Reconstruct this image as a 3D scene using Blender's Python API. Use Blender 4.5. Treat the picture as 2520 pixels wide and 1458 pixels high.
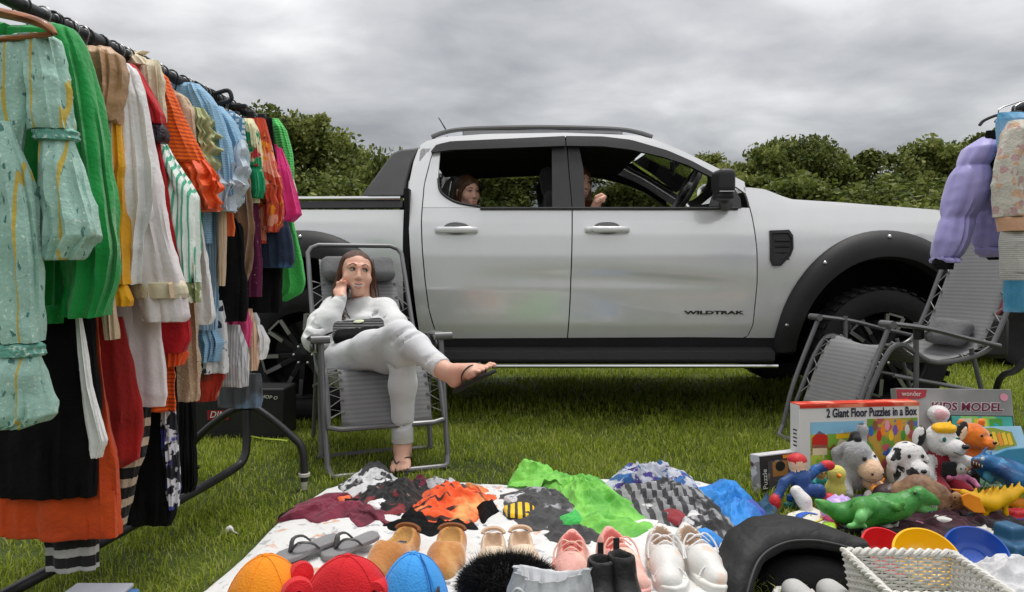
import bpy, bmesh, math, random
import numpy as np
from mathutils import Vector, Matrix
for _o in list(bpy.data.objects): bpy.data.objects.remove(_o, do_unlink=True)
SC = bpy.context.scene
COL = SC.collection
rnd = random.Random(7)
R = math.radians

# ------------------------------------------------------------------ camera, sky, sun, exposure
CAMH, FPX, HOR = 0.90, 1780.0, 670.0          # eye height, focal length and horizon row for a 2520 px wide picture
PITCH = math.atan((729 - HOR) / FPX)
cam = bpy.data.cameras.new('camera'); cam.sensor_width = 36; cam.lens = 36 * FPX / 2520
cam.clip_start = .05; cam.clip_end = 3000
cam_o = bpy.data.objects.new('camera', cam); COL.objects.link(cam_o)
cam_o.location = (0, 0, CAMH); cam_o.rotation_euler = (R(90) - PITCH, 0, 0)
SC.camera = cam_o
SUN_EL, SUN_AZ = R(76), R(25)
def make_world():
    w = bpy.data.worlds.new('World'); SC.world = w; w.use_nodes = True
    nt = w.node_tree; N = nt.nodes; L = nt.links; N.clear()
    out = N.new('ShaderNodeOutputWorld'); bg = N.new('ShaderNodeBackground'); bg.inputs[1].default_value = .1
    sky = N.new('ShaderNodeTexSky'); sky.sky_type = 'NISHITA'; sky.sun_disc = False
    sky.sun_elevation = SUN_EL; sky.sun_rotation = SUN_AZ
    tc = N.new('ShaderNodeTexCoord'); sep = N.new('ShaderNodeSeparateXYZ'); L.new(tc.outputs['Generated'], sep.inputs[0])
    def mth(op, a, b=None):
        n = N.new('ShaderNodeMath'); n.operation = op
        for i, x in enumerate((a, b)):
            if x is None: continue
            if isinstance(x, (int, float)): n.inputs[i].default_value = x
            else: L.new(x, n.inputs[i])
        return n.outputs[0]
    zc = mth('MAXIMUM', sep.outputs[2], 0.0)
    zz = mth('ADD', zc, .16)
    cx = mth('DIVIDE', sep.outputs[0], zz); cy = mth('DIVIDE', sep.outputs[1], zz)
    cmb = N.new('ShaderNodeCombineXYZ'); L.new(cx, cmb.inputs[0]); L.new(cy, cmb.inputs[1])
    def noise(scale, det, stretch, off, dist=0.0):
        mp = N.new('ShaderNodeMapping'); mp.inputs['Scale'].default_value = stretch; mp.inputs['Location'].default_value = off
        mp.inputs['Rotation'].default_value = (0, 0, R(-12))
        L.new(cmb.outputs[0], mp.inputs[0])
        n = N.new('ShaderNodeTexNoise'); n.inputs['Scale'].default_value = scale; n.inputs['Detail'].default_value = det
        n.inputs['Roughness'].default_value = .55; n.inputs['Distortion'].default_value = dist
        L.new(mp.outputs[0], n.inputs['Vector']); return n.outputs['Fac']
    a = noise(.80, 4, (.9, .9, 1), (3.1, .4, 0)); b = noise(2.6, 9, (.8, .85, 1), (1.3, 5.2, 0), .25)
    s = mth('ADD', mth('MULTIPLY', a, .70), mth('MULTIPLY', b, .30))
    ramp = N.new('ShaderNodeValToRGB'); cr = ramp.color_ramp
    cr.elements[0].position = .39; cr.elements[0].color = (2.45, 2.47, 2.52, 1)
    cr.elements[1].position = .63; cr.elements[1].color = (6.3, 6.3, 6.22, 1)
    e = cr.elements.new(.50); e.color = (3.9, 3.9, 3.92, 1)
    L.new(s, ramp.inputs[0])
    cie = mth('ADD', mth('MULTIPLY', zc, 2.4), .60)          # overcast sky: brighter towards the zenith
    mulc = N.new('ShaderNodeVectorMath'); mulc.operation = 'SCALE'
    L.new(ramp.outputs[0], mulc.inputs[0]); L.new(cie, mulc.inputs['Scale'])
    mix = N.new('ShaderNodeMix'); mix.data_type = 'RGBA'; mix.inputs[0].default_value = .9
    L.new(sky.outputs[0], mix.inputs[6]); L.new(mulc.outputs[0], mix.inputs[7])
    L.new(mix.outputs[2], bg.inputs[0]); L.new(bg.outputs[0], out.inputs[0])
make_world()
sl = bpy.data.lights.new('sun', 'SUN'); sl.energy = 1.5; sl.angle = R(14); sl.color = (1, .965, .91)
sun = bpy.data.objects.new('sun', sl); COL.objects.link(sun)
sun.rotation_euler = (R(90) - SUN_EL, 0, R(180) - SUN_AZ + R(0))
sun.location = (0, -4, 12)
vs = SC.view_settings; vs.view_transform = 'Standard'; vs.look = 'None'; vs.exposure = 0.40; vs.gamma = 1; vs.use_curve_mapping = False
SC.cycles.use_denoising = True
SC.cycles.max_bounces = 6; SC.cycles.diffuse_bounces = 3; SC.cycles.glossy_bounces = 3; SC.cycles.transparent_max_bounces = 12

# ------------------------------------------------------------------ picture measurements -> places
_cp, _sp = math.cos(PITCH), math.sin(PITCH)
def ray(u, v):
    x = (u - 1260) / FPX; y = -(v - 729) / FPX
    return np.array((x, _cp + y * _sp, -_sp + y * _cp))
def at(u, v, Y):
    d = ray(u, v); return d * (Y / d[1]) + np.array((0, 0, CAMH))
def gnd(u, v, z=0.0):
    d = ray(u, v); return d * ((z - CAMH) / d[2]) + np.array((0, 0, CAMH))

# ------------------------------------------------------------------ noise
_rt = np.random.RandomState(3).rand(32, 32, 32).astype(np.float32)
def vnoise(P, seed=0):
    P = np.asarray(P, dtype=np.float64) + seed * 7.31
    i = np.floor(P).astype(int); f = P - i; f = f * f * (3 - 2 * f); r = 0
    for a in (0, 1):
        for b in (0, 1):
            for c in (0, 1):
                w = (f[..., 0] if a else 1 - f[..., 0]) * (f[..., 1] if b else 1 - f[..., 1]) * (f[..., 2] if c else 1 - f[..., 2])
                r = r + w * _rt[(i[..., 0] + a) % 32, (i[..., 1] + b) % 32, (i[..., 2] + c) % 32]
    return r * 2 - 1
def fbm(P, seed=0, o=3):
    r = 0; a = 1.0; P = np.asarray(P)
    for k in range(o): r = r + a * vnoise(P * 2 ** k, seed + k); a *= .5
    return r / 1.6

# ------------------------------------------------------------------ materials
MATS = {}
def M(name, col, rough=.7, metal=0., pats=(), bump=.0, bs=60., coat=0., sheen=0., var=.12, vs_=9., spec=.4, trans=0., alpha=1., bst=(1, 1, 1), subs=0., wr=0.):
    """Procedural material. pats: (kind, scale, colour2, lo, hi, stretch, offset) layers over the base colour, in object space."""
    if name in MATS: return MATS[name]
    m = bpy.data.materials.new(name); m.use_nodes = True; nt = m.node_tree; N = nt.nodes; L = nt.links
    b = N['Principled BSDF']; tc = N.new('ShaderNodeTexCoord')
    def tex(kind, scale, stretch=(1, 1, 1), off=(0, 0, 0), det=3., dist=0.):
        mp = N.new('ShaderNodeMapping'); mp.inputs['Scale'].default_value = stretch; mp.inputs['Location'].default_value = off
        L.new(tc.outputs['Object'], mp.inputs[0])
        if kind == 'vor':
            n = N.new('ShaderNodeTexVoronoi'); n.inputs['Scale'].default_value = scale; o = n.outputs['Distance']
        elif kind == 'cell':
            n = N.new('ShaderNodeTexVoronoi'); n.inputs['Scale'].default_value = scale
            q = N.new('ShaderNodeSeparateColor'); L.new(n.outputs['Color'], q.inputs[0]); o = q.outputs[0]
        elif kind[:4] == 'wave':
            n = N.new('ShaderNodeTexWave'); n.bands_direction = kind[4].upper(); n.inputs['Scale'].default_value = scale
            n.inputs['Distortion'].default_value = 6. if kind[5:] == 'd' else .3; n.inputs['Detail Scale'].default_value = 2; o = n.outputs['Fac']
        else:
            n = N.new('ShaderNodeTexNoise'); n.inputs['Scale'].default_value = scale; n.inputs['Detail'].default_value = det
            n.inputs['Distortion'].default_value = dist; o = n.outputs['Fac']
        L.new(mp.outputs[0], n.inputs['Vector']); return o
    def ramp(src, lo, hi):
        r = N.new('ShaderNodeMapRange'); r.inputs['From Min'].default_value = lo; r.inputs['From Max'].default_value = max(hi, lo + 1e-3)
        L.new(src, r.inputs[0]); return r.outputs[0]
    cur = N.new('ShaderNodeRGB'); cur.outputs[0].default_value = (*col, 1); cur = cur.outputs[0]
    def mixc(fac, c2, a, mode='MIX'):
        x = N.new('ShaderNodeMix'); x.data_type = 'RGBA'; x.blend_type = mode
        if isinstance(fac, float): x.inputs[0].default_value = fac
        else: L.new(fac, x.inputs[0])
        L.new(a, x.inputs[6])
        if isinstance(c2, tuple): x.inputs[7].default_value = (*c2, 1)
        else: L.new(c2, x.inputs[7])
        return x.outputs[2]
    for p in pats:
        kind, scale, c2, lo, hi = p[:5]; st = p[5] if len(p) > 5 else (1, 1, 1); of = p[6] if len(p) > 6 else (0, 0, 0)
        cur = mixc(ramp(tex(kind, scale, st, of), lo, hi), c2, cur)
    if var:
        t = ramp(tex('noise', vs_, det=5.), .3, .7)
        h = N.new('ShaderNodeMapRange'); h.inputs['To Min'].default_value = 1 - var; h.inputs['To Max'].default_value = 1 + var
        L.new(t, h.inputs[0]); s = N.new('ShaderNodeVectorMath'); s.operation = 'SCALE'; L.new(cur, s.inputs[0]); L.new(h.outputs[0], s.inputs['Scale']); cur = s.outputs[0]
    L.new(cur, b.inputs['Base Color'])
    b.inputs['Roughness'].default_value = rough; b.inputs['Metallic'].default_value = metal
    b.inputs['Specular IOR Level'].default_value = spec
    b.inputs['Coat Weight'].default_value = coat; b.inputs['Coat Roughness'].default_value = .06
    b.inputs['Sheen Weight'].default_value = sheen; b.inputs['Sheen Roughness'].default_value = .5
    b.inputs['Transmission Weight'].default_value = trans; b.inputs['Alpha'].default_value = alpha
    if subs: b.inputs['Subsurface Weight'].default_value = subs; b.inputs['Subsurface Radius'].default_value = (.012, .005, .003); b.inputs['Subsurface Scale'].default_value = 1.
    if bump:
        bp = N.new('ShaderNodeBump'); bp.inputs['Strength'].default_value = min(1, bump); bp.inputs['Distance'].default_value = .006
        L.new(tex('noise', bs, bst, det=4.), bp.inputs['Height']); nrm = bp.outputs[0]
        if wr:          # crumple of the cloth: crossing creases
            n1 = tex('noise', 11., (1, 1, .4), det=2., dist=.8); ab = N.new('ShaderNodeMath'); ab.operation = 'SUBTRACT'; L.new(n1, ab.inputs[0]); ab.inputs[1].default_value = .5
            a2 = N.new('ShaderNodeMath'); a2.operation = 'ABSOLUTE'; L.new(ab.outputs[0], a2.inputs[0]); a3 = ramp(a2.outputs[0], 0., .22)
            b2 = N.new('ShaderNodeBump'); b2.inputs['Strength'].default_value = wr; b2.inputs['Distance'].default_value = .012; L.new(a3, b2.inputs['Height']); L.new(nrm, b2.inputs['Normal']); nrm = b2.outputs[0]
        L.new(nrm, b.inputs['Normal'])
    MATS[name] = m; return m
def fab(name, col, pats=(), rough=.85, bump=.5, bs=90., var=.10, **k): return M(name, col, rough, 0, pats, bump, bs, sheen=k.pop('sheen', .12), var=var, wr=k.pop('wr', .10), **k)
def glassy(name, col, alpha_mix, rough=.03):
    m = bpy.data.materials.new(name); m.use_nodes = True; nt = m.node_tree; N = nt.nodes; L = nt.links
    N.remove(N['Principled BSDF']); tr = N.new('ShaderNodeBsdfTransparent'); tr.inputs[0].default_value = (*col, 1)
    gl = N.new('ShaderNodeBsdfGlossy'); gl.inputs['Roughness'].default_value = rough
    fr = N.new('ShaderNodeFresnel'); fr.inputs[0].default_value = 1.45; mx = N.new('ShaderNodeMixShader')
    L.new(fr.outputs[0], mx.inputs[0]); L.new(tr.outputs[0], mx.inputs[1]); L.new(gl.outputs[0], mx.inputs[2])
    L.new(mx.outputs[0], N['Material Output'].inputs[0]); MATS[name] = m; return m

# ------------------------------------------------------------------ objects
def tag(o, label=None, cat=None, group=None, kind=None):
    if label: o['label'] = label
    if cat: o['category'] = cat
    if group: o['group'] = group
    if kind: o['kind'] = kind
    return o
def thing(name, label, cat, loc=(0, 0, 0), rz=0., group=None):
    o = bpy.data.objects.new(name, None); o.empty_display_size = .1; COL.objects.link(o)
    o.location = Vector([float(x) for x in loc]); o.rotation_euler = (0, 0, rz); return tag(o, label, cat, group)
def wloc(o):
    l = Vector((0, 0, 0))
    while o is not None: l = l + o.location; o = o.parent
    return np.array(l)
def copy_tree(o, parent=None):
    c = o.copy(); COL.objects.link(c)
    if parent is not None: c.parent = parent
    for ch in list(o.children): copy_tree(ch, c)
    return c
def rotm(rx=0, ry=0, rz=0): return np.array((Matrix.Rotation(rz, 3, 'Z') @ Matrix.Rotation(ry, 3, 'Y') @ Matrix.Rotation(rx, 3, 'X')))
def spline(pts, n):
    P = np.array([list(p) for p in pts], float); k = len(P)
    Q = np.vstack([2 * P[0] - P[1], P, 2 * P[-1] - P[-2]]); out = []
    for t in np.linspace(0, k - 1 - 1e-9, n):
        i = int(t); f = t - i; a, b, c, d = Q[i:i + 4]
        out.append(.5 * ((2 * b) + (c - a) * f + (2 * a - 5 * b + 4 * c - d) * f * f + (3 * b - a - 3 * c + d) * f ** 3))
    return np.array(out)
class MB:
    def __init__(s): s.v = []; s.f = []; s.m = []; s.n = 0
    def add(s, V, F, m=0):
        V = np.asarray(V, float).reshape(-1, 3); s.v.append(V)
        s.f += [tuple(int(i) + s.n for i in f) for f in F]; s.m += [m] * len(F); s.n += len(V); return s
    def box(s, c, d, rot=None, m=0, taper=1.):
        x, y, z = [q / 2 for q in d]; t = taper
        V = np.array([(-x, -y, -z), (x, -y, -z), (x, y, -z), (-x, y, -z), (-x * t, -y * t, z), (x * t, -y * t, z), (x * t, y * t, z), (-x * t, y * t, z)])
        if rot is not None: V = V @ np.asarray(rot).T
        return s.add(V + np.array(c), [(0, 3, 2, 1), (4, 5, 6, 7), (0, 1, 5, 4), (1, 2, 6, 5), (2, 3, 7, 6), (3, 0, 4, 7)], m)
    def loft(s, rings, cap=True, m=0, closed=True):
        Rg = [np.asarray(r, float) for r in rings]; n = len(Rg[0]); F = []
        q = n if closed else n - 1
        for i in range(len(Rg) - 1):
            for j in range(q):
                k = (j + 1) % n; F.append((i * n + j, i * n + k, (i + 1) * n + k, (i + 1) * n + j))
        if cap and closed: F.append(tuple(range(n - 1, -1, -1))); F.append(tuple((len(Rg) - 1) * n + j for j in range(n)))
        return s.add(np.vstack(Rg), F, m)
    def tube(s, pts, r, n=8, m=0, cap=True, flat=None):
        P = np.array([list(p) for p in pts], float); k = len(P); r = np.broadcast_to(np.asarray(r, float), (k,))
        T = np.gradient(P, axis=0); T /= np.linalg.norm(T, axis=1)[:, None] + 1e-12
        u = np.cross(T[0], (0, 0, 1)) if abs(T[0][2]) < .9 else np.cross(T[0], (0, 1, 0)); u /= np.linalg.norm(u); rings = []
        a = np.linspace(0, 2 * math.pi, n, endpoint=False)
        for i in range(k):
            u = u - T[i] * (u @ T[i]); u /= np.linalg.norm(u); w = np.cross(T[i], u)
            fl = 1. if flat is None else flat
            rings.append(P[i] + r[i] * (np.cos(a)[:, None] * u + fl * np.sin(a)[:, None] * w))
        return s.loft(rings, cap, m)
    def lathe(s, prof, n=20, c=(0, 0, 0), rot=None, m=0, cap=False):
        a = np.linspace(0, 2 * math.pi, n, endpoint=False); rings = []
        for r, z in prof:
            V = np.stack([r * np.cos(a), r * np.sin(a), np.full(n, z)], 1)
            if rot is not None: V = V @ np.asarray(rot).T
            rings.append(V + np.array(c))
        return s.loft(rings, cap, m)
    def grid(s, P, m=0, rim=None):
        P = np.asarray(P, float); a, b = P.shape[:2]
        F = [(i * b + j, i * b + j + 1, (i + 1) * b + j + 1, (i + 1) * b + j) for i in range(a - 1) for j in range(b - 1)]
        s.add(P.reshape(-1, 3), F, m)
        if rim is not None:
            loop = np.vstack([P[0, :], P[1:, -1], P[-1, -2::-1], P[-2:0:-1, 0]]); s.loft([loop, loop + np.array(rim)], False, m)
        return s
    def poly(s, pts, depth, m=0):
        """flat polygon (convex or star-like) given in 3D, extruded by the vector depth"""
        P = np.array([list(p) for p in pts], float); n = len(P); d = np.array(depth)
        F = [tuple(range(n)), tuple(range(2 * n - 1, n - 1, -1))] + [(i, (i + 1) % n, n + (i + 1) % n, n + i) for i in range(n)]
        return s.add(np.vstack([P, P + d]), F, m)
    def build(s, name, mats, parent=None, loc=None, sharp=38, smooth=True, bevel=0., sub=0, solid=0., kind=None, local=False):
        V = np.vstack(s.v) if s.v else np.zeros((0, 3))
        base = np.zeros(3) if local else (wloc(parent) if parent is not None else np.array(loc if loc is not None else (0, 0, 0), float))
        me = bpy.data.meshes.new(name); me.from_pydata((V - base).tolist(), [], s.f)
        o = finish(name, me, mats, parent, base if parent is None else None, s.m)
        bm = bmesh.new(); bm.from_mesh(me); bmesh.ops.recalc_face_normals(bm, faces=bm.faces); bm.to_mesh(me); bm.free()
        if smooth:
            me.polygons.foreach_set('use_smooth', [True] * len(me.polygons)); me.set_sharp_from_angle(angle=R(sharp))
        if solid: md = o.modifiers.new('solidify', 'SOLIDIFY'); md.thickness = solid; md.offset = 0
        if bevel: md = o.modifiers.new('bevel', 'BEVEL'); md.width = bevel; md.segments = 2; md.limit_method = 'ANGLE'; md.angle_limit = R(40)
        if sub: md = o.modifiers.new('subdivision', 'SUBSURF'); md.levels = sub; md.render_levels = sub
        if kind: o['kind'] = kind
        return o
def finish(name, me, mats, parent, loc, mi=None):
    for m in (mats if isinstance(mats, (list, tuple)) else [mats]): me.materials.append(m)
    if mi is not None and len(me.polygons) == len(mi): me.polygons.foreach_set('material_index', mi)
    o = bpy.data.objects.new(name, me); COL.objects.link(o)
    if parent is not None: o.parent = parent
    if loc is not None: o.location = Vector([float(x) for x in loc])
    return o
def raw_mesh(name, V, F, mats, parent=None, loc=None, smooth=False, mi=None, attr=None):
    """fast mesh from numpy arrays, faces all of one size"""
    V = np.asarray(V, np.float32); F = np.asarray(F, np.int32); k = F.shape[1]
    me = bpy.data.meshes.new(name); me.vertices.add(len(V)); me.vertices.foreach_set('co', V.ravel())
    me.loops.add(F.size); me.loops.foreach_set('vertex_index', F.ravel()); me.polygons.add(len(F))
    me.polygons.foreach_set('loop_start', np.arange(0, F.size, k, dtype=np.int32)); me.polygons.foreach_set('loop_total', np.full(len(F), k, np.int32))
    if smooth: me.polygons.foreach_set('use_smooth', np.ones(len(F), bool))
    if attr is not None:
        A = me.attributes.new('tint', 'FLOAT', 'FACE'); A.data.foreach_set('value', np.asarray(attr, np.float32))
    me.update(calc_edges=True)
    o = finish(name, me, mats, parent, loc)
    if mi is not None: me.polygons.foreach_set('material_index', np.asarray(mi, np.int32))
    me.validate(); return o
def text(name, body, size, c, rot, mat, parent, thick=.0008, squash=1., shear=0., width=None, bold=0.):
    cu = bpy.data.curves.new(name, 'FONT'); cu.body = body; cu.size = size; cu.extrude = thick; cu.align_x = 'CENTER'; cu.align_y = 'CENTER'
    cu.resolution_u = 3; cu.shear = shear; cu.offset = bold
    t = bpy.data.objects.new(name, cu); COL.objects.link(t); dg = bpy.context.evaluated_depsgraph_get()
    me = bpy.data.meshes.new_from_object(t.evaluated_get(dg)); bpy.data.objects.remove(t, do_unlink=True); bpy.data.curves.remove(cu)
    n = len(me.vertices); V = np.zeros(n * 3, np.float32); me.vertices.foreach_get('co', V); V = V.reshape(-1, 3)
    sx = width / max(1e-6, V[:, 0].max() - V[:, 0].min()) if width else 1.
    V[:, 0] = (V[:, 0] - (V[:, 0].max() + V[:, 0].min()) / 2) * sx; V[:, 1] *= squash
    V = V @ np.asarray(rot).T + np.array(c) - wloc(parent)
    me.vertices.foreach_set('co', V.astype(np.float32).ravel()); me.materials.clear(); me.update()
    return finish(name, me, mat, parent, None)

# ------------------------------------------------------------------ rounded forms: smooth unions of tapered limbs and ellipsoids, surface-netted
class SDF:
    def __init__(s, lo, hi, h):
        s.lo = np.array(lo, float); s.h = h; s.n = np.maximum(4, np.ceil((np.array(hi) - s.lo) / h).astype(int) + 1)
        s.d = np.full(s.n, 1., np.float32); s.l = np.zeros(s.n, np.uint8)
    def win(s, a, b):
        i0 = np.clip(np.floor((np.array(a) - s.lo) / s.h).astype(int), 0, s.n - 1); i1 = np.clip(np.ceil((np.array(b) - s.lo) / s.h).astype(int) + 1, 1, s.n)
        if (i1 <= i0).any(): return None, None
        ax = [(s.lo[k] + s.h * np.arange(i0[k], i1[k])).astype(np.float32) for k in range(3)]
        return tuple(slice(i0[k], i1[k]) for k in range(3)), (ax[0][:, None, None], ax[1][None, :, None], ax[2][None, None, :])
    def put(s, sl, dn, k, m, sub):
        d = s.d[sl].copy()
        if sub:
            q = -dn; h = np.maximum(k - abs(d - q), 0) / max(k, 1e-6); s.d[sl] = np.maximum(d, q) + h * h * k / 4
            if m is not None: s.l[sl] = np.where(q > d - .002, m, s.l[sl])
        else:
            h = np.maximum(k - abs(d - dn), 0) / max(k, 1e-6); s.d[sl] = np.minimum(d, dn) - h * h * k / 4
            if m is not None: s.l[sl] = np.where(dn < d, m, s.l[sl])
        return s
    def cap(s, a, b, ra, rb=None, k=.02, m=0, sub=False):
        a = np.array(a, float); b = np.array(b, float); rb = ra if rb is None else rb; g = max(ra, rb) + k + 3 * s.h
        sl, X = s.win(np.minimum(a, b) - g, np.maximum(a, b) + g)
        if sl is None: return s
        ab = b - a; q = max(float(ab @ ab), 1e-9)
        t = np.clip(((X[0] - a[0]) * ab[0] + (X[1] - a[1]) * ab[1] + (X[2] - a[2]) * ab[2]) / q, 0, 1)
        dn = np.sqrt((X[0] - a[0] - t * ab[0]) ** 2 + (X[1] - a[1] - t * ab[1]) ** 2 + (X[2] - a[2] - t * ab[2]) ** 2) - (ra + (rb - ra) * t)
        return s.put(sl, dn.astype(np.float32), k, m, sub)
    def chain(s, pts, rs, k=.01, m=0, sub=False):
        rs = [rs] * len(pts) if isinstance(rs, (int, float)) else rs
        for i in range(len(pts) - 1): s.cap(pts[i], pts[i + 1], rs[i], rs[i + 1], k, m, sub)
        return s
    def ell(s, c, r, rot=None, k=.02, m=0, sub=False):
        c = np.array(c, float); r = np.array(r, float) * np.ones(3); g = r.max() + k + 3 * s.h
        sl, X = s.win(c - g, c + g)
        if sl is None: return s
        Q = [X[i] - c[i] for i in range(3)]
        if rot is not None: A = np.asarray(rot); Q = [Q[0] * A[0, i] + Q[1] * A[1, i] + Q[2] * A[2, i] for i in range(3)]
        k0 = np.sqrt(sum((Q[i] / r[i]) ** 2 for i in range(3))); k1 = np.sqrt(sum((Q[i] / r[i] ** 2) ** 2 for i in range(3))) + 1e-9
        return s.put(sl, (k0 * (k0 - 1) / k1).astype(np.float32), k, m, sub)
    def rbox(s, c, hd, rad=.005, rot=None, k=.01, m=0, sub=False):
        c = np.array(c, float); hd = np.array(hd, float); g = np.linalg.norm(hd) + k + 3 * s.h
        sl, X = s.win(c - g, c + g)
        if sl is None: return s
        Q = [X[i] - c[i] for i in range(3)]
        if rot is not None: A = np.asarray(rot); Q = [Q[0] * A[0, i] + Q[1] * A[1, i] + Q[2] * A[2, i] for i in range(3)]
        q = [abs(Q[i]) - (hd[i] - rad) for i in range(3)]
        dn = np.sqrt(sum(np.maximum(x, 0) ** 2 for x in q)) + np.minimum(np.maximum(np.maximum(q[0], q[1]), q[2]), 0) - rad
        return s.put(sl, dn.astype(np.float32), k, m, sub)
    def ripple(s, amp, scale, seed=0, stretch=(1, 1, 1), lab=None):
        idx = np.argwhere(abs(s.d) < amp + 2.5 * s.h)
        if lab is not None: idx = idx[np.isin(s.l[tuple(idx.T)], lab)]
        P = (s.lo + idx * s.h) * np.array(stretch) * scale
        s.d[tuple(idx.T)] += (amp * fbm(P, seed, 2)).astype(np.float32); return s
    def mesh(s, name, mats, parent=None, loc=None, smooth_it=0):
        d = s.d; n = s.n; ins = d < 0
        sm = np.zeros(n - 1, np.uint8)
        for a in (0, 1):
            for b in (0, 1):
                for c in (0, 1): sm += ins[a:n[0] - 1 + a, b:n[1] - 1 + b, c:n[2] - 1 + c]
        I = np.argwhere((sm > 0) & (sm < 8)); cn = np.array([(a, b, c) for a in (0, 1) for b in (0, 1) for c in (0, 1)])
        val = np.stack([d[tuple((I + q).T)] for q in cn], 1); acc = np.zeros((len(I), 3)); cnt = np.zeros(len(I))
        for a in range(8):
            for b in range(a + 1, 8):
                if abs(cn[a] - cn[b]).sum() != 1: continue
                va, vb = val[:, a], val[:, b]; mk = (va < 0) != (vb < 0); t = np.where(mk, va / np.where(mk, va - vb, 1), 0)
                acc += mk[:, None] * (cn[a] + t[:, None] * (cn[b] - cn[a])); cnt += mk
        V = s.lo + s.h * (I + acc / cnt[:, None]); ix = np.full(n - 1, -1, np.int32); ix[tuple(I.T)] = np.arange(len(I)); Fs = []
        for ax in range(3):
            o1, o2 = (ax + 1) % 3, (ax + 2) % 3
            lo = [slice(1, n[k] - 1) for k in range(3)]; lo[ax] = slice(0, n[ax] - 1); hi = list(lo); hi[ax] = slice(1, n[ax])
            A = ins[tuple(lo)]; B = ins[tuple(hi)]; E = np.argwhere(A != B); fl = A[tuple(E.T)]
            off = np.array([1, 1, 1]); off[ax] = 0; E = E + off; q = []
            for da, db in ((0, 0), (1, 0), (1, 1), (0, 1)):
                J = E.copy(); J[:, o1] -= da; J[:, o2] -= db; q.append(ix[tuple(J.T)])
            q = np.stack(q, 1); q = np.where(fl[:, None], q, q[:, ::-1]); Fs.append(q)
        F = np.vstack(Fs); F = F[(F >= 0).all(1)]
        lab = s.l[tuple((I + (acc / cnt[:, None] > .5)).T)][F[:, 0]]
        base = wloc(parent) if parent is not None else np.array(loc if loc is not None else (0, 0, 0), float)
        F = F[:, ::-1]
        o = raw_mesh(name, V - base, F, mats, parent, base if parent is None else None, smooth=True, mi=lab)
        if smooth_it: md = o.modifiers.new('smooth', 'SMOOTH'); md.iterations = smooth_it; md.factor = .5
        return o
def frame_from(d, up=(0, 0, 1)):
    """columns: side, along d, up"""
    y = np.array(d, float); y /= np.linalg.norm(y); x = np.cross(y, up); x /= np.linalg.norm(x); return np.stack([x, y, np.cross(x, y)], 1)
# ================================================================== field and trees
def grass_mat(name, blades):
    m = bpy.data.materials.new(name); m.use_nodes = True; nt = m.node_tree; N = nt.nodes; L = nt.links; b = N['Principled BSDF']
    tc = N.new('ShaderNodeTexCoord'); n1 = N.new('ShaderNodeTexNoise'); n1.inputs['Scale'].default_value = 1.7; n1.inputs['Detail'].default_value = 6
    L.new(tc.outputs['Object'], n1.inputs['Vector'])
    r = N.new('ShaderNodeValToRGB'); e = r.color_ramp.elements
    if blades:
        at_ = N.new('ShaderNodeAttribute'); at_.attribute_name = 'tint'
        mm = N.new('ShaderNodeMath'); mm.operation = 'MULTIPLY_ADD'; L.new(n1.outputs['Fac'], mm.inputs[0]); mm.inputs[1].default_value = .55
        sc = N.new('ShaderNodeMath'); sc.operation = 'MULTIPLY'; L.new(at_.outputs['Fac'], sc.inputs[0]); sc.inputs[1].default_value = .62; L.new(sc.outputs[0], mm.inputs[2]); src = mm.outputs[0]
        e[0].position = .1; e[0].color = (.065, .11, .010, 1); e[1].position = .97; e[1].color = (.42, .42, .15, 1)
        x = e.new(.45); x.color = (.22, .30, .018, 1); x = e.new(.72); x.color = (.37, .43, .045, 1)
    else:
        src = n1.outputs['Fac']; e[0].position = .35; e[0].color = (.028, .042, .008, 1); e[1].position = .75; e[1].color = (.10, .14, .016, 1)
    L.new(src, r.inputs[0]); L.new(r.outputs[0], b.inputs['Base Color']); b.inputs['Roughness'].default_value = .7; b.inputs['Specular IOR Level'].default_value = .25
    if blades:
        t = N.new('ShaderNodeBsdfTranslucent'); L.new(r.outputs[0], t.inputs[0]); x = N.new('ShaderNodeMixShader'); x.inputs[0].default_value = .38
        L.new(b.outputs[0], x.inputs[1]); L.new(t.outputs[0], x.inputs[2]); L.new(x.outputs[0], N['Material Output'].inputs[0])
    else:
        bp = N.new('ShaderNodeBump'); n2 = N.new('ShaderNodeTexNoise'); n2.inputs['Scale'].default_value = 45; n2.inputs['Detail'].default_value = 5
        L.new(tc.outputs['Object'], n2.inputs['Vector']); L.new(n2.outputs['Fac'], bp.inputs['Height']); bp.inputs['Distance'].default_value = .03; L.new(bp.outputs[0], b.inputs['Normal'])
    return m
_g = MB(); _xs = np.concatenate([-np.geomspace(900, 12, 10), np.linspace(-9, 9, 19), np.geomspace(12, 900, 10)])
_ys = np.concatenate([np.linspace(-6, 14, 21), np.geomspace(18, 1800, 12)])
_P = np.zeros((len(_ys), len(_xs), 3)); _P[..., 0] = _xs[None]; _P[..., 1] = _ys[:, None]
_g.grid(_P); field = _g.build('field', grass_mat('turf', False)); tag(field, kind='structure')
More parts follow.
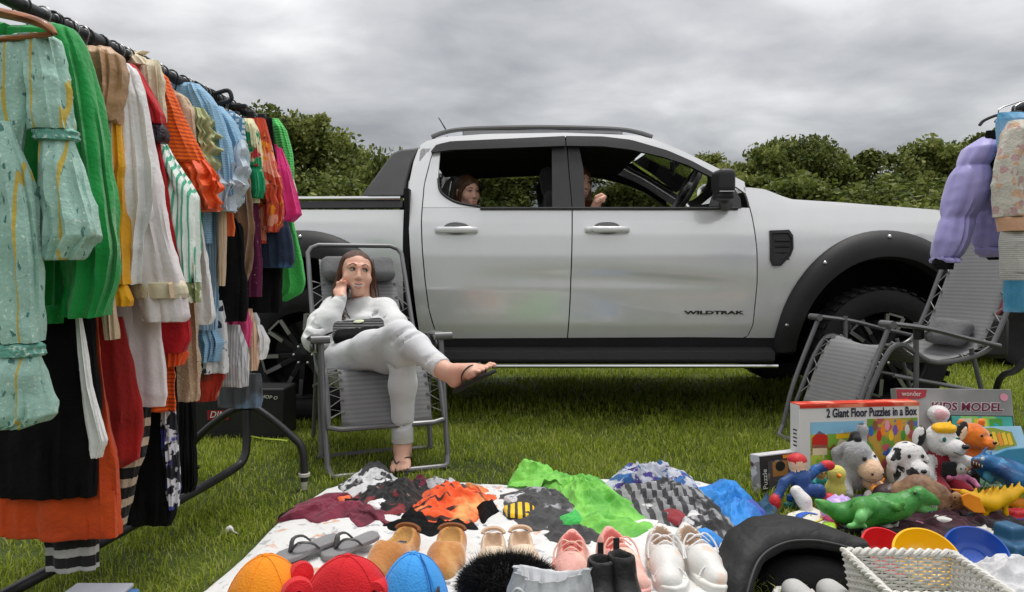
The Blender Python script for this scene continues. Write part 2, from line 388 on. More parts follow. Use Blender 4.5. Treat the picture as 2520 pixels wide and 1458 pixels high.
# outline of the printed sheet the goods lie on (used again further down); no blades poke through it
SHEET_UV = [(430, 1500), (510, 1449), (600, 1372), (655, 1315), (705, 1268), (762, 1232), (800, 1206), (850, 1190), (930, 1183), (1050, 1187), (1170, 1194), (1260, 1197), (1400, 1190), (1500, 1181), (1620, 1178),
            (1720, 1185), (1800, 1207), (1880, 1246), (1908, 1288), (1890, 1330), (1850, 1400), (1830, 1500)]
SHEET = np.array([gnd(u, v)[:2] for u, v in SHEET_UV])
def inside(poly, X, Y):
    r = np.zeros(X.shape, bool); n = len(poly)
    for i in range(n):
        (x1, y1), (x2, y2) = poly[i], poly[(i + 1) % n]
        r ^= ((y1 > Y) != (y2 > Y)) & (X < (x2 - x1) * (Y - y1) / (y2 - y1 + 1e-12) + x1)
    return r
def grass_patch(x0, x1, y0, y1, dens, hmin, hmax, wid, seed, clip=True):
    rs = np.random.RandomState(seed); n = int((x1 - x0) * (y1 - y0) * dens)
    X = rs.uniform(x0, x1, n); Y = rs.uniform(y0, y1, n); k = abs(X) < Y * .80 + .25
    if clip: k &= ~inside(SHEET, X, Y)
    clump = vnoise(np.stack([X * 5, Y * 5, X * 0], 1), 2); k &= rs.rand(n) < .72 + .5 * clump
    X, Y, clump = X[k], Y[k], clump[k]; n = len(X)
    H = rs.uniform(hmin, hmax, n) * (1 + .45 * clump) * np.where(rs.rand(n) < .03, 1.6, 1); az = rs.uniform(0, 6.283, n); lean = rs.uniform(.1, 1.05, n)
    d = np.stack([np.cos(az), np.sin(az)], 1); W = wid * rs.uniform(.6, 1.3, n); p = np.stack([-d[:, 1], d[:, 0]], 1)
    V = np.zeros((n, 5, 3)); b = np.stack([X, Y], 1)
    V[:, 0, :2] = b - p * W[:, None] / 2; V[:, 1, :2] = b + p * W[:, None] / 2
    q = b + d * (H * lean * .35)[:, None]; V[:, 2, :2] = q + p * W[:, None] * .4; V[:, 3, :2] = q - p * W[:, None] * .4; V[:, 2:4, 2] = (H * .62)[:, None]
    V[:, 4, :2] = b + d * (H * lean)[:, None]; V[:, 4, 2] = H * (1 - .25 * lean)
    i = np.arange(n)[:, None] * 5; F = np.vstack([i + np.array([[0, 1, 2]]), i + np.array([[0, 2, 3]]), i + np.array([[3, 2, 4]])])
    t = rs.rand(n) ** 1.3; t = np.where(rs.rand(n) < .07, .95 + .3 * rs.rand(n), t); return V.reshape(-1, 3), F, np.tile(t, 3)
_parts = [grass_patch(-1.6, -.1, 1.5, 2.7, 13000, .012, .042, .0034, 1), grass_patch(-2.6, 3.4, 2.3, 4.6, 9500, .012, .040, .0040, 2),
          grass_patch(.5, 2.6, 1.5, 2.3, 3000, .015, .04, .0045, 5), grass_patch(-4, 6, 4.6, 7.6, 3200, .02, .055, .0075, 3, False), grass_patch(-9, 11, 7.6, 16, 260, .05, .12, .022, 4, False)]
_V, _F, _T, _o = [], [], [], 0
for v, f, t in _parts: _V.append(v); _F.append(f + _o); _T.append(t); _o += len(v)
grass = raw_mesh('grass', np.vstack(_V), np.vstack(_F), grass_mat('grass_blades', True), attr=np.concatenate(_T)); tag(grass, kind='stuff')

def leaf_mat(name, a, b_, c):
    m = bpy.data.materials.new(name); m.use_nodes = True; nt = m.node_tree; N = nt.nodes; L = nt.links; b = N['Principled BSDF']
    t = N.new('ShaderNodeAttribute'); t.attribute_name = 'tint'; r = N.new('ShaderNodeValToRGB'); e = r.color_ramp.elements
    e[0].color = (*a, 1); e[1].color = (*c, 1); e[1].position = .95; x = e.new(.5); x.color = (*b_, 1); L.new(t.outputs['Fac'], r.inputs[0])
    L.new(r.outputs[0], b.inputs['Base Color']); b.inputs['Roughness'].default_value = .6; b.inputs['Specular IOR Level'].default_value = .3
    tr = N.new('ShaderNodeBsdfTranslucent'); L.new(r.outputs[0], tr.inputs[0]); s = N.new('ShaderNodeMixShader'); s.inputs[0].default_value = .35
    L.new(b.outputs[0], s.inputs[1]); L.new(tr.outputs[0], s.inputs[2]); L.new(s.outputs[0], N['Material Output'].inputs[0]); return m
LEAF_DARK = leaf_mat('leaf_dark', (.018, .032, .008), (.095, .128, .024), (.30, .32, .09))
LEAF_MID = leaf_mat('leaf_mid', (.024, .040, .008), (.12, .16, .03), (.33, .35, .10))
BARK = M('bark', (.045, .035, .026), .9, bump=.8, bs=14)
def make_tree(name, seed, W, H, leafmat, nclump, nleaf, base=.12, ls=.085):
    """tree about 2W wide and H tall at its own origin: trunk with limbs, crown of leaf faces in uneven clumps"""
    rs = np.random.RandomState(seed); o = thing(name, None, 'tree'); mb = MB(); ctr = []
    mb.tube(spline([(0, 0, -.1), (.1, .05, H * .2), (-.05, 0, H * .45), (.06, .05, H * .7)], 9), np.linspace(.05 * H ** .8, .02, 9), 8)
    for k in range(nclump):
        a = rs.uniform(0, 6.283); zt = rs.uniform(base, 1) ** .85; prof = math.sin(math.pi * min(1, .12 + .82 * zt) ** 1.25) ** .7
        rr = W * prof * math.sqrt(rs.uniform(.12, 1)) * rs.uniform(.75, 1.12); c = np.array((math.cos(a) * rr, math.sin(a) * rr, zt * H * .93)); ctr.append(c)
        if k % 3 == 0:
            s = np.array((0, 0, max(.15, zt * .55) * H)); mid = (s + c) / 2 + rs.normal(0, .12, 3); mb.tube(spline([s, mid, c], 5), np.linspace(.035, .008, 5), 5)
    mb.build('trunk', BARK, o, local=True)
    C = np.array(ctr); sz = rs.uniform(.32, .75, nclump) * (W / 2.6) ** .5; idx = rs.randint(0, nclump, nleaf); off = rs.normal(0, 1, (nleaf, 3)); off /= np.linalg.norm(off, axis=1)[:, None]
    off *= (rs.rand(nleaf) ** .45)[:, None] * sz[idx][:, None] * np.array((1.1, 1.1, .72)); P = C[idx] + off
    P = P + .12 * np.stack([vnoise(P * 2.2, 5), vnoise(P * 2.2, 9), vnoise(P * 2.2, 13)], 1)
    n = rs.normal(0, 1, (nleaf, 3)) + np.array((0, 0, .5)); n /= np.linalg.norm(n, axis=1)[:, None]
    u = np.cross(n, rs.normal(0, 1, (nleaf, 3))); u /= np.linalg.norm(u, axis=1)[:, None]; w = np.cross(n, u); l = ls * rs.uniform(.6, 1.35, nleaf)[:, None]
    V = np.stack([P - u * l, P + w * l * .55, P + u * l, P - w * l * .55], 1).reshape(-1, 3); F = np.arange(nleaf * 4).reshape(-1, 4)
    t = .58 + .35 * rs.rand(nleaf) * np.sign(rs.rand(nleaf) - .4) + .28 * vnoise(C[idx] * 1.3, 3)
    raw_mesh('crown', V, F, leafmat, o, attr=np.clip(t, 0, 1)); return o
TREES = {k: make_tree(n, s, w, h, mt, nc, nl, b, l) for k, n, s, w, h, mt, nc, nl, b, l in [
    ('big', 'broadleaf_tree', 11, 2.7, 6.0, LEAF_DARK, 95, 30000, .06, .085), ('round', 'broadleaf_tree', 12, 2.1, 5.2, LEAF_MID, 70, 22000, .05, .08),
    ('airy', 'broadleaf_tree', 13, 1.9, 5.6, LEAF_DARK, 46, 12500, .12, .085), ('bush', 'bush', 14, 1.7, 3.6, LEAF_MID, 48, 13000, .02, .075)]}
def plant(kind, u, vtop, Y, H0, label, wide=1., rz=0., group='trees along the far edge of the field'):
    p = at(u, vtop, Y); o = TREES[kind]
    if kind in plant.used: o = copy_tree(o)
    plant.used.add(kind); s = p[2] / H0; o.location = (p[0], Y, 0); o.rotation_euler = (0, 0, rz); o.scale = (s * wide, s * wide, s)
    if kind == 'bush': o['category'] = 'bush'
    return tag(o, label, group=group)
plant.used = set()
for a in [('big', 702, 262, 22, 6.0, 'tall dark tree standing just beyond the end of the clothes rail', 1.02, 0),
          ('round', 800, 318, 23.5, 5.2, 'dark tree sloping down behind the pickup bed, beside the tallest tree', 1.1, 1),
          ('round', 874, 378, 26, 5.2, 'lower tree seen between the tallest tree and the pickup sail panel', .9, 2.2),
          ('bush', 925, 372, 20, 3.6, 'pale green bush just behind the sloping sail panel of the pickup', .62, .4),
          ('big', 560, 330, 25, 6.0, 'tree mostly hidden behind the long rail of clothes', 1.1, 4.1),
          ('bush', 830, 436, 17, 3.6, 'low dark bush above the white pickup bed side', 1.2, 1.9),
          ('airy', 1200, 385, 20, 5.6, 'thin tree seen through the rear door window beside the girl', 1.3, 1.),
          ('airy', 1330, 380, 22, 5.6, 'open tree seen through the rear door window next to the centre pillar', 1.3, 3.),
          ('airy', 1500, 392, 21, 5.6, 'thin tree seen through the front window behind the hand', 1.3, 5.),
          ('bush', 1600, 415, 24, 3.6, 'bush seen through the front window behind the steering wheel', 1.3, 2.),
          ('airy', 1745, 358, 27, 5.6, 'small tree just above the windscreen pillar of the pickup', 1.0, .7),
          ('round', 1850, 362, 24, 5.2, 'light green tree above the base of the windscreen', 1.0, 3.3),
          ('big', 1965, 326, 25, 6.0, 'broad tree with the highest crown above the pickup bonnet', .88, 2.),
          ('round', 2070, 360, 26, 5.2, 'tree in the dip behind the broadest crown over the bonnet', .8, 5.4),
          ('airy', 2165, 352, 24, 5.6, 'open tree with sky showing through above the front wheel', 1.15, 2.4),
          ('round', 2270, 346, 25, 5.2, 'bushy green tree directly left of the lilac jacket', 1.0, 1.5),
          ('big', 2375, 335, 27, 6.0, 'dark tree behind the lilac puffer jacket', .7, .9),
          ('airy', 2440, 292, 22, 5.6, 'slim dark tree rising behind the end of the right clothes rail', .85, 4.),
          ('bush', 2140, 452, 19, 3.6, 'low bush along the top line of the pickup bonnet', 1.5, 3.1),
          ('bush', 2320, 440, 21, 3.6, 'low bush beside the sleeve of the lilac jacket', 1.3, .2),
          ('bush', 1950, 440, 20, 3.6, 'low bush behind the back edge of the bonnet', 1.3, 5.)]: plant(*a)
# ================================================================== pickup
Y0 = 4.31; HALF = .93; YC = Y0 + HALF
PAINT = M('white_paint', (.71, .71, .715), .24, .22, coat=1., var=.015, spec=.5)
BLK = M('black_plastic', (.020, .020, .021), .48, bump=.2, bs=400, var=.1)
DGREY = M('dark_grey_plastic', (.022, .022, .023), .6, bump=.2, bs=300, var=.08)
GREYP = M('grey_satin', (.16, .16, .165), .32, .3, var=.05)
TYRE = M('tyre_rubber', (.009, .009, .009), .8, bump=.4, bs=80, var=.25)
RIMD = M('rim_dark', (.020, .020, .021), .3, .5, var=.1); RIML = M('rim_machined', (.30, .30, .30), .3, .9, var=.05)
CHROME = M('bright_metal', (.62, .62, .62), .18, 1., var=.03)
DARKIN = M('cabin_trim', (.008, .008, .008), .8, var=.2); SEATM = fab('seat_cloth', (.016, .016, .017))
VOID = M('underbody_black', (.006, .006, .006), .9, var=.2)
TINT = glassy('tinted_glass', (.34, .36, .35), .5); CLEAR = glassy('clear_glass', (.75, .8, .78), .5)
_iz = [.30, .46, .58, .80, 1.00, 1.12, 1.20, 1.30, 1.34, 1.55, 1.72, 1.82, 1.9]; _in = [.16, .105, .055, .010, .004, .018, .038, .075, .095, .185, .265, .325, .40]
def crease(x, z):
    w = np.interp(x, [-.30, .55, 1.1, 1.5], [0, .8, 1, .4]); zl = .895 + .05 * np.interp(x, [-.3, .6, 1.45], [0, -.1, -1.3])
    return .028 * w * np.exp(-np.maximum(0, zl - z) / .16) / (1 + np.exp((z - zl) / .018))
def inset(x, z): return np.interp(z, _iz, _in) + crease(np.asarray(x, float), np.asarray(z, float))
def tw(u, v):
    y = Y0
    for _ in range(5): p = at(u, v, y); y = Y0 + float(inset(p[0], p[2]))
    return p[0], p[2]
def skin(x, z, s=1, off=0.): return np.stack([x, YC - s * (HALF - inset(x, z) + off), z], -1)
truck = thing('pickup_truck', 'white double cab pickup truck parked across the grass with open side windows', 'pickup truck', (.4, YC, 0))
def line(uv): return np.array([tw(*p) for p in uv])
def by_rows(name, left, right, z0, z1, mat, nz=56, nx=36, parent=None, s=1, off=0., gap=.0035, rim=.03):
    """body panel between a left and a right outline, both given bottom to top"""
    Lq, Rq = np.array(left), np.array(right); zs = np.linspace(z0, z1, nz); xl = np.interp(zs, Lq[:, 1], Lq[:, 0]) + gap; xr = np.interp(zs, Rq[:, 1], Rq[:, 0]) - gap
    t = np.linspace(0, 1, nx); X = xl[:, None] + (xr - xl)[:, None] * t; Z = np.repeat(zs[:, None], nx, 1)
    return MB().grid(skin(X, Z, s, off), rim=(0, s * rim, 0)).build(name, mat, parent or truck, sharp=30)
def by_cols(name, bot, top, x0, x1, mat, nx=60, nz=14, parent=None, s=1, off=0., rim=.03, p=1.):
    B, T = np.array(bot), np.array(top); xs = np.linspace(x0, x1, nx); zb = np.interp(xs, B[:, 0], B[:, 1]); zt = np.interp(xs, T[:, 0], T[:, 1])
    t = np.linspace(0, 1, nz) ** p; Z = zb[None] + (zt - zb)[None] * t[:, None]; X = np.repeat(xs[None], nz, 0)
    return MB().grid(skin(X, Z, s, off), rim=(0, s * rim, 0)).build(name, mat, parent or truck, sharp=30)
SILLZ = tw(1300, 850)[1]; BELT = tw(1300, 512)[1]; DBOT = tw(1300, 838)[1]
rear_gap = line([(1096, 838), (1072, 818), (1056, 765), (1046, 690), (1039, 610), (1037, 540), (1044, 455), (1062, 385), (1072, 366)])
mid_gap = line([(1396, 838), (1402, 760), (1406, 660), (1408, 508), (1400, 420), (1394, 335)])
front_gap = line([(1812, 838), (1840, 828), (1853, 800), (1863, 700), (1862, 605), (1851, 535), (1836, 480), (1828, 465)])
win_l = line([(1182, 509), (1130, 500), (1100, 486), (1083, 468), (1079, 440), (1084, 380), (1086, 360)])
def arch(uc, s=1): return tw(uc, 868)[0]
FX, RX = tw(2150, 868)[0], tw(760, 868)[0]; HUBZ = .405
ARX, ARZ, AZC = .585, .645, .45
def arch_z(xs, cx, base):
    q = 1 - ((xs - cx) / ARX) ** 2; return np.where(q > 0, np.maximum(base, AZC + ARZ * np.sqrt(np.maximum(q, 0))), base)
for s in (1, -1):
    far = s < 0
    d1 = by_rows('rear_door', rear_gap, mid_gap, DBOT, BELT, PAINT, s=s); d2 = by_rows('front_door', mid_gap, front_gap, DBOT, BELT, PAINT, s=s)
    by_rows('door_frame', rear_gap, win_l, BELT + .002, tw(1086, 362)[1], PAINT, 14, 6, s=s, gap=.003, parent=d1)
    pil = line([(1358, 510), (1357, 370), (1357, 340)]); pir = line([(1440, 510), (1438, 420), (1428, 372), (1424, 340)])
    by_rows('pillar_trim', pil, mid_gap, BELT, tw(1390, 345)[1], DGREY, 8, 4, s=s, gap=.003, parent=d1, off=-.004); by_rows('pillar_trim', mid_gap, pir, BELT, tw(1400, 345)[1], DGREY, 8, 4, s=s, gap=.003, parent=d2, off=-.004)
    vt = line([(1062, 374), (1075, 358), (1110, 350), (1390, 337), (1480, 338), (1550, 346), (1640, 372), (1700, 398), (1772, 437)])
    vb = line([(1062, 377), (1090, 374), (1110, 371), (1390, 361), (1480, 362), (1550, 370), (1630, 388), (1690, 408), (1760, 444), (1772, 452)])
    for (a, b, par) in ((vt[0][0], tw(1391, 340)[0] - .004, d1), (tw(1391, 340)[0] + .004, vt[-1][0], d2)):
        by_cols('rain_visor', vb, vt, a, b, DGREY if not far else BLK, 30, 4, s=s, off=.028, rim=.04, parent=par)
    # cab side above the openings, up to the roof edge, and the long windscreen pillar
    re_ = line([(1014, 420), (1024, 372), (1040, 350), (1085, 338), (1200, 330), (1390, 327), (1560, 333), (1600, 340), (1680, 372), (1760, 411), (1830, 447), (1880, 470)])
    rb = line([(1014, 424), (1050, 376), (1075, 360), (1110, 352), (1390, 338), (1480, 339), (1550, 347), (1640, 373), (1700, 399), (1772, 438), (1815, 462), (1850, 488), (1880, 500)])
    by_cols('roof_side', rb, re_, tw(1034, 360)[0], tw(1834, 462)[0], PAINT, 60, 4, s=s)
    cl = line([(1034, 838), (1022, 760), (1010, 650), (1004, 520), (1006, 450), (1016, 400), (1030, 362)])
    by_rows('cab_corner', cl, rear_gap, DBOT - .05, tw(1050, 366)[1], PAINT, 30, 8, s=s)
    by_cols('sill_panel', line([(1000, 849), (1880, 849)]), line([(1000, 840), (1880, 840)]), cl[0][0], tw(1868, 850)[0], PAINT, 10, 3, s=s, off=.002)
    # front wing over the arch, and the bed side
    fx1 = 2.98; xs = np.linspace(front_gap[:, 0].min() - .01, fx1, 90); zb = arch_z(xs, FX, SILLZ)
    zt_line = line([(1828, 462), (1871, 466), (1949, 491), (2060, 498), (2321, 518), (2420, 530), (2470, 560)])
    nz = 16; t = np.linspace(0, 1, nz); zt = np.interp(xs, zt_line[:, 0], zt_line[:, 1])
    X = np.repeat(xs[None], nz, 0); Z = zb[None] + (zt - zb)[None] * t[:, None]; fg = np.interp(Z, front_gap[:, 1], front_gap[:, 0]) + .0035
    x0_ = xs[0]; xa_ = FX - ARX; X = X + (fg - x0_) * np.clip(1 - (X - x0_) / (xa_ - x0_), 0, 1); Pn = skin(X, Z, s); Pn[..., 1] += s * .30 * np.clip((X - (fx1 - .45)) / .45, 0, 1) ** 2.2
    front_wing = MB().grid(Pn, rim=(0, s * .03, 0)).build('front_wing', PAINT, truck, sharp=30)
    bx0 = -2.5; xs = np.linspace(bx0, tw(991, 600)[0], 90); zb = arch_z(xs, RX, SILLZ + .03); tz = tw(900, 517)[1]; X = np.repeat(xs[None], nz, 0); Z = zb[None] + (tz - zb)[None] * t[:, None]
    bed = MB().grid(skin(X, Z, s), rim=(0, s * .05, 0)).build('bed_side', PAINT, truck, sharp=30)
    by_cols('bed_rail', line([(600, 513), (993, 511)]), line([(600, 498), (993, 494)]), bx0, tw(991, 500)[0], BLK, 10, 4, s=s, off=.006, rim=.10)
    a, b = at(500, 493, Y0 + .10), at(986, 489, Y0 + .10)
    for q in (a, b): q[1] = YC - s * (HALF - .09)
    MB().tube([(bx0, a[1], a[2]), b], .014, 8, flat=1).build('bed_bar', CHROME if s > 0 else BLK, truck)
    # dark arch flares with their bolts
    for cx, lo in ((FX, 2.1), (RX, 2.1)):
        th = np.linspace(-.06 if cx == FX else -.05, math.pi + .06, 40); rows = []
        for (ka, kb, of) in ((1.075, 1.085, .004), (1.06, 1.065, .035), (1.0, 1.0, .062), (.93, .92, .066), (.86, .84, .055), (.84, .815, .0)):
            x = cx + ARX * ka * np.cos(th); z = np.maximum(.36, AZC + ARZ * kb * np.sin(th)); p = skin(x, z, s, of); p[:, 1] += s * (.02 if of == 0. else 0); 
            if cx == FX: p[:, 1] += s * .24 * np.clip((x - (fx1 - .45)) / .45, 0, 1) ** 2.2
            rows.append(p)
        fl = MB().grid(np.array(rows)).build('arch_flare', DGREY, truck, sharp=50)
        for k in ([.27, .86, 1.55, 2.25, 2.92] if not far else []):
            x = cx + ARX * 1.015 * math.cos(k + .02); z = AZC + ARZ * 1.02 * math.sin(k + .02); p = skin(np.array(x), np.array(z), s, .058)
            MB().lathe([(0, .009), (.008, .008), (.012, .003), (.013, 0)], 10, p, rotm(rx=R(90))).build('bolt', CHROME, fl)
        MB().loft([np.stack([cx + ARX * .9 * np.cos(th), np.full(40, YC - s * (HALF - .05 - q)), np.maximum(.3, AZC + ARZ * .87 * np.sin(th))], 1) for q in (0, .45)] , False, closed=False).poly(
            [(cx + ARX * .93 * math.cos(a_), YC - s * (HALF - .5), max(.3, AZC + ARZ * .9 * math.sin(a_))) for a_ in th], (0, s * .02, 0)).build('wheel_well', VOID, truck)
# beltline strip along both near doors, sill step
MB().tube([skin(np.array(x), np.array(BELT - .004), 1, .008) for x in np.linspace(tw(1182, 510)[0], tw(1815, 510)[0], 16)], .009, 6).build('belt_strip', BLK, truck)
MB().tube(spline([skin(np.array(p[0]), np.array(p[1]), 1, .004) for p in win_l[:5]], 20), .008, 6).build('belt_strip', BLK, truck)
for s in (1, -1):
    yy = YC - s * (HALF + .02); x0, x1 = tw(1085, 880)[0], tw(1885, 880)[0]
    za, zb_ = at(1300, 858, Y0)[2], at(1300, 896, Y0)[2]
    st = MB().loft([[(x, YC - s * (HALF - .16), za), (x, yy + s * .07, za), (x, yy + s * .005, za - .02), (x, yy, zb_ + .03), (x, yy + s * .03, zb_), (x, YC - s * (HALF - .2), zb_)] for x in np.linspace(x0, x1, 8)], True).build('side_step', BLK, truck, sharp=25)
    MB().tube([(x0 - .02, yy + s * .012, zb_ - .012), (x1 + .02, yy + s * .012, zb_ - .012)], .013, 8).build('step_lit_edge', GREYP if s < 0 else CHROME, st)  # near side in bright metal: stands in for the step's lit lower edge
    MB().box(((x0 + x1) / 2, YC - s * (HALF - .14), (za + SILLZ) / 2 + .03), (x1 - x0 + .3, .1, .16)).build('inner_sill', VOID, truck)
# handles
def handle(door, u0, u1, v, cy):
    (x0, z), (x1, _) = tw(u0, v), tw(u1, v); xc = (x0 + x1) / 2; p = skin(np.array(xc), np.array(z), 1, 0.); w = x1 - x0
    cup = np.array([(xc + w * .27 * math.cos(a), p[1] + .004, z + .012 + .034 * math.sin(a)) for a in np.linspace(0, 2 * math.pi, 24, endpoint=False)])
    h = MB().loft([(np.array((x, p[1] - y, z)) + np.stack([np.zeros(10), .010 * np.cos(q), r * np.sin(q)], 1)) for q in [np.linspace(0, 2 * math.pi, 10, endpoint=False)] for x, y, r in
                   [(x0, .006, .012), (x0 + .012, .02, .019), (x0 + w * .2, .03, .020), (xc, .036, .019), (x1 - w * .2, .03, .020), (x1 - .012, .02, .019), (x1, .006, .012)]]).build('handle', PAINT, door, sharp=60)
    c = MB()
    for r, dy in ((1.06, -.002), (1., -.004), (.8, .010), (.4, .022)): pass
    rings = []
    for r, dy in ((1.12, -.0035), (1.02, -.006), (.95, .001), (.7, .001)):
        q = cup.copy(); q[:, 0] = xc + (cup[:, 0] - xc) * r; q[:, 2] = z + .012 + (cup[:, 2] - z - .012) * r; q[:, 1] = skin(q[:, 0], q[:, 2], 1, -dy)[:, 1]; rings.append(q)
    c.loft(rings, True).build('handle_recess', GREYP, door); return h
near_doors = [o for o in truck.children if o.name.startswith('rear_door') or o.name.startswith('front_door')]
RD = [o for o in near_doors if o.name == 'rear_door'][0]; FD = [o for o in near_doors if o.name == 'front_door'][0]
handle(RD, 1070, 1176, 567, 0); hf = handle(FD, 1439, 1549, 566, 0)
lk = tw(1457, 567); MB().lathe([(0, .003), (.011, .002), (.012, 0)], 12, skin(np.array(lk[0]), np.array(lk[1]), 1, .035), rotm(rx=R(90))).build('lock', CHROME, FD)
bx, bz = tw(1757, 770); bp = skin(np.array(bx), np.array(bz), 1, .004); n_ = math.atan2(float(inset(bx, bz + .02) - inset(bx, bz - .02)), .04)
text('badge', 'WILDTRAK', .034, bp, rotm(rx=R(90) - n_), BLK, FD, .0015, .82, 0, at(1832, 770, Y0)[0] - at(1683, 770, Y0)[0], .0012)
# vent behind the front wheel
vp = [(1893, 568), (1940, 566), (1950, 580), (1951, 612), (1944, 630), (1920, 655), (1900, 655), (1894, 640)]
vv = MB(); o_ = np.array([skin(np.array(a), np.array(b), 1, .004) for a, b in line(vp)]); c_ = o_.mean(0)
vv.loft([o_, o_ + (0, -.010, 0), c_ + (o_ - c_) * .84 + (0, -.012, 0), c_ + (o_ - c_) * .78 + (0, -.004, 0)], True)
for k in range(4): vv.box(c_ + (0, -.002, .05 - .036 * k), (.085, .012, .008), rotm(rx=.6))
vv.build('wing_vent', BLK, truck)
# mirror
mp = at(1777, 462, Y0 - .10); mir = SDF(mp - .3, mp + .3, .009)
mir.rbox(mp + (0, -.02, .03), (.050, .08, .070), .030, rotm(rz=.1), m=0).rbox(mp + (.005, -.01, -.055), (.048, .07, .018), .015, k=.006, m=0).cap(mp + (.02, .02, -.070), mp + (.06, .13, -.085), .026, .04, .03)
mir.mesh('door_mirror', BLK, truck, smooth_it=2); MB().box(mp + (0, -.065, -.032), (.085, .07, .005)).build('mirror_trim', CHROME, truck.children[-1])
MB().poly([skin(np.array(a), np.array(b), 1, .004) for a, b in line([(1745, 508), (1824, 513), (1822, 490), (1806, 462), (1768, 438)])], (0, .02, 0)).build('mirror_base', BLK, truck)
# roof, bonnet, screens
def edge(u, v, s): x, z = tw(u, v); return skin(np.array(x), np.array(z), s)
sec = [(1034, 352), (1060, 344), (1085, 338), (1200, 330), (1390, 327), (1500, 329), (1560, 333), (1600, 341)]
rows = []
for u, v in sec:
    a, b = edge(u, v, 1), edge(u, v, -1); t = np.linspace(0, 1, 17); p = a + (b - a) * t[:, None]; p[:, 2] += .05 * (1 - (2 * t - 1) ** 4); rows.append(p)
MB().grid(np.array(rows)).build('roof', PAINT, truck, sharp=30)
def sheet(secs, crown, bow, mat, name, n=13):
    rows = []
    for u, v in secs:
        a, b = edge(u, v, 1), edge(u, v, -1); t = np.linspace(0, 1, n); p = a + (b - a) * t[:, None]; w = 1 - (2 * t - 1) ** 2; p[:, 2] += crown * w; p[:, 0] += bow * w; rows.append(p)
    return MB().grid(np.array(rows)).build(name, mat, truck, sharp=30)
sheet([(1603, 343), (1680, 374), (1760, 413), (1830, 449), (1872, 468)], .03, .10, CLEAR, 'windscreen')
sheet([(1034, 355), (1020, 400), (1012, 450), (1008, 520)], 0, -.05, TINT, 'rear_screen')
hs = [(1871, 467), (1949, 492), (2060, 499), (2321, 519), (2420, 532), (2462, 556)]; rows = []
for i, (u, v) in enumerate(hs):
    a, b = edge(u, v, 1), edge(u, v, -1)
    if i >= 4: a[1] += .12 * (i - 3); b[1] -= .12 * (i - 3)
    t = np.linspace(0, 1, 17); p = a + (b - a) * t[:, None]; p[:, 2] += .03 * (1 - (2 * t - 1) ** 2); rows.append(p)
MB().grid(np.array(rows)).build('bonnet', PAINT, truck, sharp=30)
fb = MB(); fb.box((2.93, YC, .86), (.16, 1.5, .42)).box((2.95, YC, .50), (.2, 1.66, .26)).build('front_grille', BLK, truck, bevel=.03)
for s in (1, -1): MB().box((2.88, YC - s * .70, 1.0), (.22, .26, .17), rotm(rz=s * .35)).build('headlight', CLEAR, truck, bevel=.03)
# roof rails, aerial
for s in (1, -1):
    rp = [at(u, v, Y0 + .34) for u, v in [(1062, 338), (1088, 328), (1130, 320), (1200, 316), (1330, 314), (1450, 316), (1530, 320), (1575, 328), (1605, 338)]]
    rp = spline([(p[0], YC - s * (HALF - .335), p[2]) for p in rp], 40); MB().tube(rp, .019, 8, flat=.8).build('roof_rail', GREYP, truck)
    MB().box((at(1335, 326, Y0 + .34)[0], YC - s * (HALF - .34), at(1300, 330, Y0 + .34)[2]), (1.02, .03, .05)).build('rail_foot', M('rail_silver', (.36, .36, .365), .4, .2, var=.04), truck, bevel=.01)
a = at(1100, 324, Y0 + .8); MB().tube([a, a + (-.06, .02, .10)], [.006, .003], 6).build('aerial', BLK, truck)
# sail panel behind the cab, both sides, joined by the sports bar
SAIL = M('sail_grey', (.055, .055, .057), .45, bump=.3, bs=300)
for s in (1, -1):
    o_ = np.array([at(u, v, Y0 + .14) for u, v in [(888, 486), (915, 440), (945, 388), (958, 368), (975, 359), (1026, 352), (1010, 395), (1000, 440), (998, 486)]])
    o_[:, 1] = YC - s * (HALF - .10 - .20 * np.clip((o_[:, 2] - 1.32) / .4, 0, 1))
    MB().poly(o_, (0, s * .09, 0)).build('sail_panel', SAIL, truck, bevel=.015)
a = at(965, 362, Y0 + .3); MB().tube([(a[0] + .02, YC - .56, a[2] - .09), (a[0] + .02, YC + .56, a[2] - .09)], .035, 10).build('sports_bar', SAIL, truck)
MB().box((-1.62, YC, .74), (1.74, 1.5, .05)).box((-2.49, YC, 1.0), (.06, 1.68, .55)).box((-.66, YC, 1.05), (.05, 1.6, .5)).build('load_bed', BLK, truck)
MB().box((tw(1000, 700)[0], YC, .95), (.03, 1.80, .9)).build('cab_gap', VOID, truck)
# underside, cabin
MB().box((.2, YC, .50), (4.9, .95, .16)).box((1.9, YC, .7), (1.0, .8, .5)).box((-1.2, YC, .42), (.3, 1.5, .18)).box((2.15, YC, .42), (.2, 1.5, .16)).build('chassis', VOID, truck)
cxa, cxb = tw(1030, 600)[0], tw(1800, 600)[0]
MB().box(((cxa + cxb) / 2, YC, .62), (cxb - cxa, 1.7, .06)).box((cxa + .02, YC, .98), (.05, 1.66, .72)).box((cxb + .04, YC, .95), (.06, 1.66, .66)).build('cabin_floor', DARKIN, truck)
rt = MB(); rt.grid(np.array([[(x, YC + y, z - .055) for y in np.linspace(-.58, .58, 6)] for x, z in [(tw(1050, 350)[0], tw(1050, 352)[1]), (tw(1200, 340)[0], tw(1200, 340)[1] + .01), (tw(1400, 335)[0], tw(1400, 335)[1] + .01), (tw(1590, 345)[0], tw(1590, 345)[1])]])); rt.build('headlining', DARKIN, truck)
for s in (1, -1): MB().box(((cxa + cxb) / 2, YC - s * (HALF - .10), .98), (cxb - cxa, .05, BELT - .70)).build('door_lining', DARKIN, truck)
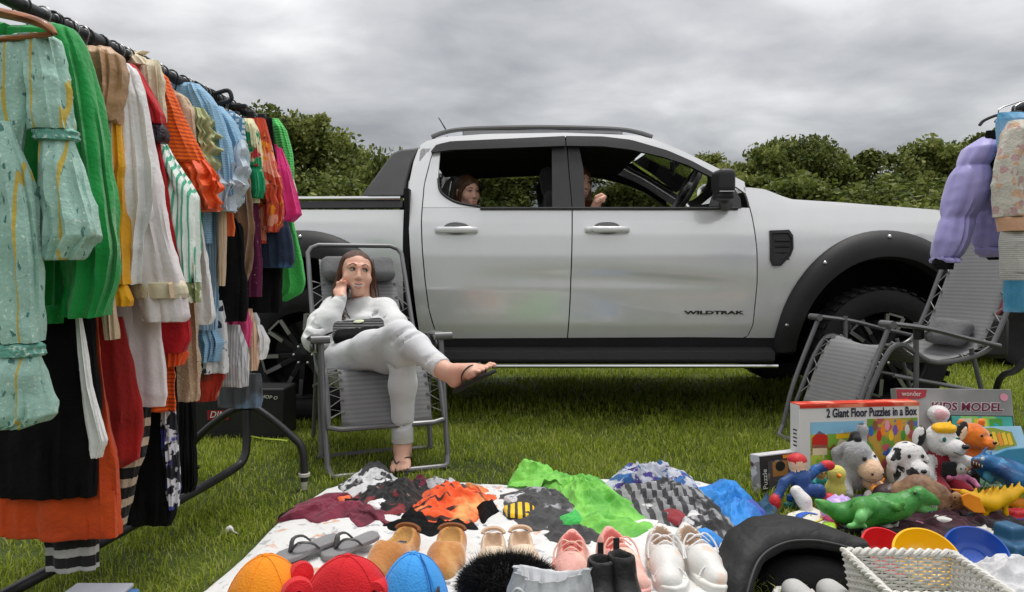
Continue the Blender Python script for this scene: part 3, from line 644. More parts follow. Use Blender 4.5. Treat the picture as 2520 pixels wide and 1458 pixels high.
for nm, a_, b_ in (('rear_door', 1182, 1358), ('front_door', 1440, 1790)):
    tp = line([(a_, 365), ((a_ + b_) // 2, 372 if a_ < 1400 else 385), (b_, 365 if a_ < 1400 else 452)])
    by_cols('window_glass', line([(a_ - 110, 509), (b_ + 40, 509)]), tp, line([(a_ - (95 if a_ < 1400 else 0), 500)])[0][0], line([(b_, 500)])[0][0], TINT, 12, 6, s=-1, off=-.02, rim=.004, parent=[o for o in near_doors if o.name.startswith(nm)][-1])
def seat(x, y, w, name='front_seat'):
    f = SDF((x - .6, y - w, .55), (x + .6, y + w, 1.75), .02)
    f.rbox((x, y, .80), (.26, w * .52, .09), .06, k=.05).rbox((x - .27, y, 1.10), (.075, w * .5, .34), .06, rotm(ry=-.2), k=.05).rbox((x - .37, y, 1.50), (.05, .13, .09), .045, rotm(ry=-.15), k=.03).cap((x - .36, y - .05, 1.36), (x - .37, y - .05, 1.48), .012).cap((x - .36, y + .05, 1.36), (x - .37, y + .05, 1.48), .012)
    return f.mesh(name, SEATM, truck)
for y in (YC - .38, YC + .38): seat(tw(1500, 500)[0] + .02, y, .5)
seat(tw(1150, 500)[0] - .02, YC + .42, .5, 'rear_seat'); 
x = tw(1160, 500)[0]; MB().box((x, YC, .80), (.5, 1.4, .16)).box((x - .22, YC, 1.0), (.14, 1.4, .40), rotm(ry=-.15)).build('rear_bench', SEATM, truck, bevel=.04)
x = tw(1745, 500)[0]; MB().loft([[(x - .20, y, 1.18), (x - .12, y, 1.30), (x + .15, y, 1.34), (x + .3, y, 1.28), (x + .2, y, .8), (x - .12, y, .8)] for y in np.linspace(YC - .78, YC + .78, 8)], True).build('dashboard', DARKIN, truck, sharp=25)
sw = at(1690, 470, YC - .38); th = np.linspace(0, 2 * math.pi, 28)
Rw = rotm(ry=R(-62)); ring = np.stack([.185 * np.cos(th), .185 * np.sin(th), 0 * th], 1) @ Rw.T + sw
wb = MB().tube(ring, .016, 8, cap=False)
for a in (.2, 2.94, 4.71): wb.tube([sw, sw + Rw @ np.array((.17 * math.cos(a), .17 * math.sin(a), 0))], .016, 6)
wb.lathe([(0, .03), (.06, .02), (.07, -.02)], 14, sw, Rw); wb.build('steering_wheel', M('wheel_rim_trim', (.03, .03, .03), .4), truck)
ms = at(1655, 415, YC); MB().box(ms, (.03, .24, .07), rotm(rz=-.25)).tube([ms, ms + (.06, 0, .09)], .01, 6).build('cabin_mirror', BLK, truck, bevel=.01)
# wheels
def wheel(x, y, s):
    w = thing('wheel', None, None, (x - truck.location.x, y - YC, HUBZ)); w.parent = truck; Rm = rotm(rx=R(90) * s); q = np.array((x, y, HUBZ))
    t = MB().lathe([(.262, -.115), (.30, -.128), (.355, -.13), (.385, -.115), (.400, -.08), (.402, 0), (.400, .08), (.385, .115), (.355, .13), (.30, .128), (.285, .122), (.262, .115)], 64, q, Rm)
    for k in range(40):
        a = k * 2 * math.pi / 40
        for e in (-1, 1): t.box(q + Rm @ np.array((.402 * math.cos(a + .03 * e), .402 * math.sin(a + .03 * e), .075 * e)), (.010, .03, .085), Rm @ rotm(rz=a))
    t.build('tyre', TYRE, w)
    MB().lathe([(.264, .112), (.258, .122), (.246, .105), (.236, .03), (.20, .0), (.0, .0)], 48, q, Rm).build('rim', RIMD, w)
    sp = MB(); ml = []
    for k in range(6):
        a = k * 2 * math.pi / 6 + .25
        for e in (-1, 1):
            A = a + e * .13; B = a + e * .20; p0 = np.array((.055 * math.cos(A), .055 * math.sin(A), .085)); p1 = np.array((.245 * math.cos(B), .245 * math.sin(B), .108))
            sp.box(q + Rm @ ((p0 + p1) / 2 - (0, 0, .012)), (.20, .030, .03), Rm @ rotm(rz=B)); 
            p2 = np.array((.15 * math.cos(B), .15 * math.sin(B), .103)); ml.append(MB().box(q + Rm @ ((p2 + p1) / 2 + (0, 0, .005)), (.10, .022, .004), Rm @ rotm(rz=B)))
        ml.append(MB().box(q + Rm @ np.array((.244 * math.cos(a), .244 * math.sin(a), .113)), (.012, .09, .006), Rm @ rotm(rz=a)))
    sp.lathe([(.075, .07), (.07, .095), (.05, .10), (0, .104)], 20, q, Rm); sp.build('spoke', RIMD, w, bevel=.003); [e.build('spoke_face', RIML, w) for e in ml]
    for k in range(6): a = k * math.pi / 3; MB().lathe([(0, .112), (.009, .11), (.010, .09)], 8, q + Rm @ np.array((.055 * math.cos(a), .055 * math.sin(a), 0)), Rm).build('wheel_nut', CHROME, w)
for x in (FX, RX):
    for s in (1, -1): wheel(x, YC - s * (HALF - .11), s)
# ================================================================== left clothes rail
STEEL = M('rail_black_metal', (.028, .028, .030), .38, .35, bump=.15, bs=200, var=.2)
CAPW = M('caster_white', (.45, .44, .38), .5)
def RX_(D): return -1.173 + (D - 1.71) * .094
RZ = 1.535
rail = thing('clothes_rail', 'long black metal clothes rail packed with garments beside the grass', 'clothes rail', (-1.1, 2.4, 0))
MB().tube([(RX_(1.15), 1.15, RZ), (RX_(3.02), 3.02, RZ)], .0165, 12).build('bar', STEEL, rail)
for D in (1.98, 2.55): MB().tube([(RX_(D), D, RZ), (RX_(D + .07), D + .07, RZ)], .021, 12).build('bar_joint', STEEL, rail)
pt = at(606, 1005, 3.0); MB().tube([(RX_(3.0), 3.0, RZ), (pt[0], 3.0, pt[2])], .016, 10).build('post', STEEL, rail)
MB().tube([(RX_(1.2), 1.2, RZ), (RX_(1.2) - .1, 1.2, .05)], .016, 10).build('post', STEEL, rail)
a = [at(477, 1190, 3.07), at(470, 1110, 3.06), at(492, 1072, 3.05), at(560, 1018, 3.02), at(612, 1001, 3.), at(655, 1022, 2.99), at(718, 1074, 2.98), at(744, 1108, 2.97), at(749, 1185, 2.96)]
MB().tube(spline(a, 48), .0155, 10).build('leg_arch', STEEL, rail)
for p in (a[0], a[-1]): MB().lathe([(.018, .05), (.024, .048), (.024, .036), (.012, .034), (.012, -.02), (.0, -.02)], 12, (p[0], p[1], max(.022, p[2] - .05))).build('foot', CAPW if p is a[-1] else STEEL, rail)
b = [at(606, 1010, 2.99), at(607, 1085, 2.97), at(600, 1128, 2.94), at(570, 1158, 2.86), gnd(434, 1235, .10), gnd(318, 1297, .08), gnd(160, 1384, .07), gnd(23, 1458, .06), gnd(-60, 1500, .05)]
MB().tube(spline(b, 50), .017, 10).build('base_rail', STEEL, rail)

def ridged_(P, seed): return 1 - np.minimum(1, abs(fbm(P, seed, 2)) * 2.6)
def cloth(rings_src, D, thick, amp=.008, fr=16., seed=0, n=36, nr=26, sag=0., yoff=0., capped=True):
    """rings from rows (v, u_left, u_right) at depth D; soft vertical folds; returns loft rings"""
    D = D + yoff; yoff = 0.; rows = np.array(rings_src, float); tt = np.linspace(0, 1, len(rows)); T = np.linspace(0, 1, nr)
    vv = np.interp(T, tt, rows[:, 0]); ul = np.interp(T, tt, rows[:, 1]); ur = np.interp(T, tt, rows[:, 2]); ph = np.linspace(0, 2 * math.pi, n, endpoint=False); out = []
    for i in range(nr):
        A, B = at(ul[i], vv[i], D), at(ur[i], vv[i], D); c = (A + B) / 2; a = (B[0] - A[0]) / 2; k = min(1., .25 + 1.6 * T[i])
        b = thick * (np.interp(T[i], tt, rows[:, 3]) if rows.shape[1] > 3 else 1.) * min(1., .45 + 3 * T[i]) * (1 if i < nr - 1 else .9); x = c[0] + a * np.cos(ph); y = np.sin(ph) * b * (abs(np.sin(ph)) ** -.3 if False else 1)
        q = np.stack([(x - c[0]) * fr + 3 * np.sin(ph), np.full(n, c[2] * 2.6), np.cos(ph) * 1.4], 1); w = fbm(q, seed, 2); w2 = fbm(np.stack([np.full(n, seed * 1.7), np.full(n, c[2] * 9), ph * .8], 1), seed + 5, 2)
        w3 = fbm(np.stack([(x - c[0]) * 11 + c[2] * 13, c[2] * 17 - (x - c[0]) * 8, np.sin(ph) + seed], 1), seed + 9, 2)
        rg = np.clip(1 - abs(fbm(np.stack([(x - c[0]) * 7 + c[2] * 6 + seed, c[2] * 10 - (x - c[0]) * 5, np.sin(ph) * .8 + seed * .3], 1), seed + 2, 2)) * 3.2, 0, 1) ** 2
        w3 = w3 + 1.1 * rg
        cc = np.stack([np.cos(ph) * (1.1 + 26 * min(a, .12)), np.sin(ph) * 2.2, np.full(n, c[2] * 1.3 + seed)], 1); pl = ridged_(cc, seed + 3)
        e = amp * k * (1.7 * pl + .38 * w3 + .5 * w2 - .6); P = np.stack([x + e * np.cos(ph) * .8, D + y + e * (np.sin(ph) * .6 + .6 * np.sign(np.sin(ph) + 1e-6)) + amp * k * w, np.full(n, c[2]) + .3 * amp * w * k], 1)
        P[:, 2] -= sag * (a and ((x - c[0]) / max(a, 1e-3)) ** 2) * (1 - T[i]) * .5
        out.append(P)
    return out
GN = [0]
def garment(name, label, cat, D, torso, mat, sleeves=(), parts=(), thick=.024, amp=.008, group='garments hanging on the left rail', mirror=True, fr=16., hook=True):
    """torso rows (v, right edge[, left edge]); sleeves and parts: (part name, rows (v, left, right), material, thickness, fold size)"""
    GN[0] += 1; sd = GN[0]; xr = RX_(D); uc = 1260 + xr / D * FPX
    root = thing(name, label, cat, (xr, D, RZ), 0, group)
    rows = [(r[0], r[2] if len(r) > 2 else 2 * uc - r[1], r[1]) for r in torso]
    MB().loft(cloth(rows, D, thick, amp, fr, sd, 60, 40)).build('torso' if sleeves else 'body', mat, root, sharp=60)
    for k, (nm, rw, mt, th, am, *ex) in enumerate(list(sleeves) + list(parts)):
        yo = ex[0] if ex else -.012
        MB().loft(cloth(rw, D, th * .72, am, 34., sd * 3 + k, 44, 38, yoff=yo)).build(nm, mt or mat, root, sharp=60)
        if mirror and nm == 'sleeve':
            MB().loft(cloth([(v, 2 * uc - r, 2 * uc - l) for v, l, r in rw], D, th, am, 34., sd * 3 + k + 1, 20, 16, yoff=yo)).build(nm, mt or mat, root, sharp=60)
    if hook: hanger(D, RZ - .10, sd)
    return root
HWIRE = M('hanger_black', (.02, .02, .021), .35, .2); HSILV = M('hanger_wire', (.30, .30, .30), .3, .8)
def hanger(D, z, sd):
    x = RX_(D); h = thing('hanger', 'thin coat hanger hooked over the long left rail', 'hanger', (x, D, RZ), 0, 'coat hangers on the left rail'); dy = .012 * math.sin(sd * 2.3)
    th = np.linspace(-.5, 3.6, 14); r = .0225; pts = [(x + r * math.cos(t), D + dy * .3, RZ + r * math.sin(t)) for t in th][::-1]
    pts = pts + [(x + .012, D, RZ - .04), (x, D, z + .03)]; m = HWIRE if sd % 3 else HSILV
    MB().tube(pts, .0028 if sd % 3 else .002, 6).build('hook', m, h); MB().tube(spline([(x - .09, D, z - .05), (x - .06, D, z - .02), (x, D, z + .012), (x + .06, D, z - .02), (x + .09, D, z - .05)], 15), .004, 6).build('arm', m, h)

# ---- fabrics
def C(h):
    h = h.lstrip('#'); q = [int(h[i:i + 2], 16) / 255 for i in (0, 2, 4)]; return tuple(x / 12.92 if x <= .04045 else ((x + .055) / 1.055) ** 2.4 for x in q)
MINT = fab('mint_chiffon', C('a3c8bb'), [('noise', 150, C('d9ecdf'), .60, .70), ('noise', 70, C('4f7f78'), .64, .68, (1, 1, .5)), ('wavex', 5.5, C('c9b04e'), .972, .985)], var=.16)
MINTB = fab('mint_smocking', C('6fae9e'), [('noise', 90, C('d4e6dc'), .55, .65)], bump=1, bs=120)
GREEN = fab('kelly_green', C('0f9440'), var=.14, sheen=.3); BLACKF = fab('black_fabric', (.006, .006, .0065), var=.3, sheen=0., spec=.15)
TAN = fab('tan_satin', C('b48c66'), rough=.4, var=.15); MUST = fab('mustard', C('e0a012'), var=.12); WHITE = fab('white_cotton', C('e6e4e4'), var=.05)
TRENCH = fab('pale_trench', C('e3d9db'), var=.06, bump=.35); RED = fab('red_wool', C('b80f1c'), var=.14); BEAD = M('dark_beads', (.02, .008, .018), .25, bump=1, bs=160)
CREAM = fab('cream', C('dccfb4'), var=.07); STRIPE = fab('mint_stripe', C('e6efe8'), [('wavex', 22, C('4fae8c'), .62, .72)], var=.06)
OLIVE = fab('olive_print', C('7c8a52'), [('noise', 30, C('e4e2c8'), .5, .6), ('noise', 25, C('4a2a3a'), .6, .66)])
ORKNIT = fab('orange_knit', C('f2640a'), [('wavez', 26, C('b8400a'), .3, .9)], bump=.8, bs=60); ORRUF = fab('orange_chiffon', C('f05a0a'), [('noise', 7, C('c83c06'), .4, .7)], rough=.6)
LACE = fab('cream_lace', C('dcc9ae'), [('vor', 90, C('b39a7e'), .0, .28)], bump=1, bs=150); SAGE = fab('sage_ruffle', C('a9ae80'), var=.12)
SKYB = fab('light_blue', C('93bad6'), [('wavez', 40, C('7ea9c9'), .4, .8)], var=.06); GREYB = fab('blue_grey_frill', C('b9c4cf'), var=.08)
RIBB = fab('blue_rib', C('9db9cf'), [('wavex', 34, C('6f93b0'), .55, .75)], bump=.5); BEIGE = fab('beige_knit', C('c9b094'), var=.08)
PLAID = fab('blue_plaid', C('cfdbe2'), [('wavex', 16, C('5c86a8'), .62, .7), ('wavez', 16, C('5c86a8'), .62, .7)]); CORAL = fab('coral_orange', C('ee6a34'))
SUEDE = fab('brown_suede', C('7a5a40'), var=.25, vs_=16, sheen=.4); FLORG = fab('green_floral', C('e9e2b8'), [('noise', 13, C('12935c'), .50, .54), ('noise', 17, C('c2303a'), .60, .63)])
EMER = fab('emerald_print', C('0f9461'), [('noise', 16, C('c2303a'), .62, .65), ('noise', 12, C('e9e2b8'), .66, .69)])
PAIS = fab('paisley', C('c4262c'), [('cell', 34, C('e8d8d0'), .62, .66), ('noise', 22, C('ee9a1a'), .57, .62), ('vor', 60, C('5a0f3c'), .0, .2)])
ORFLO = fab('orange_floral', C('d0482a'), [('cell', 22, C('f0a088'), .66, .7), ('noise', 20, C('f09020'), .58, .62), ('noise', 31, C('5c241a'), .60, .64)])
DENIM = fab('dark_denim', C('1d2c44'), [('noise', 12, C('3a5f86'), .55, .7)]); FUCH = fab('fuchsia', C('d92d7c'), var=.12); LIME = fab('lime_knit', C('5fd06a'), [('wavez', 30, C('3aa04a'), .4, .85)], bump=.7)
LIME2 = fab('lime_terry', C('3fb552'), bump=1, bs=120); PINK = fab('pink_jersey', C('d9467e'))
ORWOOL = fab('orange_wool', C('cc4a10'), [('noise', 5, C('a83208'), .4, .7)], var=.12); DRED = fab('dark_red', C('8c1410'), [('noise', 4, C('b81c18'), .45, .7)])
ZIG = fab('zigzag_print', (.012, .012, .013), [('wavez_d', 3.4, C('cbb6a0'), .60, .64, (1, 1, 1.6))]); ZIG2 = fab('wave_print', (.012, .012, .013), [('wavez_d', 4.5, C('b9b9b9'), .58, .62, (2, 2, 1.4))])
BWP = fab('blue_white_print', C('12121c'), [('noise', 26, C('d6d6de'), .52, .545), ('noise', 17, C('3c3c90'), .58, .64)], var=.05)
FLOW = fab('white_floral', C('dedede'), [('noise', 34, (.03, .03, .05), .60, .63), ('noise', 15, C('2d3c90'), .66, .70)]); REDP = fab('red_print', C('a8280f'), [('noise', 9, C('5c2410'), .5, .6), ('noise', 12, C('c79a70'), .63, .68)])
PLEAT = fab('white_pleats', C('d2d2d4'), [('wavex', 30, C('a9a9ae'), .5, .8)]); PEACH = fab('peach_rib', C('e0bda0'), [('wavex', 40, C('c29a80'), .5, .8)])
JEAN = fab('faded_denim', C('54585e'), [('noise', 6, C('82a8c8'), .60, .75)])
LILACR = fab('rose_lining', C('c9a9b8'))

g = garment
mint = g('dress', 'mint chiffon dress with yellow dotted stripes and gathered bell sleeves on a wooden hanger', 'dress', 1.60, [(90, 92), (120, 96), (220, 80), (330, 56), (430, 42), (640, 34), (1000, 30)], MINT,
  [('sleeve', [(86, 40, 122), (100, 45, 140), (200, 70, 163), (322, 84, 181)], None, .05, .008, .02)],
  [('sleeve_band', [(318, 88, 180), (326, 84, 188), (334, 92, 182), (342, 88, 187), (348, 94, 180)], MINTB, .045, .004, .02), ('sleeve_bell', [(346, 100, 180), (400, 108, 192), (470, 112, 210), (550, 116, 236), (582, 118, 242), (606, 120, 214), (640, 122, 188)], None, .055, .010, .02),
   ('long_sleeve', [(300, -70, 20), (420, -60, 60), (520, -50, 80), (640, -40, 92), (842, -20, 99)], None, .045, .009, -.05), ('sleeve_band', [(842, -10, 100), (851, -14, 106), (860, -8, 101), (870, -14, 106), (876, -10, 100)], MINTB, .045, .004, -.05), ('sleeve_bell', [(874, -10, 98), (920, -20, 106), (980, -30, 116), (1022, -36, 120), (1040, -40, 104), (1052, -44, 60)], None, .06, .010, -.05)], mirror=False, amp=.009, hook=False)
g('jacket', 'kelly green jacket hanging behind the mint chiffon dress', 'jacket', 1.75, [(66, 130), (80, 150), (300, 150), (640, 152), (792, 150)], GREEN, [('sleeve', [(62, 118, 150), (72, 122, 176), (110, 135, 196), (200, 148, 222), (350, 160, 248), (500, 165, 270), (620, 160, 287), (700, 165, 276), (780, 150, 250)], None, .05, .012)], [('hem_band', [(752, 40, 151), (796, 40, 150)], None, .03, .004)])
g('coat', 'long black coat hanging between the kelly green jacket and the tan satin dress', 'coat', 1.81, [(100, 196), (125, 213), (500, 216), (800, 226), (1000, 246), (1100, 240), (1222, 230)], BLACKF, thick=.03)
g('scarf', 'narrow white scarf hanging low against the long black coat', 'scarf', 1.775, [(780, 200, 186), (950, 224, 204), (1085, 262, 222), (1126, 246, 230)], WHITE, thick=.012, amp=.004, hook=False)
g('dress', 'tan satin dress with ruched puff sleeves', 'dress', 1.86, [(125, 270), (160, 262), (400, 262), (700, 262)], TAN, [('sleeve', [(118, 212, 272), (140, 205, 290), (175, 210, 296), (215, 218, 294), (260, 222, 286), (300, 228, 280)], None, .05, .018)], [('ribbon', [(290, 232, 276), (500, 240, 270), (700, 250, 275), (836, 266, 282)], BEIGE, .012, .006)])
g('cardigan', 'mustard yellow cardigan with a long cuffed sleeve', 'cardigan', 1.91, [(195, 286), (300, 290), (600, 290)], MUST, [('sleeve', [(200, 262, 290), (300, 268, 297), (410, 270, 305), (440, 268, 300), (600, 270, 304), (700, 272, 308)], None, .035, .01)], [('cuff', [(698, 274, 310), (740, 276, 322), (754, 278, 320)], None, .036, .004)])
g('blouse', 'white blouse with a long loose sleeve hanging in front of the pale belted coat', 'blouse', 1.97, [(155, 292), (175, 318), (300, 322), (690, 330)], WHITE, [('sleeve', [(156, 285, 312), (175, 288, 328), (250, 292, 349), (400, 300, 366), (500, 306, 372), (580, 312, 357), (640, 318, 351), (700, 316, 345)], None, .05, .014)])
g('trench_coat', 'pale pinkish trench coat with a belted cuff', 'coat', 2.03, [(170, 325), (300, 345), (600, 368), (800, 392), (960, 404), (1000, 402)], TRENCH, [('sleeve', [(170, 300, 335), (220, 306, 350), (420, 320, 388), (560, 330, 412), (690, 333, 446), (780, 348, 461), (792, 356, 452)], None, .055, .008, -.035)], [('cuff_strap', [(688, 330, 448), (704, 330, 458), (722, 333, 462), (734, 336, 458)], CREAM, .062, .003, -.035), ('buckle', [(690, 428, 440), (734, 432, 446)], BEIGE, .07, .0, -.035)], amp=.010)
g('coat', 'red coat with a puff sleeve ending in a dark beaded cuff', 'coat', 2.10, [(158, 312), (200, 342), (300, 380), (500, 422), (690, 452), (790, 465), (836, 469), (868, 455)], RED, [('sleeve', [(160, 298, 330), (185, 306, 348), (230, 324, 372), (285, 345, 400), (308, 356, 400)], None, .05, .012, -.02)], [('cuff', [(304, 360, 402), (322, 376, 409), (340, 380, 410), (352, 388, 404)], BEAD, .04, .004, -.02)])
g('blouse', 'green and white striped blouse with a wide loose sleeve', 'blouse', 2.15, [(300, 380), (400, 405), (600, 420)], STRIPE, [('sleeve', [(345, 392, 404), (400, 396, 432), (462, 404, 470), (485, 412, 482), (600, 434, 482), (695, 452, 482)], None, .05, .010)], [('print_hem', [(560, 444, 474), (690, 454, 482), (745, 462, 488)], OLIVE, .04, .012)])
g('blouse', 'cream blouse with a shirt collar showing above the orange ribbed jumper', 'blouse', 2.19, [(128, 318), (142, 352), (160, 385), (185, 397), (300, 400), (500, 405)], CREAM, [('sleeve', [(150, 350, 390), (200, 356, 398), (300, 362, 402)], None, .04, .008)], [('collar', [(128, 300, 330), (150, 318, 366), (166, 330, 378)], None, .05, .004)])
g('jumper', 'orange ribbed jumper with a ruffled chiffon sleeve end', 'jumper', 2.25, [(172, 380), (192, 404), (300, 420), (500, 425), (700, 430)], ORKNIT, [('sleeve', [(172, 372, 392), (190, 378, 408), (240, 384, 428), (300, 388, 456), (380, 402, 495), (402, 408, 506)], None, .05, .005)], [('ruffle', [(396, 408, 506), (415, 428, 520), (432, 440, 530), (446, 446, 522), (462, 452, 533), (480, 464, 524), (498, 474, 533), (518, 494, 526)], ORRUF, .055, .03)])
g('dress', 'cream dress with a scalloped lace hem hanging low', 'dress', 2.23, [(300, 400), (480, 455), (700, 474), (800, 476), (900, 482), (970, 486), (988, 480)], LACE, thick=.028, amp=.010)
g('top', 'beige sleeveless top on a black hanger just right of the orange ribbed jumper', 'top', 2.32, [(222, 428), (240, 458), (275, 476), (400, 486), (600, 492), (705, 498)], BEIGE)
g('dress', 'white cotton dress hanging under the orange ruffle', 'dress', 2.30, [(400, 470), (590, 505), (700, 515), (780, 522), (800, 512)], WHITE, amp=.012)
g('blouse', 'sage green blouse covered in ruffles', 'blouse', 2.38, [(262, 478), (280, 500), (400, 505), (520, 505)], SAGE, [('sleeve', [(268, 476, 500), (288, 480, 512), (300, 482, 524), (318, 482, 512), (334, 484, 528), (350, 486, 514), (368, 488, 530), (384, 490, 516), (402, 494, 528), (430, 500, 518)], None, .06, .024)])
g('shirt', 'light blue shirt with a grey frilled cuff', 'shirt', 2.44, [(205, 478), (225, 495), (400, 510), (600, 515)], SKYB, [('sleeve', [(208, 462, 490), (228, 470, 508), (262, 482, 534), (350, 502, 562), (420, 518, 570), (480, 526, 574)], None, .045, .008)], [('cuff_frill', [(400, 522, 578), (430, 520, 566), (455, 524, 590), (480, 530, 570), (520, 532, 562)], GREYB, .05, .024)])
g('dress', 'pale blue ribbed dress hanging lower than its neighbours', 'dress', 2.48, [(300, 500), (480, 540), (520, 548), (600, 548), (700, 541), (812, 530)], RIBB, parts=[('long_sleeve', [(510, 536, 556), (600, 540, 556), (704, 542, 553)], BEIGE, .03, .004)])
g('jumper', 'pale blue knitted jumper with a white frilled cuff', 'jumper', 2.52, [(262, 532), (285, 550), (500, 560)], SKYB, [('sleeve', [(264, 524, 548), (300, 540, 576), (350, 552, 598), (400, 558, 604)], None, .045, .006)], [('cuff_frill', [(345, 566, 598), (370, 556, 606), (392, 560, 598), (415, 554, 609), (436, 552, 594), (460, 546, 600), (490, 544, 580), (512, 544, 566)], GREYB, .055, .022)])
g('skirt', 'small coral orange skirt hanging below the white frilled cuff', 'skirt', 2.535, [(490, 566), (500, 568), (560, 578), (582, 574)], CORAL, amp=.004, thick=.014)
g('shirt', 'blue and white plaid shirt', 'shirt', 2.59, [(275, 574), (292, 592), (340, 600), (500, 596)], PLAID)
g('coat', 'brown suede coat hanging above a black dress', 'coat', 2.63, [(380, 596), (410, 604), (450, 612), (560, 626), (650, 613), (712, 600)], SUEDE, amp=.010)
g('dress', 'plain black dress below the brown suede coat', 'dress', 2.60, [(530, 580), (560, 590), (700, 605), (792, 602)], BLACKF)
g('blouse', 'cream and green floral blouse with an emerald cuff', 'blouse', 2.71, [(292, 606), (312, 626), (400, 636), (500, 636)], FLORG, [('sleeve', [(294, 600, 624), (320, 606, 634), (380, 610, 642), (412, 612, 644)], None, .045, .006)], [('cuff', [(406, 606, 642), (440, 612, 649), (472, 618, 651), (488, 622, 644)], EMER, .045, .008)])
g('dress', 'red and white paisley dress', 'dress', 2.73, [(380, 610), (500, 630), (600, 642), (690, 646), (730, 645)], PAIS, amp=.010)
g('blouse', 'orange floral blouse with a gathered sleeve', 'blouse', 2.78, [(292, 638), (350, 650), (600, 655)], ORFLO, [('sleeve', [(292, 630, 650), (350, 640, 664), (420, 650, 680), (466, 656, 692), (484, 652, 688), (500, 658, 692), (540, 658, 690), (572, 664, 682)], None, .045, .014)])
g('shorts', 'dark denim button front shorts', 'shorts', 2.80, [(545, 708, 640), (570, 714, 640), (600, 719, 642), (640, 722, 644), (660, 716, 646)], DENIM, amp=.005, hook=False)
g('trousers', 'black trousers hanging from a clip hanger near the far end', 'trousers', 2.84, [(290, 668), (300, 668), (400, 676), (560, 690), (700, 690), (770, 688)], BLACKF)
g('blouse', 'fuchsia pink blouse with a cuffed sleeve', 'blouse', 2.88, [(355, 680), (420, 690), (520, 700)], FUCH, [('sleeve', [(365, 678, 692), (430, 688, 714), (500, 698, 728), (528, 700, 734), (546, 700, 716)], None, .04, .010)])
g('cardigan', 'lime green ribbed cardigan at the far end', 'cardigan', 2.94, [(292, 676), (320, 690), (400, 700), (560, 720), (620, 736), (700, 748), (722, 742), (742, 706)], LIME2, [('sleeve', [(294, 664, 686), (320, 676, 704), (380, 688, 720), (425, 694, 722), (452, 700, 719)], LIME, .05, .006)], [('lining', [(440, 708, 722), (470, 712, 728), (492, 716, 727)], CREAM, .03, .004)])
g('skirt', 'narrow pink skirt hem beneath the dark denim shorts', 'skirt', 2.90, [(600, 676), (690, 680), (752, 681)], PINK, thick=.018)
# lower hems along the rail
g('coat', 'long orange wool coat reaching almost to the ground', 'coat', 1.85, [(130, 196), (700, 232), (1000, 262), (1120, 279), (1300, 285), (1318, 284)], ORWOOL, parts=[('hem_band', [(1210, 20, 283), (1322, 20, 286)], None, .034, .004)], thick=.03, amp=.010)
g('skirt', 'dark red skirt hanging below the pale belted coat', 'skirt', 1.95, [(780, 300), (990, 342), (1130, 338), (1152, 300)], DRED, thick=.03)
g('dress', 'dress with a black and beige diagonal band print', 'dress', 2.08, [(900, 370), (1000, 369), (1100, 352), (1200, 328), (1300, 298)], ZIG)
g('skirt', 'long skirt with a black and white wave print near the ground', 'skirt', 1.90, [(1150, 236), (1300, 240), (1400, 236)], ZIG2)
g('skirt', 'orange pleated skirt under the red coat', 'skirt', 2.13, [(830, 425), (930, 428), (1012, 431)], ORKNIT, parts=[('ruffle', [(848, 418, 444), (872, 420, 447), (900, 424, 440)], ORRUF, .03, .014)], amp=.012)
g('dress', 'long black dress touching the base rail', 'dress', 2.18, [(900, 432), (1000, 434), (1200, 430), (1262, 428), (1290, 420)], BLACKF)
g('trousers', 'long trousers in a dense blue and white print', 'trousers', 2.165, [(980, 430, 398), (1100, 436, 403), (1200, 441, 412), (1250, 437, 420)], BWP, thick=.02, hook=False, amp=.005)
g('dress', 'second long black dress, behind the blue and white printed trousers', 'dress', 2.45, [(900, 470), (1000, 474), (1190, 478), (1210, 470)], BLACKF)
g('top', 'light blue top with a frilled puff sleeve', 'top', 2.53, [(740, 500), (800, 505)], SKYB, [('sleeve', [(792, 484, 522), (820, 482, 526), (846, 488, 534), (872, 490, 530), (892, 496, 522)], None, .05, .018)])
g('skirt', 'red printed skirt below the white floral dress', 'skirt', 2.57, [(860, 545), (930, 552), (985, 530)], REDP)
g('dress', 'white dress with small blue and black flowers', 'dress', 2.56, [(740, 545), (800, 554), (880, 557), (918, 555)], FLOW, amp=.011)
g('skirt', 'white pleated skirt beside the blue and black flowered dress', 'skirt', 2.65, [(800, 590), (850, 600), (900, 607), (952, 606)], PLEAT, amp=.011)
g('top', 'pink top hem under the plain black dress', 'top', 2.68, [(760, 608), (800, 613), (856, 611)], PINK, thick=.018)
g('top', 'peach ribbed top hanging low beside a white frill', 'top', 2.72, [(760, 622), (800, 628), (880, 633), (912, 630)], PEACH)
g('blouse', 'white blouse with a small frilled puff sleeve hanging low', 'blouse', 2.78, [(770, 630), (800, 634)], WHITE, [('sleeve', [(800, 618, 640), (830, 622, 650), (858, 622, 650), (884, 626, 642)], None, .04, .016)])
g('jeans', 'faded flared jeans with light blue edges hanging lowest at the far end', 'jeans', 2.84, [(920, 641), (950, 643), (985, 644), (1002, 640)], JEAN, thick=.03)
# wooden hanger of the mint dress
WOOD = M('hanger_wood', C('a8673a'), .45, pats=[('noise', 8, C('7a4522'), .45, .6, (1, 1, 12))], coat=.2, var=.1)
wh = thing('wooden_hanger', 'brown wooden coat hanger holding the mint chiffon dress', 'hanger', (RX_(1.6), 1.60, RZ))
MB().tube(spline([at(-60, 18, 1.6), at(0, 32, 1.59), at(60, 45, 1.58), at(110, 62, 1.58), at(136, 84, 1.58)], 16), [.019] * 12 + [.018, .016, .012, .007], 10, flat=.55).build('arm', WOOD, wh)
MB().tube([at(-40, 102, 1.585), at(128, 84, 1.58)], .006, 8).build('bar', WOOD, wh)
MB().tube([at(-57, 16, 1.6), at(-57, -20, 1.6)], .003, 6).build('hook', HSILV, wh)
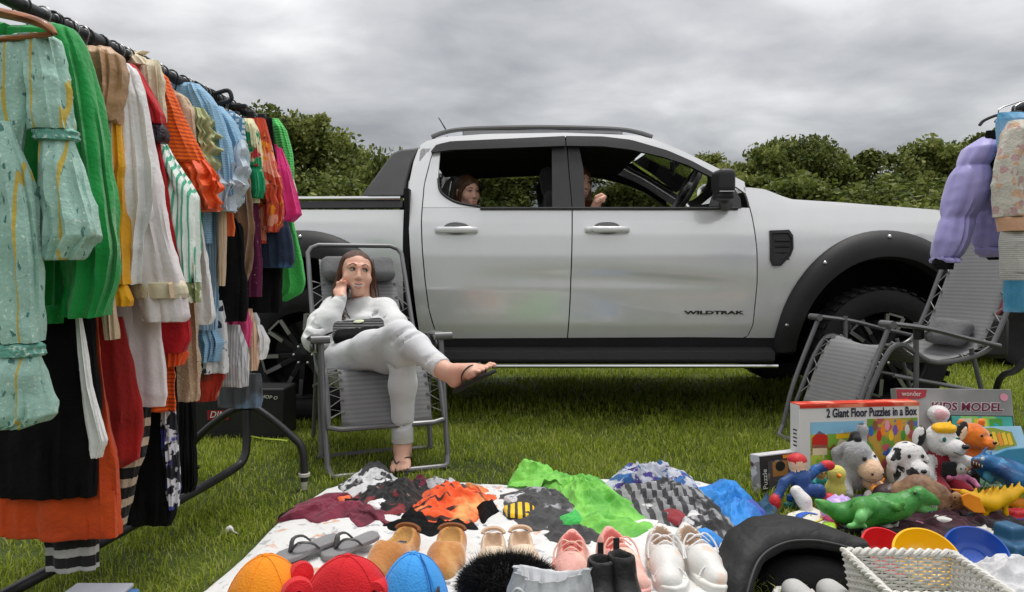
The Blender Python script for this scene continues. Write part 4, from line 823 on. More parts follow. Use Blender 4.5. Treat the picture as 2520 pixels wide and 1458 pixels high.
# clip hangers at the far end stick out past the rail
for k, (u, v, D) in enumerate([(540, 232, 2.62), (575, 262, 2.74), (618, 284, 2.84), (645, 290, 2.9)]):
    p = at(u, v, D); x = RX_(D); h = thing('clip_hanger', ['clip hanger with a long rounded wire loop', 'flat black clip hanger behind the wire loop', 'black clip hanger above the orange floral blouse', 'black clip hanger holding the black trousers'][k], 'hanger', (x, D, RZ), 0)
    if k == 0: MB().tube(spline([at(505, 240, D), at(545, 226, D), at(562, 224, D), at(569, 236, D), at(566, 248, D), at(530, 256, D), at(500, 262, D)], 24), .008, 8).build('loop', HWIRE, h)
    elif k == 1: MB().box(p, (.10, .02, .016)).box(p + (-.05, 0, -.03), (.14, .03, .02)).build('bar', HWIRE, h, bevel=.004)
    else: MB().box(p, (.030, .02, .03)).tube([p + (-.08, 0, -.01), p + (.02, 0, -.01)], .006, 6).build('clip', HWIRE, h, bevel=.004)
    MB().tube([(x, D, RZ + .02), p + (-.06, 0, 0)], .003, 6).build('hook', HSILV, h)
# ---- things under and behind the rail
BX = M('black_card', (.010, .010, .010), .55, var=.2); REDL = M('label_red', C('8c1020'), .5); WT = M('print_white', C('d9d5cc'), .6, var=.03)
p0, p1 = at(455, 1050, 3.86), at(700, 1050, 3.86); bx = thing('crate', 'low black crate with a red label standing behind the clothes rail', 'crate', ((p0[0] + p1[0]) / 2, 3.97, 0))
MB().box(((p0[0] + p1[0]) / 2, 3.97, .14), (p1[0] - p0[0], .22, .27)).build('body', BX, bx, bevel=.01)
a = at(537, 1022, 3.855); MB().box(a, (.115, .004, .05)).build('label_plate', REDL, bx); text('lettering', 'DIN', .05, a + (0, -.004, .002), rotm(rx=R(90)), WT, bx, shear=.3, width=.085)
text('lettering', 'SHOP O', .026, at(660, 978, 3.852), rotm(rx=R(90), ry=.12), WT, bx, shear=.2, width=.10)
st = at(665, 1079, 3.3); tag(MB().tube(spline([gnd(618, 1074, .02), gnd(650, 1080, .015), gnd(690, 1083, .02), gnd(708, 1086, .012)], 12), .009, 6, flat=.4).build('strap', M('lime_strap', C('a4b83a'), .6), loc=gnd(665, 1079)), 'pale lime strap lying on the grass behind the rail foot', 'strap')
q = gnd(245, 1512); sb = thing('storage_box', 'low storage box with a pale grey lid and blue side at the bottom edge', 'storage box', q)
MB().box(q + (0, .0, .025), (.17, .10, .05)).build('body', M('blue_box', C('5a86c0'), .5), sb, bevel=.01); MB().box(q + (-.012, 0, .056), (.155, .105, .012)).build('lid', M('pale_lid', C('b9bcc4'), .4), sb, bevel=.004)
# ================================================================== two folding recliners
TUBE = M('chair_tube_grey', (.15, .15, .155), .36, .35, var=.06); SLING = fab('sling_mesh_grey', (.21, .21, .213), [('wavez', 16, (.17, .17, .173), .4, .8)], bump=.3, bs=300, var=.05, wr=0.)
PILLOW = fab('pillow_grey', (.13, .13, .135), var=.06); CORD = M('cord_grey', (.34, .34, .34), .6); ARM = M('armrest_grey', (.11, .11, .115), .4, var=.05)
def recliner(label, O, ang, back, arm0, arm1, legA, legB, pil, foot, pw=.20):
    """O origin on the ground, ang turn of the chair; side profile points are (forward, up)"""
    ch = thing('recliner_chair', label, 'recliner chair', O); r = np.array((math.cos(ang), math.sin(ang), 0)); f = np.array((math.sin(ang), -math.cos(ang), 0)); O = np.array(O, float)
    P = lambda a, b, z: O + r * a + f * b + np.array((0, 0, z))
    prof = spline([(0, b, z) for b, z in back], 40)[:, 1:]; W = .262
    # frame loop: up one side, round the top, down the other, round the foot end
    top, bot = prof[0], prof[-1]; up = (prof[0] - prof[2]) / np.linalg.norm(prof[0] - prof[2])
    L = [P(-W, *q) for q in prof[::-1]] + [P(-W + .02, *(top + up * .035)), P(-W + .06, *(top + up * .055)), P(W - .06, *(top + up * .055)), P(W - .02, *(top + up * .035))] + [P(W, *q) for q in prof]
    dn = (prof[-1] - prof[-3]) / np.linalg.norm(prof[-1] - prof[-3])
    L = [P(0, *(bot + dn * .012)), P(-W + .05, *(bot + dn * .012))] + L + [P(W - .05, *(bot + dn * .012)), P(0, *(bot + dn * .012))]
    MB().tube(L, .0125, 9).build('frame', TUBE, ch)
    for nm, i0, i1, sg in (('back_sling', 1, 20, .03), ('seat_sling', 19, 39, .025)):
        g_ = []
        for q in prof[i0:i1 + 1]:
            g_.append([P(a, q[0] - (0 if nm[0] == 's' else .3) * sg * (1 - (a / .2) ** 2), q[1] - sg * (1 - (a / .2) ** 2)) for a in np.linspace(-.205, .205, 9)])
        MB().grid(np.array(g_)).build(nm, SLING, ch, solid=.004)
    for s in (-1, 1):
        for a0, a1 in ((4, 19), (21, 38)):
            pts = []
            for i, t in enumerate(np.linspace(a0, a1, 19)):
                q = np.array([np.interp(t, range(40), prof[:, k]) for k in (0, 1)]); pts.append(P(s * (.197 if i % 2 else .262), q[0], q[1] + (.006 if i % 4 else -.008)))
            MB().tube(pts, .0030, 5).build('lacing_cord', CORD, ch)
            for i, t in enumerate(np.linspace(a0, a1, 19)):
                if i % 2: 
                    q = np.array([np.interp(t, range(40), prof[:, k]) for k in (0, 1)]); MB().lathe([(.004, .004), (.009, .003), (.009, -.003), (.004, -.004)], 8, P(s * .197, q[0], q[1] + .004), rotm(rx=R(60))).build('eyelet', TUBE, ch)
    for s in (-1, 1):
        x = s * .285; n_ = 14; sp = spline([(0, *arm0), (0, (arm0[0] * 2 + arm1[0]) / 3, (arm0[1] * 2 + arm1[1]) / 3 + .012), (0, (arm0[0] + 2 * arm1[0]) / 3, (arm0[1] + arm1[1] * 2) / 3 + .004), (0, *arm1)], n_)
        wd = np.interp(np.linspace(0, 1, n_), [0, .15, .7, 1], [.028, .034, .030, .012]); rg = []
        for i, q in enumerate(sp):
            a = np.linspace(0, 2 * math.pi, 12, endpoint=False); rg.append([P(x + wd[i] * math.cos(t), q[1], q[2] + .012 * math.sin(t)) for t in a])
        am = MB().loft(rg).build('armrest', ARM, ch, sharp=60)
        MB().tube([P(x - .042, arm0[0] + .012, arm0[1] - .004), P(x + .042, arm0[0] + .012, arm0[1] - .004)], .0185, 12).build('armrest_end', TUBE, am)
        MB().tube(spline([P(x * .98, arm0[0] - .005, arm0[1] - .01), P(x * .97, *legA[0]), P(x * .95, *legA[1])], 14), .0125, 9).build('leg', TUBE, ch)
        MB().tube(spline([P(x * .93, arm0[0] - .16, arm0[1] - .0), P(x * .93, *legB[0]), P(x * .93, *legB[1])], 14), .0125, 9).build('leg', TUBE, ch)
        MB().tube([P(x * .9, arm1[0] + .14, arm1[1] - .01), P(x * .9, -.42, .02)], .0115, 9).build('leg', TUBE, ch)
        MB().tube([P(x * .9, arm0[0] - .05, .40), P(x * .9, -.36, .30)], .010, 8).build('side_link', TUBE, ch)
        MB().box(P(x * .96, arm0[0] - .17, arm0[1] - .05), (.02, .05, .06), rotm(rz=ang)).build('lock_bracket', BLK, ch, bevel=.006)
        MB().lathe([(.0, .012), (.018, .010), (.022, 0), (.018, -.01), (0, -.012)], 12, P(s * .30, arm0[0] - .2, arm0[1] - .06), np.stack([f, (0, 0, 1), r], 1)).build('lock_knob', TUBE, ch)
    a, b = legA[1]; MB().tube(spline([P(-.27, a, b), P(-.255, a + .03, max(b - .05, .014)), P(-.2, a + .045, .014), P(.2, a + .045, .014), P(.255, a + .03, max(b - .05, .014)), P(.27, a, b)], 30), .0125, 9).build('base_bar', TUBE, ch)
    a, b = legB[1]; MB().tube(spline([P(-.265, a, b), P(-.25, a - .03, .014), P(0, a - .05, .014), P(.25, a - .03, .014), P(.265, a, b)], 24), .0125, 9).build('base_bar', TUBE, ch)
    q = prof[pil]; q2 = prof[pil + 2]; d = P(0, *q2) - P(0, *q); d /= np.linalg.norm(d); n = np.cross(d, r); Rm = np.stack([r, d, n], 1); c = P(0, *q) + n * np.sign(n @ f) * .035
    s_ = SDF(c - .32, c + .32, .011); s_.rbox(c, (pw, .075, .04), .038, Rm).ripple(.006, 14, 3); s_.mesh('head_pillow', PILLOW, ch, smooth_it=2)
    return ch
chair1 = recliner('grey laced recliner chair with the woman in white sitting in it', (-.675, 3.55, 0), R(21), [(-.58, 1.005), (-.44, .80), (-.26, .54), (-.14, .43), (.02, .41), (.17, .45), (.25, .37), (.315, .215)],
                 (.21, .60), (-.30, .55), [(.27, .30), (.345, .05)], [(.02, .28), (.05, .03)], 3, .3)
chair2 = recliner('empty grey laced recliner chair turned sideways in front of the front wheel', (1.96, 3.76, 0), R(-79), [(-.66, 1.20), (-.56, .95), (-.42, .62), (-.32, .50), (-.05, .46), (.14, .55), (.24, .46), (.36, .18)],
                 (.22, .655), (-.40, .535), [(.36, .30), (.43, .06)], [(.06, .28), (.16, .03)], 13, .3, .13)
# ================================================================== people
SKIN = M('skin', (.72, .41, .30), .48, pats=[('noise', 14, (.70, .32, .24), .5, .75)], bump=.12, bs=260, var=.05, subs=.12)
NAIL = M('toe_nail', (.62, .40, .33), .3); LIPM = M('lips', (.52, .20, .18), .4); TEETH = M('teeth', (.62, .60, .54), .3); EYEW = M('eye_white', (.40, .37, .35), .3); IRIS = M('iris', (.03, .025, .018), .15); BROW = M('brow', (.055, .032, .02), .8)
HAIRM = M('hair_brown', (.070, .028, .014), .42, pats=[('noise', 26, (.20, .075, .032), .46, .70, (3, 3, .35)), ('noise', 40, (.022, .010, .006), .55, .7, (4, 4, .3))], bump=1, bs=90, bst=(3, 3, .2), spec=.5)
HAIRL = M('hair_light_brown', (.075, .034, .015), .45, pats=[('noise', 30, (.13, .06, .027), .5, .7, (2, 2, .5))], bump=.8, bs=90, bst=(2, 2, .4))
HAIRA = M('hair_auburn', (.10, .03, .011), .45, pats=[('noise', 30, (.19, .06, .02), .5, .7, (2, 2, .4))], bump=.8, bs=90, bst=(2, 2, .3))
HOOD = fab('white_sweat_cloth', C('dcdcdc'), bump=.2, bs=70, var=.03, wr=.06); JOG = fab('white_jogger_cloth', C('d4d4d7'), bump=.2, bs=70, var=.03, wr=.06)
def ellm(mb, c, r, rot, n=12, m=0):
    a = np.linspace(0, math.pi, 7); mb.lathe([(math.sin(t), -math.cos(t)) for t in a], n, (0, 0, 0)); V = mb.v[-1]; mb.v[-1] = (V * np.array(r)) @ np.asarray(rot).T + np.array(c); return mb
def head_sdf(f, Hc, Rm, s=1., smile=True):
    P = lambda x, y, z: Hc + s * (Rm @ np.array((x, y, z)))
    f.ell(P(0, .012, .036), s * np.array((.078, .092, .078)), Rm, k=.02).ell(P(0, -.018, -.030), s * np.array((.063, .066, .082)), Rm, k=.035).ell(P(0, -.058, -.094), s * np.array((.030, .022, .018)), Rm, k=.03)
    for e in (-1, 1):
        f.ell(P(e * .041, -.053, -.030), s * np.array((.026, .022, .024)), Rm, k=.03).cap(P(e * .014, -.080, .030), P(e * .046, -.066, .030), s * .010, s * .008, k=.015)
        f.ell(P(e * .030, -.093, .010), s * np.array((.017, .012, .0095)), Rm, k=.010, sub=True, m=None).ell(P(e * .012, -.087, -.033), s * np.array((.008, .010, .007)), Rm, k=.008)
        f.cap(P(e * .045, -.02, -.085), P(e * .052, .015, -.05), s * .018, s * .022, k=.03).ell(P(e * .080, .012, -.005), s * np.array((.008, .017, .030)), Rm, k=.008)
    f.cap(P(0, -.080, .018), P(0, -.097, -.028), s * .0080, s * .0115, k=.012).ell(P(0, -.078, -.070), s * np.array((.030, .014, .020)), Rm, k=.02)
    f.cap(P(-.020, -.094, -.069), P(.020, -.094, -.069), s * .0045, k=.006, sub=True, m=None)
def face_parts(par, Hc, Rm, s=1., look=(.2, 0), smile=True):
    P = lambda x, y, z: Hc + s * (Rm @ np.array((x, y, z)))
    for e in (-1, 1):
        ellm(MB(), P(e * .030, -.0715, .009), s * np.array((.0135, .012, .0068)), Rm).build('eye', EYEW, par)
        ey = par.children[-1]; ellm(MB(), P(e * .030 + .004 * look[0] * 2, -.0795, .009 + look[1] * .003), s * np.array((.0062, .0045, .0062)), Rm).build('iris', IRIS, ey)
        MB().tube(spline([P(e * .014, -.0815, .0145), P(e * .030, -.0855, .0185), P(e * .046, -.076, .0125)], 8), [.0014 * s] * 2 + [.0026 * s] * 4 + [.0014 * s] * 2, 6).build('eyelid', BROW, ey)
        MB().tube(spline([P(e * .013, -.0905, .031), P(e * .030, -.088, .0385), P(e * .050, -.072, .032)], 8), np.array([.0014, .0022, .0025, .0025, .0022, .0018, .0014, .0008]) * s, 6).build('eyebrow', BROW, par)
    w = .031 if smile else .025
    MB().tube(spline([P(-w, -.075, -.055), P(-.010, -.0935, -.0605), P(0, -.0940, -.062), P(.010, -.0935, -.0605), P(w, -.075, -.055)], 12), np.array([.001, .002, .0027, .003, .0031, .003, .003, .0031, .003, .0027, .002, .001]) * s, 8).build('lips', LIPM, par)
    MB().tube(spline([P(-w, -.075, -.056), P(-.012, -.0915, -.077), P(0, -.0925, -.079), P(.012, -.0915, -.077), P(w, -.075, -.056)], 12), np.array([.001, .002, .003, .0036, .004, .0042, .0042, .004, .0036, .003, .002, .001]) * s, 8).build('lips', LIPM, par)
    if smile: ellm(MB(), P(0, -.0865, -.0690), s * np.array((.024, .006, .0065)), Rm).build('teeth', TEETH, par)
    for e in (-1, 1): ellm(MB(), P(e * .0065, -.0985, -.0385), s * np.array((.0022, .002, .0012)), Rm).build('nostril', IRIS, par)
def axes(fwd, up=(0, 0, 1)):
    y = -np.array(fwd, float); y /= np.linalg.norm(y); z = np.array(up, float); z -= y * (z @ y); z /= np.linalg.norm(z); return np.stack([np.cross(y, z), y, z], 1)
def foot(f, A, heel, toe, upn, m=0, s=1.):
    """ankle A, heel bottom, toe tip; five separate toes"""
    A, heel, toe, upn = [np.array(q, float) for q in (A, heel, toe, upn)]; d = toe - heel; L = np.linalg.norm(d); d /= L; side = np.cross(d, upn); side /= np.linalg.norm(side); upn = np.cross(side, d); P = lambda a, b, c: heel + d * a * L + side * b + upn * c
    f.cap(A, P(.12, 0, .045), .037, .036, k=.03, m=m).ell(P(.10, 0, .030), (.032, .034, .030), np.stack([side, d, upn], 1), k=.02, m=m)
    f.cap(P(.25, 0, .055), P(.62, 0, .030), .036, .030, k=.03, m=m).cap(P(.55, -.018, .024), P(.72, -.026, .020), .024, .019, k=.02, m=m).cap(P(.55, .020, .024), P(.68, .030, .019), .022, .017, k=.02, m=m)
    return P, d, side, upn, L
def toes(f, P, big=-1, m=0):
    for k, (b, l, r) in enumerate([(.034, 1.0, .0115), (.012, .985, .0085), (-.005, .95, .0080), (-.020, .91, .0075), (-.034, .86, .0070)]):
        b = b * -big; f.chain([P(.68, b * .9, .020), P(l - .10, b, .022), P(l - .02, b, .013)], [r, r, r * .95], k=.004, m=m)
# ---------------- woman
pel = np.array((-.745, 3.56, .452)); nck = np.array((-.815, 3.925, .730)); Hc = np.array((-.838, 3.885, .886)); HS = 1.08; HR = axes((.36, -.90, .16), (.03, .15, 1))
shR, shL = np.array((-.955, 3.87, .700)), np.array((-.675, 3.85, .698)); elR, wrR = np.array((-.985, 3.63, .565)), np.array((-.880, 3.715, .765)); elL, wrL = np.array((-.580, 3.63, .55)), np.array((-.535, 3.485, .565))
hpR, hpL = np.array((-.825, 3.50, .458)), np.array((-.665, 3.54, .475)); knR, anR = np.array((-.492, 3.20, .622)), np.array((-.285, 2.985, .495)); knL, anL = np.array((-.484, 3.20, .545)), np.array((-.508, 3.33, .105))
ta = (nck - pel) / np.linalg.norm(nck - pel); TR = np.stack([np.array((1, .0, 0)) - ta * ta[0], np.cross(ta, (1, 0, 0)), ta], 1); TR /= np.linalg.norm(TR, axis=0)
woman = thing('person', 'seated woman in white hoodie and joggers holding a phone to her ear, legs crossed', 'person', (-.7, 3.5, 0))
lo, hi = np.minimum.reduce([elR, anR, anL, Hc]) - .16, np.maximum.reduce([anR, Hc, nck]) + (.32, .2, .2)
f = SDF((-1.10, 2.78, 0), (.02, 4.06, 1.06), .0045)
head_sdf(f, Hc, HR, HS)
f.cap(nck - .03 * ta, Hc + HS * HR @ np.array((0, .022, -.05)), .052, .050, k=.03)
f.ell(pel + ta * .30 + TR @ np.array((0, .03, 0)), (.14, .055, .13), TR, k=.04).ell(pel + ta * .10, (.125, .075, .13), TR, k=.04).ell(pel, (.165, .11, .11), TR, k=.05)
f.cap(nck - ta * .02, shR, .05, .05, k=.05).cap(nck - ta * .02, shL, .05, .05, k=.05)
f.chain([shR, elR], [.042, .034], k=.03).chain([elR, wrR], [.034, .025], k=.02).chain([shL, elL], [.042, .034], k=.03).chain([elL, wrL], [.034, .025], k=.02)
f.chain([hpR, knR], [.066, .042], k=.04).chain([knR, knR * .65 + anR * .35, anR], [.038, .038, .032], k=.03).chain([hpL, knL], [.066, .042], k=.04).chain([knL, knL * .65 + anL * .35, anL], [.038, .038, .032], k=.03)
# right hand round the phone
ph = np.array((-.905, 3.80, .835)); hd = ph - wrR; hd /= np.linalg.norm(hd); hx = np.array((.80, -.55, -.1)); hx -= hd * (hx @ hd); hx /= np.linalg.norm(hx); hn = np.cross(hd, hx)     # hx: across the knuckles, towards the cheek
H = lambda a, b, c: wrR + hd * a + hx * b + hn * c
f.cap(wrR, H(.03, 0, 0), .026, .028, k=.02)
for b in (-.024, -.008, .008, .024): f.cap(H(.02, b * .6, 0), H(.072, b, -.004), .015, .012, k=.012)
HF = [(-.030, [(.072, -.004), (.108, -.012), (.138, -.006), (.158, .004)], .0084), (-.010, [(.076, -.004), (.098, -.024), (.104, -.008), (.098, .012)], .0088), (.010, [(.074, -.004), (.094, -.026), (.098, -.010), (.090, .012)], .0085), (.028, [(.068, -.002), (.086, -.022), (.088, -.008), (.080, .010)], .0076)]
for b, pts, r in HF: f.chain([H(.055, b * .9, 0)] + [H(x, b + (.9 * max(0, x - .07) if b < -.02 else .012 * (x > .08)), y) for x, y in pts], [r + .003] + [r + .001, r, r * .95, r * .85], k=.004)
f.chain([H(.012, -.024, .008), H(.040, -.036, .022), H(.070, -.032, .034), (H(.092, -.022, .036))], [.014, .0125, .0105, .0088], k=.008)
# left hand resting in the lap behind the knee
dl = np.array((.10, -.95, -.06)); dl /= np.linalg.norm(dl); sl_ = np.cross(dl, (0, 0, 1)); Lh = lambda a, b, c: wrL + dl * a + sl_ * b + np.array((0, 0, c))
for b in (-.022, -.007, .008, .023): f.cap(Lh(0, b * .6, 0), Lh(.07, b, 0), .015, .012, k=.012).chain([Lh(.06, b, 0), Lh(.105, b, .004), Lh(.13, b, -.008), Lh(.145, b, -.02)], [.0095, .009, .0085, .0075], k=.004)
f.chain([Lh(.01, -.02, 0), Lh(.045, -.042, -.008), Lh(.075, -.048, -.012)], [.013, .011, .0085], k=.008)
PR, *fr_ = foot(f, anR, (-.232, 2.972, .418), (-.082, 2.868, .512), (-.50, .22, .85)); toes(f, PR, 1)
PL, *fl_ = foot(f, anL, (-.512, 3.375, .012), (-.492, 3.155, .014), (0, 0, 1)); toes(f, PL, -1)
body = f.mesh('body', SKIN, woman, smooth_it=1); face_parts(body, Hc, HR, HS, (.9, .6))
# hair: cap with a parting, long loose lengths over both shoulders
f = SDF(Hc - (.17, .17, .30), Hc + (.18, .17, .17), .0045); Q = lambda x, y, z: Hc + HS * (HR @ np.array((x, y, z)))
f.ell(Q(0, .022, .042), np.array((.082, .096, .085)) * HS, HR, k=.01).ell(Q(0, .05, -.03), (.085, .064, .10), HR, k=.03)
f.ell(Q(.006, -.098, -.012), (.064, .074, .094), HR, k=.014, sub=True, m=None)
for e in (-1, 1):
    for (a, b) in ((0, 0), (.012, .018), (-.004, .03)):
        pts = [Q(e * (.064 - a * .3), -.022 + b, .055), Q(e * (.082), -.006 + b, .0), Q(e * .080, -.008 + b, -.06), Q(e * (.082 + a), -.030 + b, -.12), Q(e * (.094 + a), -.060 + b * .6, -.185 - (.03 if e > 0 else .01)), Q(e * (.085 + a * 2), -.080 + b * .4, -.235 - (.02 if e > 0 else .0))]
        f.chain(pts, [.010, .011, .013, .018, .018, .008], k=.012)
f.ripple(.004, 26, 4, (1, 1, .16)); hair = f.mesh('hair', HAIRM, woman, smooth_it=1)
strand = MB(); rs = np.random.RandomState(5)
for k in range(90):
    e = 1 if k % 2 else -1; j = rs.normal(0, .012, 3); o_ = rs.uniform(-.01, .03)
    strand.tube(spline([Q(e * (.066 + j[0] * .4), -.026 + o_, .062 + j[2]), Q(e * (.084 + j[0] * .4), -.014 + o_, .0), Q(e * (.084 + j[0]), -.020 + o_, -.07), Q(e * (.090 + j[0]), -.045 + o_, -.13), Q(e * (.104 + j[0] * 1.5), -.075 + o_ * .5, -.20 + j[1]), Q(e * (.094 + j[0] * 2.4), -.092, -.245 + j[2])], 12), .0016, 4)
strand.build('loose_strands', HAIRM, woman, kind='stuff')
# hoodie
f = SDF((-1.16, 3.25, .36), (-.38, 4.08, .90), .0065)
f.ell(pel + ta * .31 + TR @ np.array((0, .02, 0)), (.170, .080, .12), TR, k=.05).ell(pel + ta * .18 + TR @ np.array((0, .01, 0)), (.160, .088, .14), TR, k=.05).ell(pel + ta * .06, (.180, .11, .11), TR, k=.05)
f.cap(nck - ta * .04, shR, .062, .062, k=.05).cap(nck - ta * .04, shL, .062, .060, k=.05)
f.chain([shR, shR * .5 + elR * .5 + (-.015, 0, 0), elR + (-.005, 0, -.005)], [.064, .070, .062], k=.03).chain([elR, elR * .5 + wrR * .5 + (0, 0, -.004), wrR * .86 + elR * .14], [.062, .056, .040], k=.03).chain([wrR * .88 + elR * .12, wrR * 1.0 + elR * .0], [.034, .031], k=.004, m=1)
f.chain([shL, shL * .5 + elL * .5 + (.02, 0, 0), elL], [.062, .064, .056], k=.03).chain([elL, wrL * .86 + elL * .14], [.056, .040], k=.03).cap(wrL * .9 + elL * .1, wrL, .034, .032, k=.004, m=1)
th = np.linspace(.0, 2 * math.pi, 15); ring = [nck + ta * (-.012 + .014 * math.sin(t)) + TR @ np.array((.078 * math.cos(t), .070 * math.sin(t) + .005, -.02 * math.sin(t + math.pi) - .015)) for t in th]
f.chain(ring, .018, k=.02); f.ell(nck + ta * .02 + TR @ np.array((0, .085, -.03)), (.10, .05, .07), TR, k=.03)
f.cap(nck - ta * .02, Hc, .058, .056, k=.01, sub=True, m=None)
for q0, q1, q2 in [((-1.04, 3.60, .60), (-.98, 3.56, .575), (-.93, 3.60, .55)), ((-1.03, 3.64, .64), (-.97, 3.60, .62), (-.92, 3.64, .60)), ((-1.02, 3.69, .68), (-.96, 3.66, .66), (-.92, 3.69, .655)), ((-.93, 3.80, .70), (-.89, 3.78, .66), (-.88, 3.76, .61)), ((-.70, 3.78, .69), (-.74, 3.76, .65), (-.74, 3.72, .60)), ((-.86, 3.74, .67), (-.79, 3.72, .655), (-.72, 3.74, .665)), ((-.66, 3.72, .66), (-.60, 3.70, .64), (-.57, 3.70, .60))]: f.chain(spline([q0, q1, q2], 7), .005, k=.018, sub=True, m=None)
f.ripple(.0035, 16, 2, (1, 1, 2.)).ripple(.002, 36, 7, (1, 1, 1.6))
hoodie = f.mesh('hoodie', [HOOD, fab('white_rib', C('d6d6d6'), bump=.8, bs=160)], woman, smooth_it=3)
# joggers
f = SDF((-.98, 2.94, .03), (-.20, 3.75, .78), .0055); pr, pl = knR * .65 + anR * .35, knL * .65 + anL * .35
f.ell(pel + ta * -.01, (.19, .14, .12), TR, k=.05).chain([hpR, hpR * .5 + knR * .5 + (0, 0, .005), knR], [.092, .075, .060], k=.05).chain([knR, pr, knR * .16 + anR * .84], [.060, .057, .048], k=.04).cap(knR * .20 + anR * .80, knR * .06 + anR * .94, .0495, .048, k=.003, m=1).rbox(anR + (anR - knR) / np.linalg.norm(anR - knR) * .045, (.12, .055, .12), .003, frame_from(anR - knR), k=.003, sub=True, m=1)
f.chain([hpL, hpL * .5 + knL * .5, knL], [.092, .078, .061], k=.04).chain([knL, pl, knL * .12 + anL * .88], [.060, .057, .050], k=.04).cap(knL * .13 + anL * .87, anL, .0510, .050, k=.003, m=1).rbox(anL + (0, 0, -.055), (.12, .12, .06), .003, k=.003, sub=True, m=1)
for t_ in (.12, .3, .78):
    c_ = knR + (anR - knR) * t_; f.chain(spline([c_ + np.array((-.05, -.035, -.01)), c_ + np.array((0, -.045, .04)), c_ + np.array((.04, -.01, .055))], 7), .004, k=.018, sub=True, m=None)
for t_, r_ in ((.14, .062), (.78, .050)):
    c_ = knL + (anL - knL) * t_; f.chain(spline([c_ + np.array((-r_, -.01, .01)), c_ + np.array((-.02, -r_, -.012)), c_ + np.array((r_ * .7, -r_ * .7, .004))], 7), .004, k=.018, sub=True, m=None)
f.ripple(.0018, 22, 6, (1, 1, 1.6))
f.mesh('trousers', [JOG, MATS['white_rib']], woman, smooth_it=3)
# waist bag, phone, flip flops
BAGM = fab('black_wave_print', (.014, .014, .015), [('wavez', 9, (.16, .16, .16), .75, .9, (1, 1, 3))], var=.2); wb = pel + ta * .085 + TR @ np.array((.005, -.136, 0))
bg_ = thing('waist_bag', 'black patterned waist bag with an oval emblem worn across the woman', 'bag', wb); f = SDF(wb - .22, wb + .22, .006); f.rbox(wb, (.125, .035, .065), .03, TR, m=0).rbox(wb + TR @ np.array((0, -.006, -.045)), (.118, .034, .04), .03, TR, m=1).ripple(.003, 40, 2); f.mesh('pouch', [BAGM, BLACKF], bg_, smooth_it=1)
c = wb + TR @ np.array((.005, -.039, .026)); ellm(MB(), c, (.026, .003, .013), TR).build('emblem', M('emblem_pale', C('c9cdb0'), .4), bg_)
MB().tube(spline([wb + TR @ np.array((-.12, 0, .01)), wb + TR @ np.array((-.20, .08, .10)), nck + TR @ np.array((-.10, -.10, -.03)), nck + TR @ np.array((-.05, .1, .01))], 16), .011, 6, flat=.3).build('strap', BLACKF, bg_)
pc = H(.070, .012, .020); pp = thing('phone', 'dark phone held in the hand of the woman in white', 'phone', pc); MB().box(pc, (.074, .155, .010), np.stack([hx, hd, hn], 1)).build('case', M('phone_case', (.012, .012, .014), .2), pp, bevel=.003); MB().box(pc + hn * .0055, (.064, .13, .001), np.stack([hx, hd, hn], 1)).build('screen', M('phone_glass', (.005, .005, .006), .05), pp)
FOAM = M('flip_flop_foam', (.018, .017, .017), .7, bump=.3, bs=150); STRAP = M('flip_flop_strap', (.035, .03, .028), .5)
def flipflop(P, parent, big):
    o_ = []
    for x, b in [(-.06, 0), (-.03, .025), (.10, .034), (.35, .032), (.60, .043), (.82, .046), (.98, .034), (1.05, .010), (1.05, -.010), (.98, -.034), (.82, -.044), (.60, -.040), (.35, -.030), (.10, -.032), (-.03, -.023)]: o_.append(P(x, b, 0))
    up = P(0, 0, 1) - P(0, 0, 0); ff = MB().poly([q - up * .003 for q in o_], up * -.014).build('flip_flop', FOAM, parent, bevel=.004)
    t = P(.76, .022 * -big, .030)
    for e in (-1, 1): MB().tube(spline([t, P(.66, e * .030 - .006 * big, .052), P(.45, e * .042, .035), P(.36, e * .040, .0)], 12), .0042, 7, flat=.7).build('strap', STRAP, ff)
    MB().tube([t, P(.78, .022 * -big, .0)], .0035, 6).build('strap', STRAP, ff); return ff
flipflop(PR, woman, 1); flipflop(PL, woman, -1)
# ---------------- girl at the rear window, and the front passenger behind the centre pillar
gH = at(1150, 474, 4.78); GR = axes((.62, -.78, -.12), (.0, -.1, 1)); girl = thing('person', 'girl with light brown hair looking out of the rear door window', 'person', (gH[0], gH[1], .8))
f = SDF(gH - (.26, .24, .52), gH + (.26, .24, .15), .006); head_sdf(f, gH, GR, .88); f.cap(gH + (0, .02, -.05), gH + (0, .03, -.17), .045, .05, k=.03).ell(gH + (0, .04, -.34), (.16, .11, .17), k=.05, m=1).cap(gH + (-.15, .03, -.24), gH + (-.19, .0, -.46), .05, .045, m=1).cap(gH + (.15, .0, -.24), gH + (.17, -.1, -.46), .05, .045, m=1)
gb = f.mesh('body', [SKIN, fab('pale_pink_top', C('c78f98'))], girl, smooth_it=1); face_parts(gb, gH, GR, .88, (.5, -.3), False)
f = SDF(gH - (.16, .17, .26), gH + (.16, .16, .15), .005); Q = lambda x, y, z: gH + .88 * (GR @ np.array((x, y, z)))
f.ell(Q(0, .022, .044), np.array((.083, .097, .087)) * .9, GR, k=.01).ell(Q(0, .06, -.05), (.07, .05, .11), GR, k=.03).ell(Q(.01, -.10, -.02), (.058, .066, .078), GR, k=.012, sub=True, m=None)
for e in (-1, 1): f.chain([Q(e * .05, -.05, .07), Q(e * .078, -.02, .0), Q(e * .078, .0, -.10), Q(e * .08, .01, -.20)], [.012, .014, .02, .016], k=.015)
f.ripple(.004, 24, 4, (1, 1, .2)).mesh('hair', HAIRL, girl, smooth_it=1)
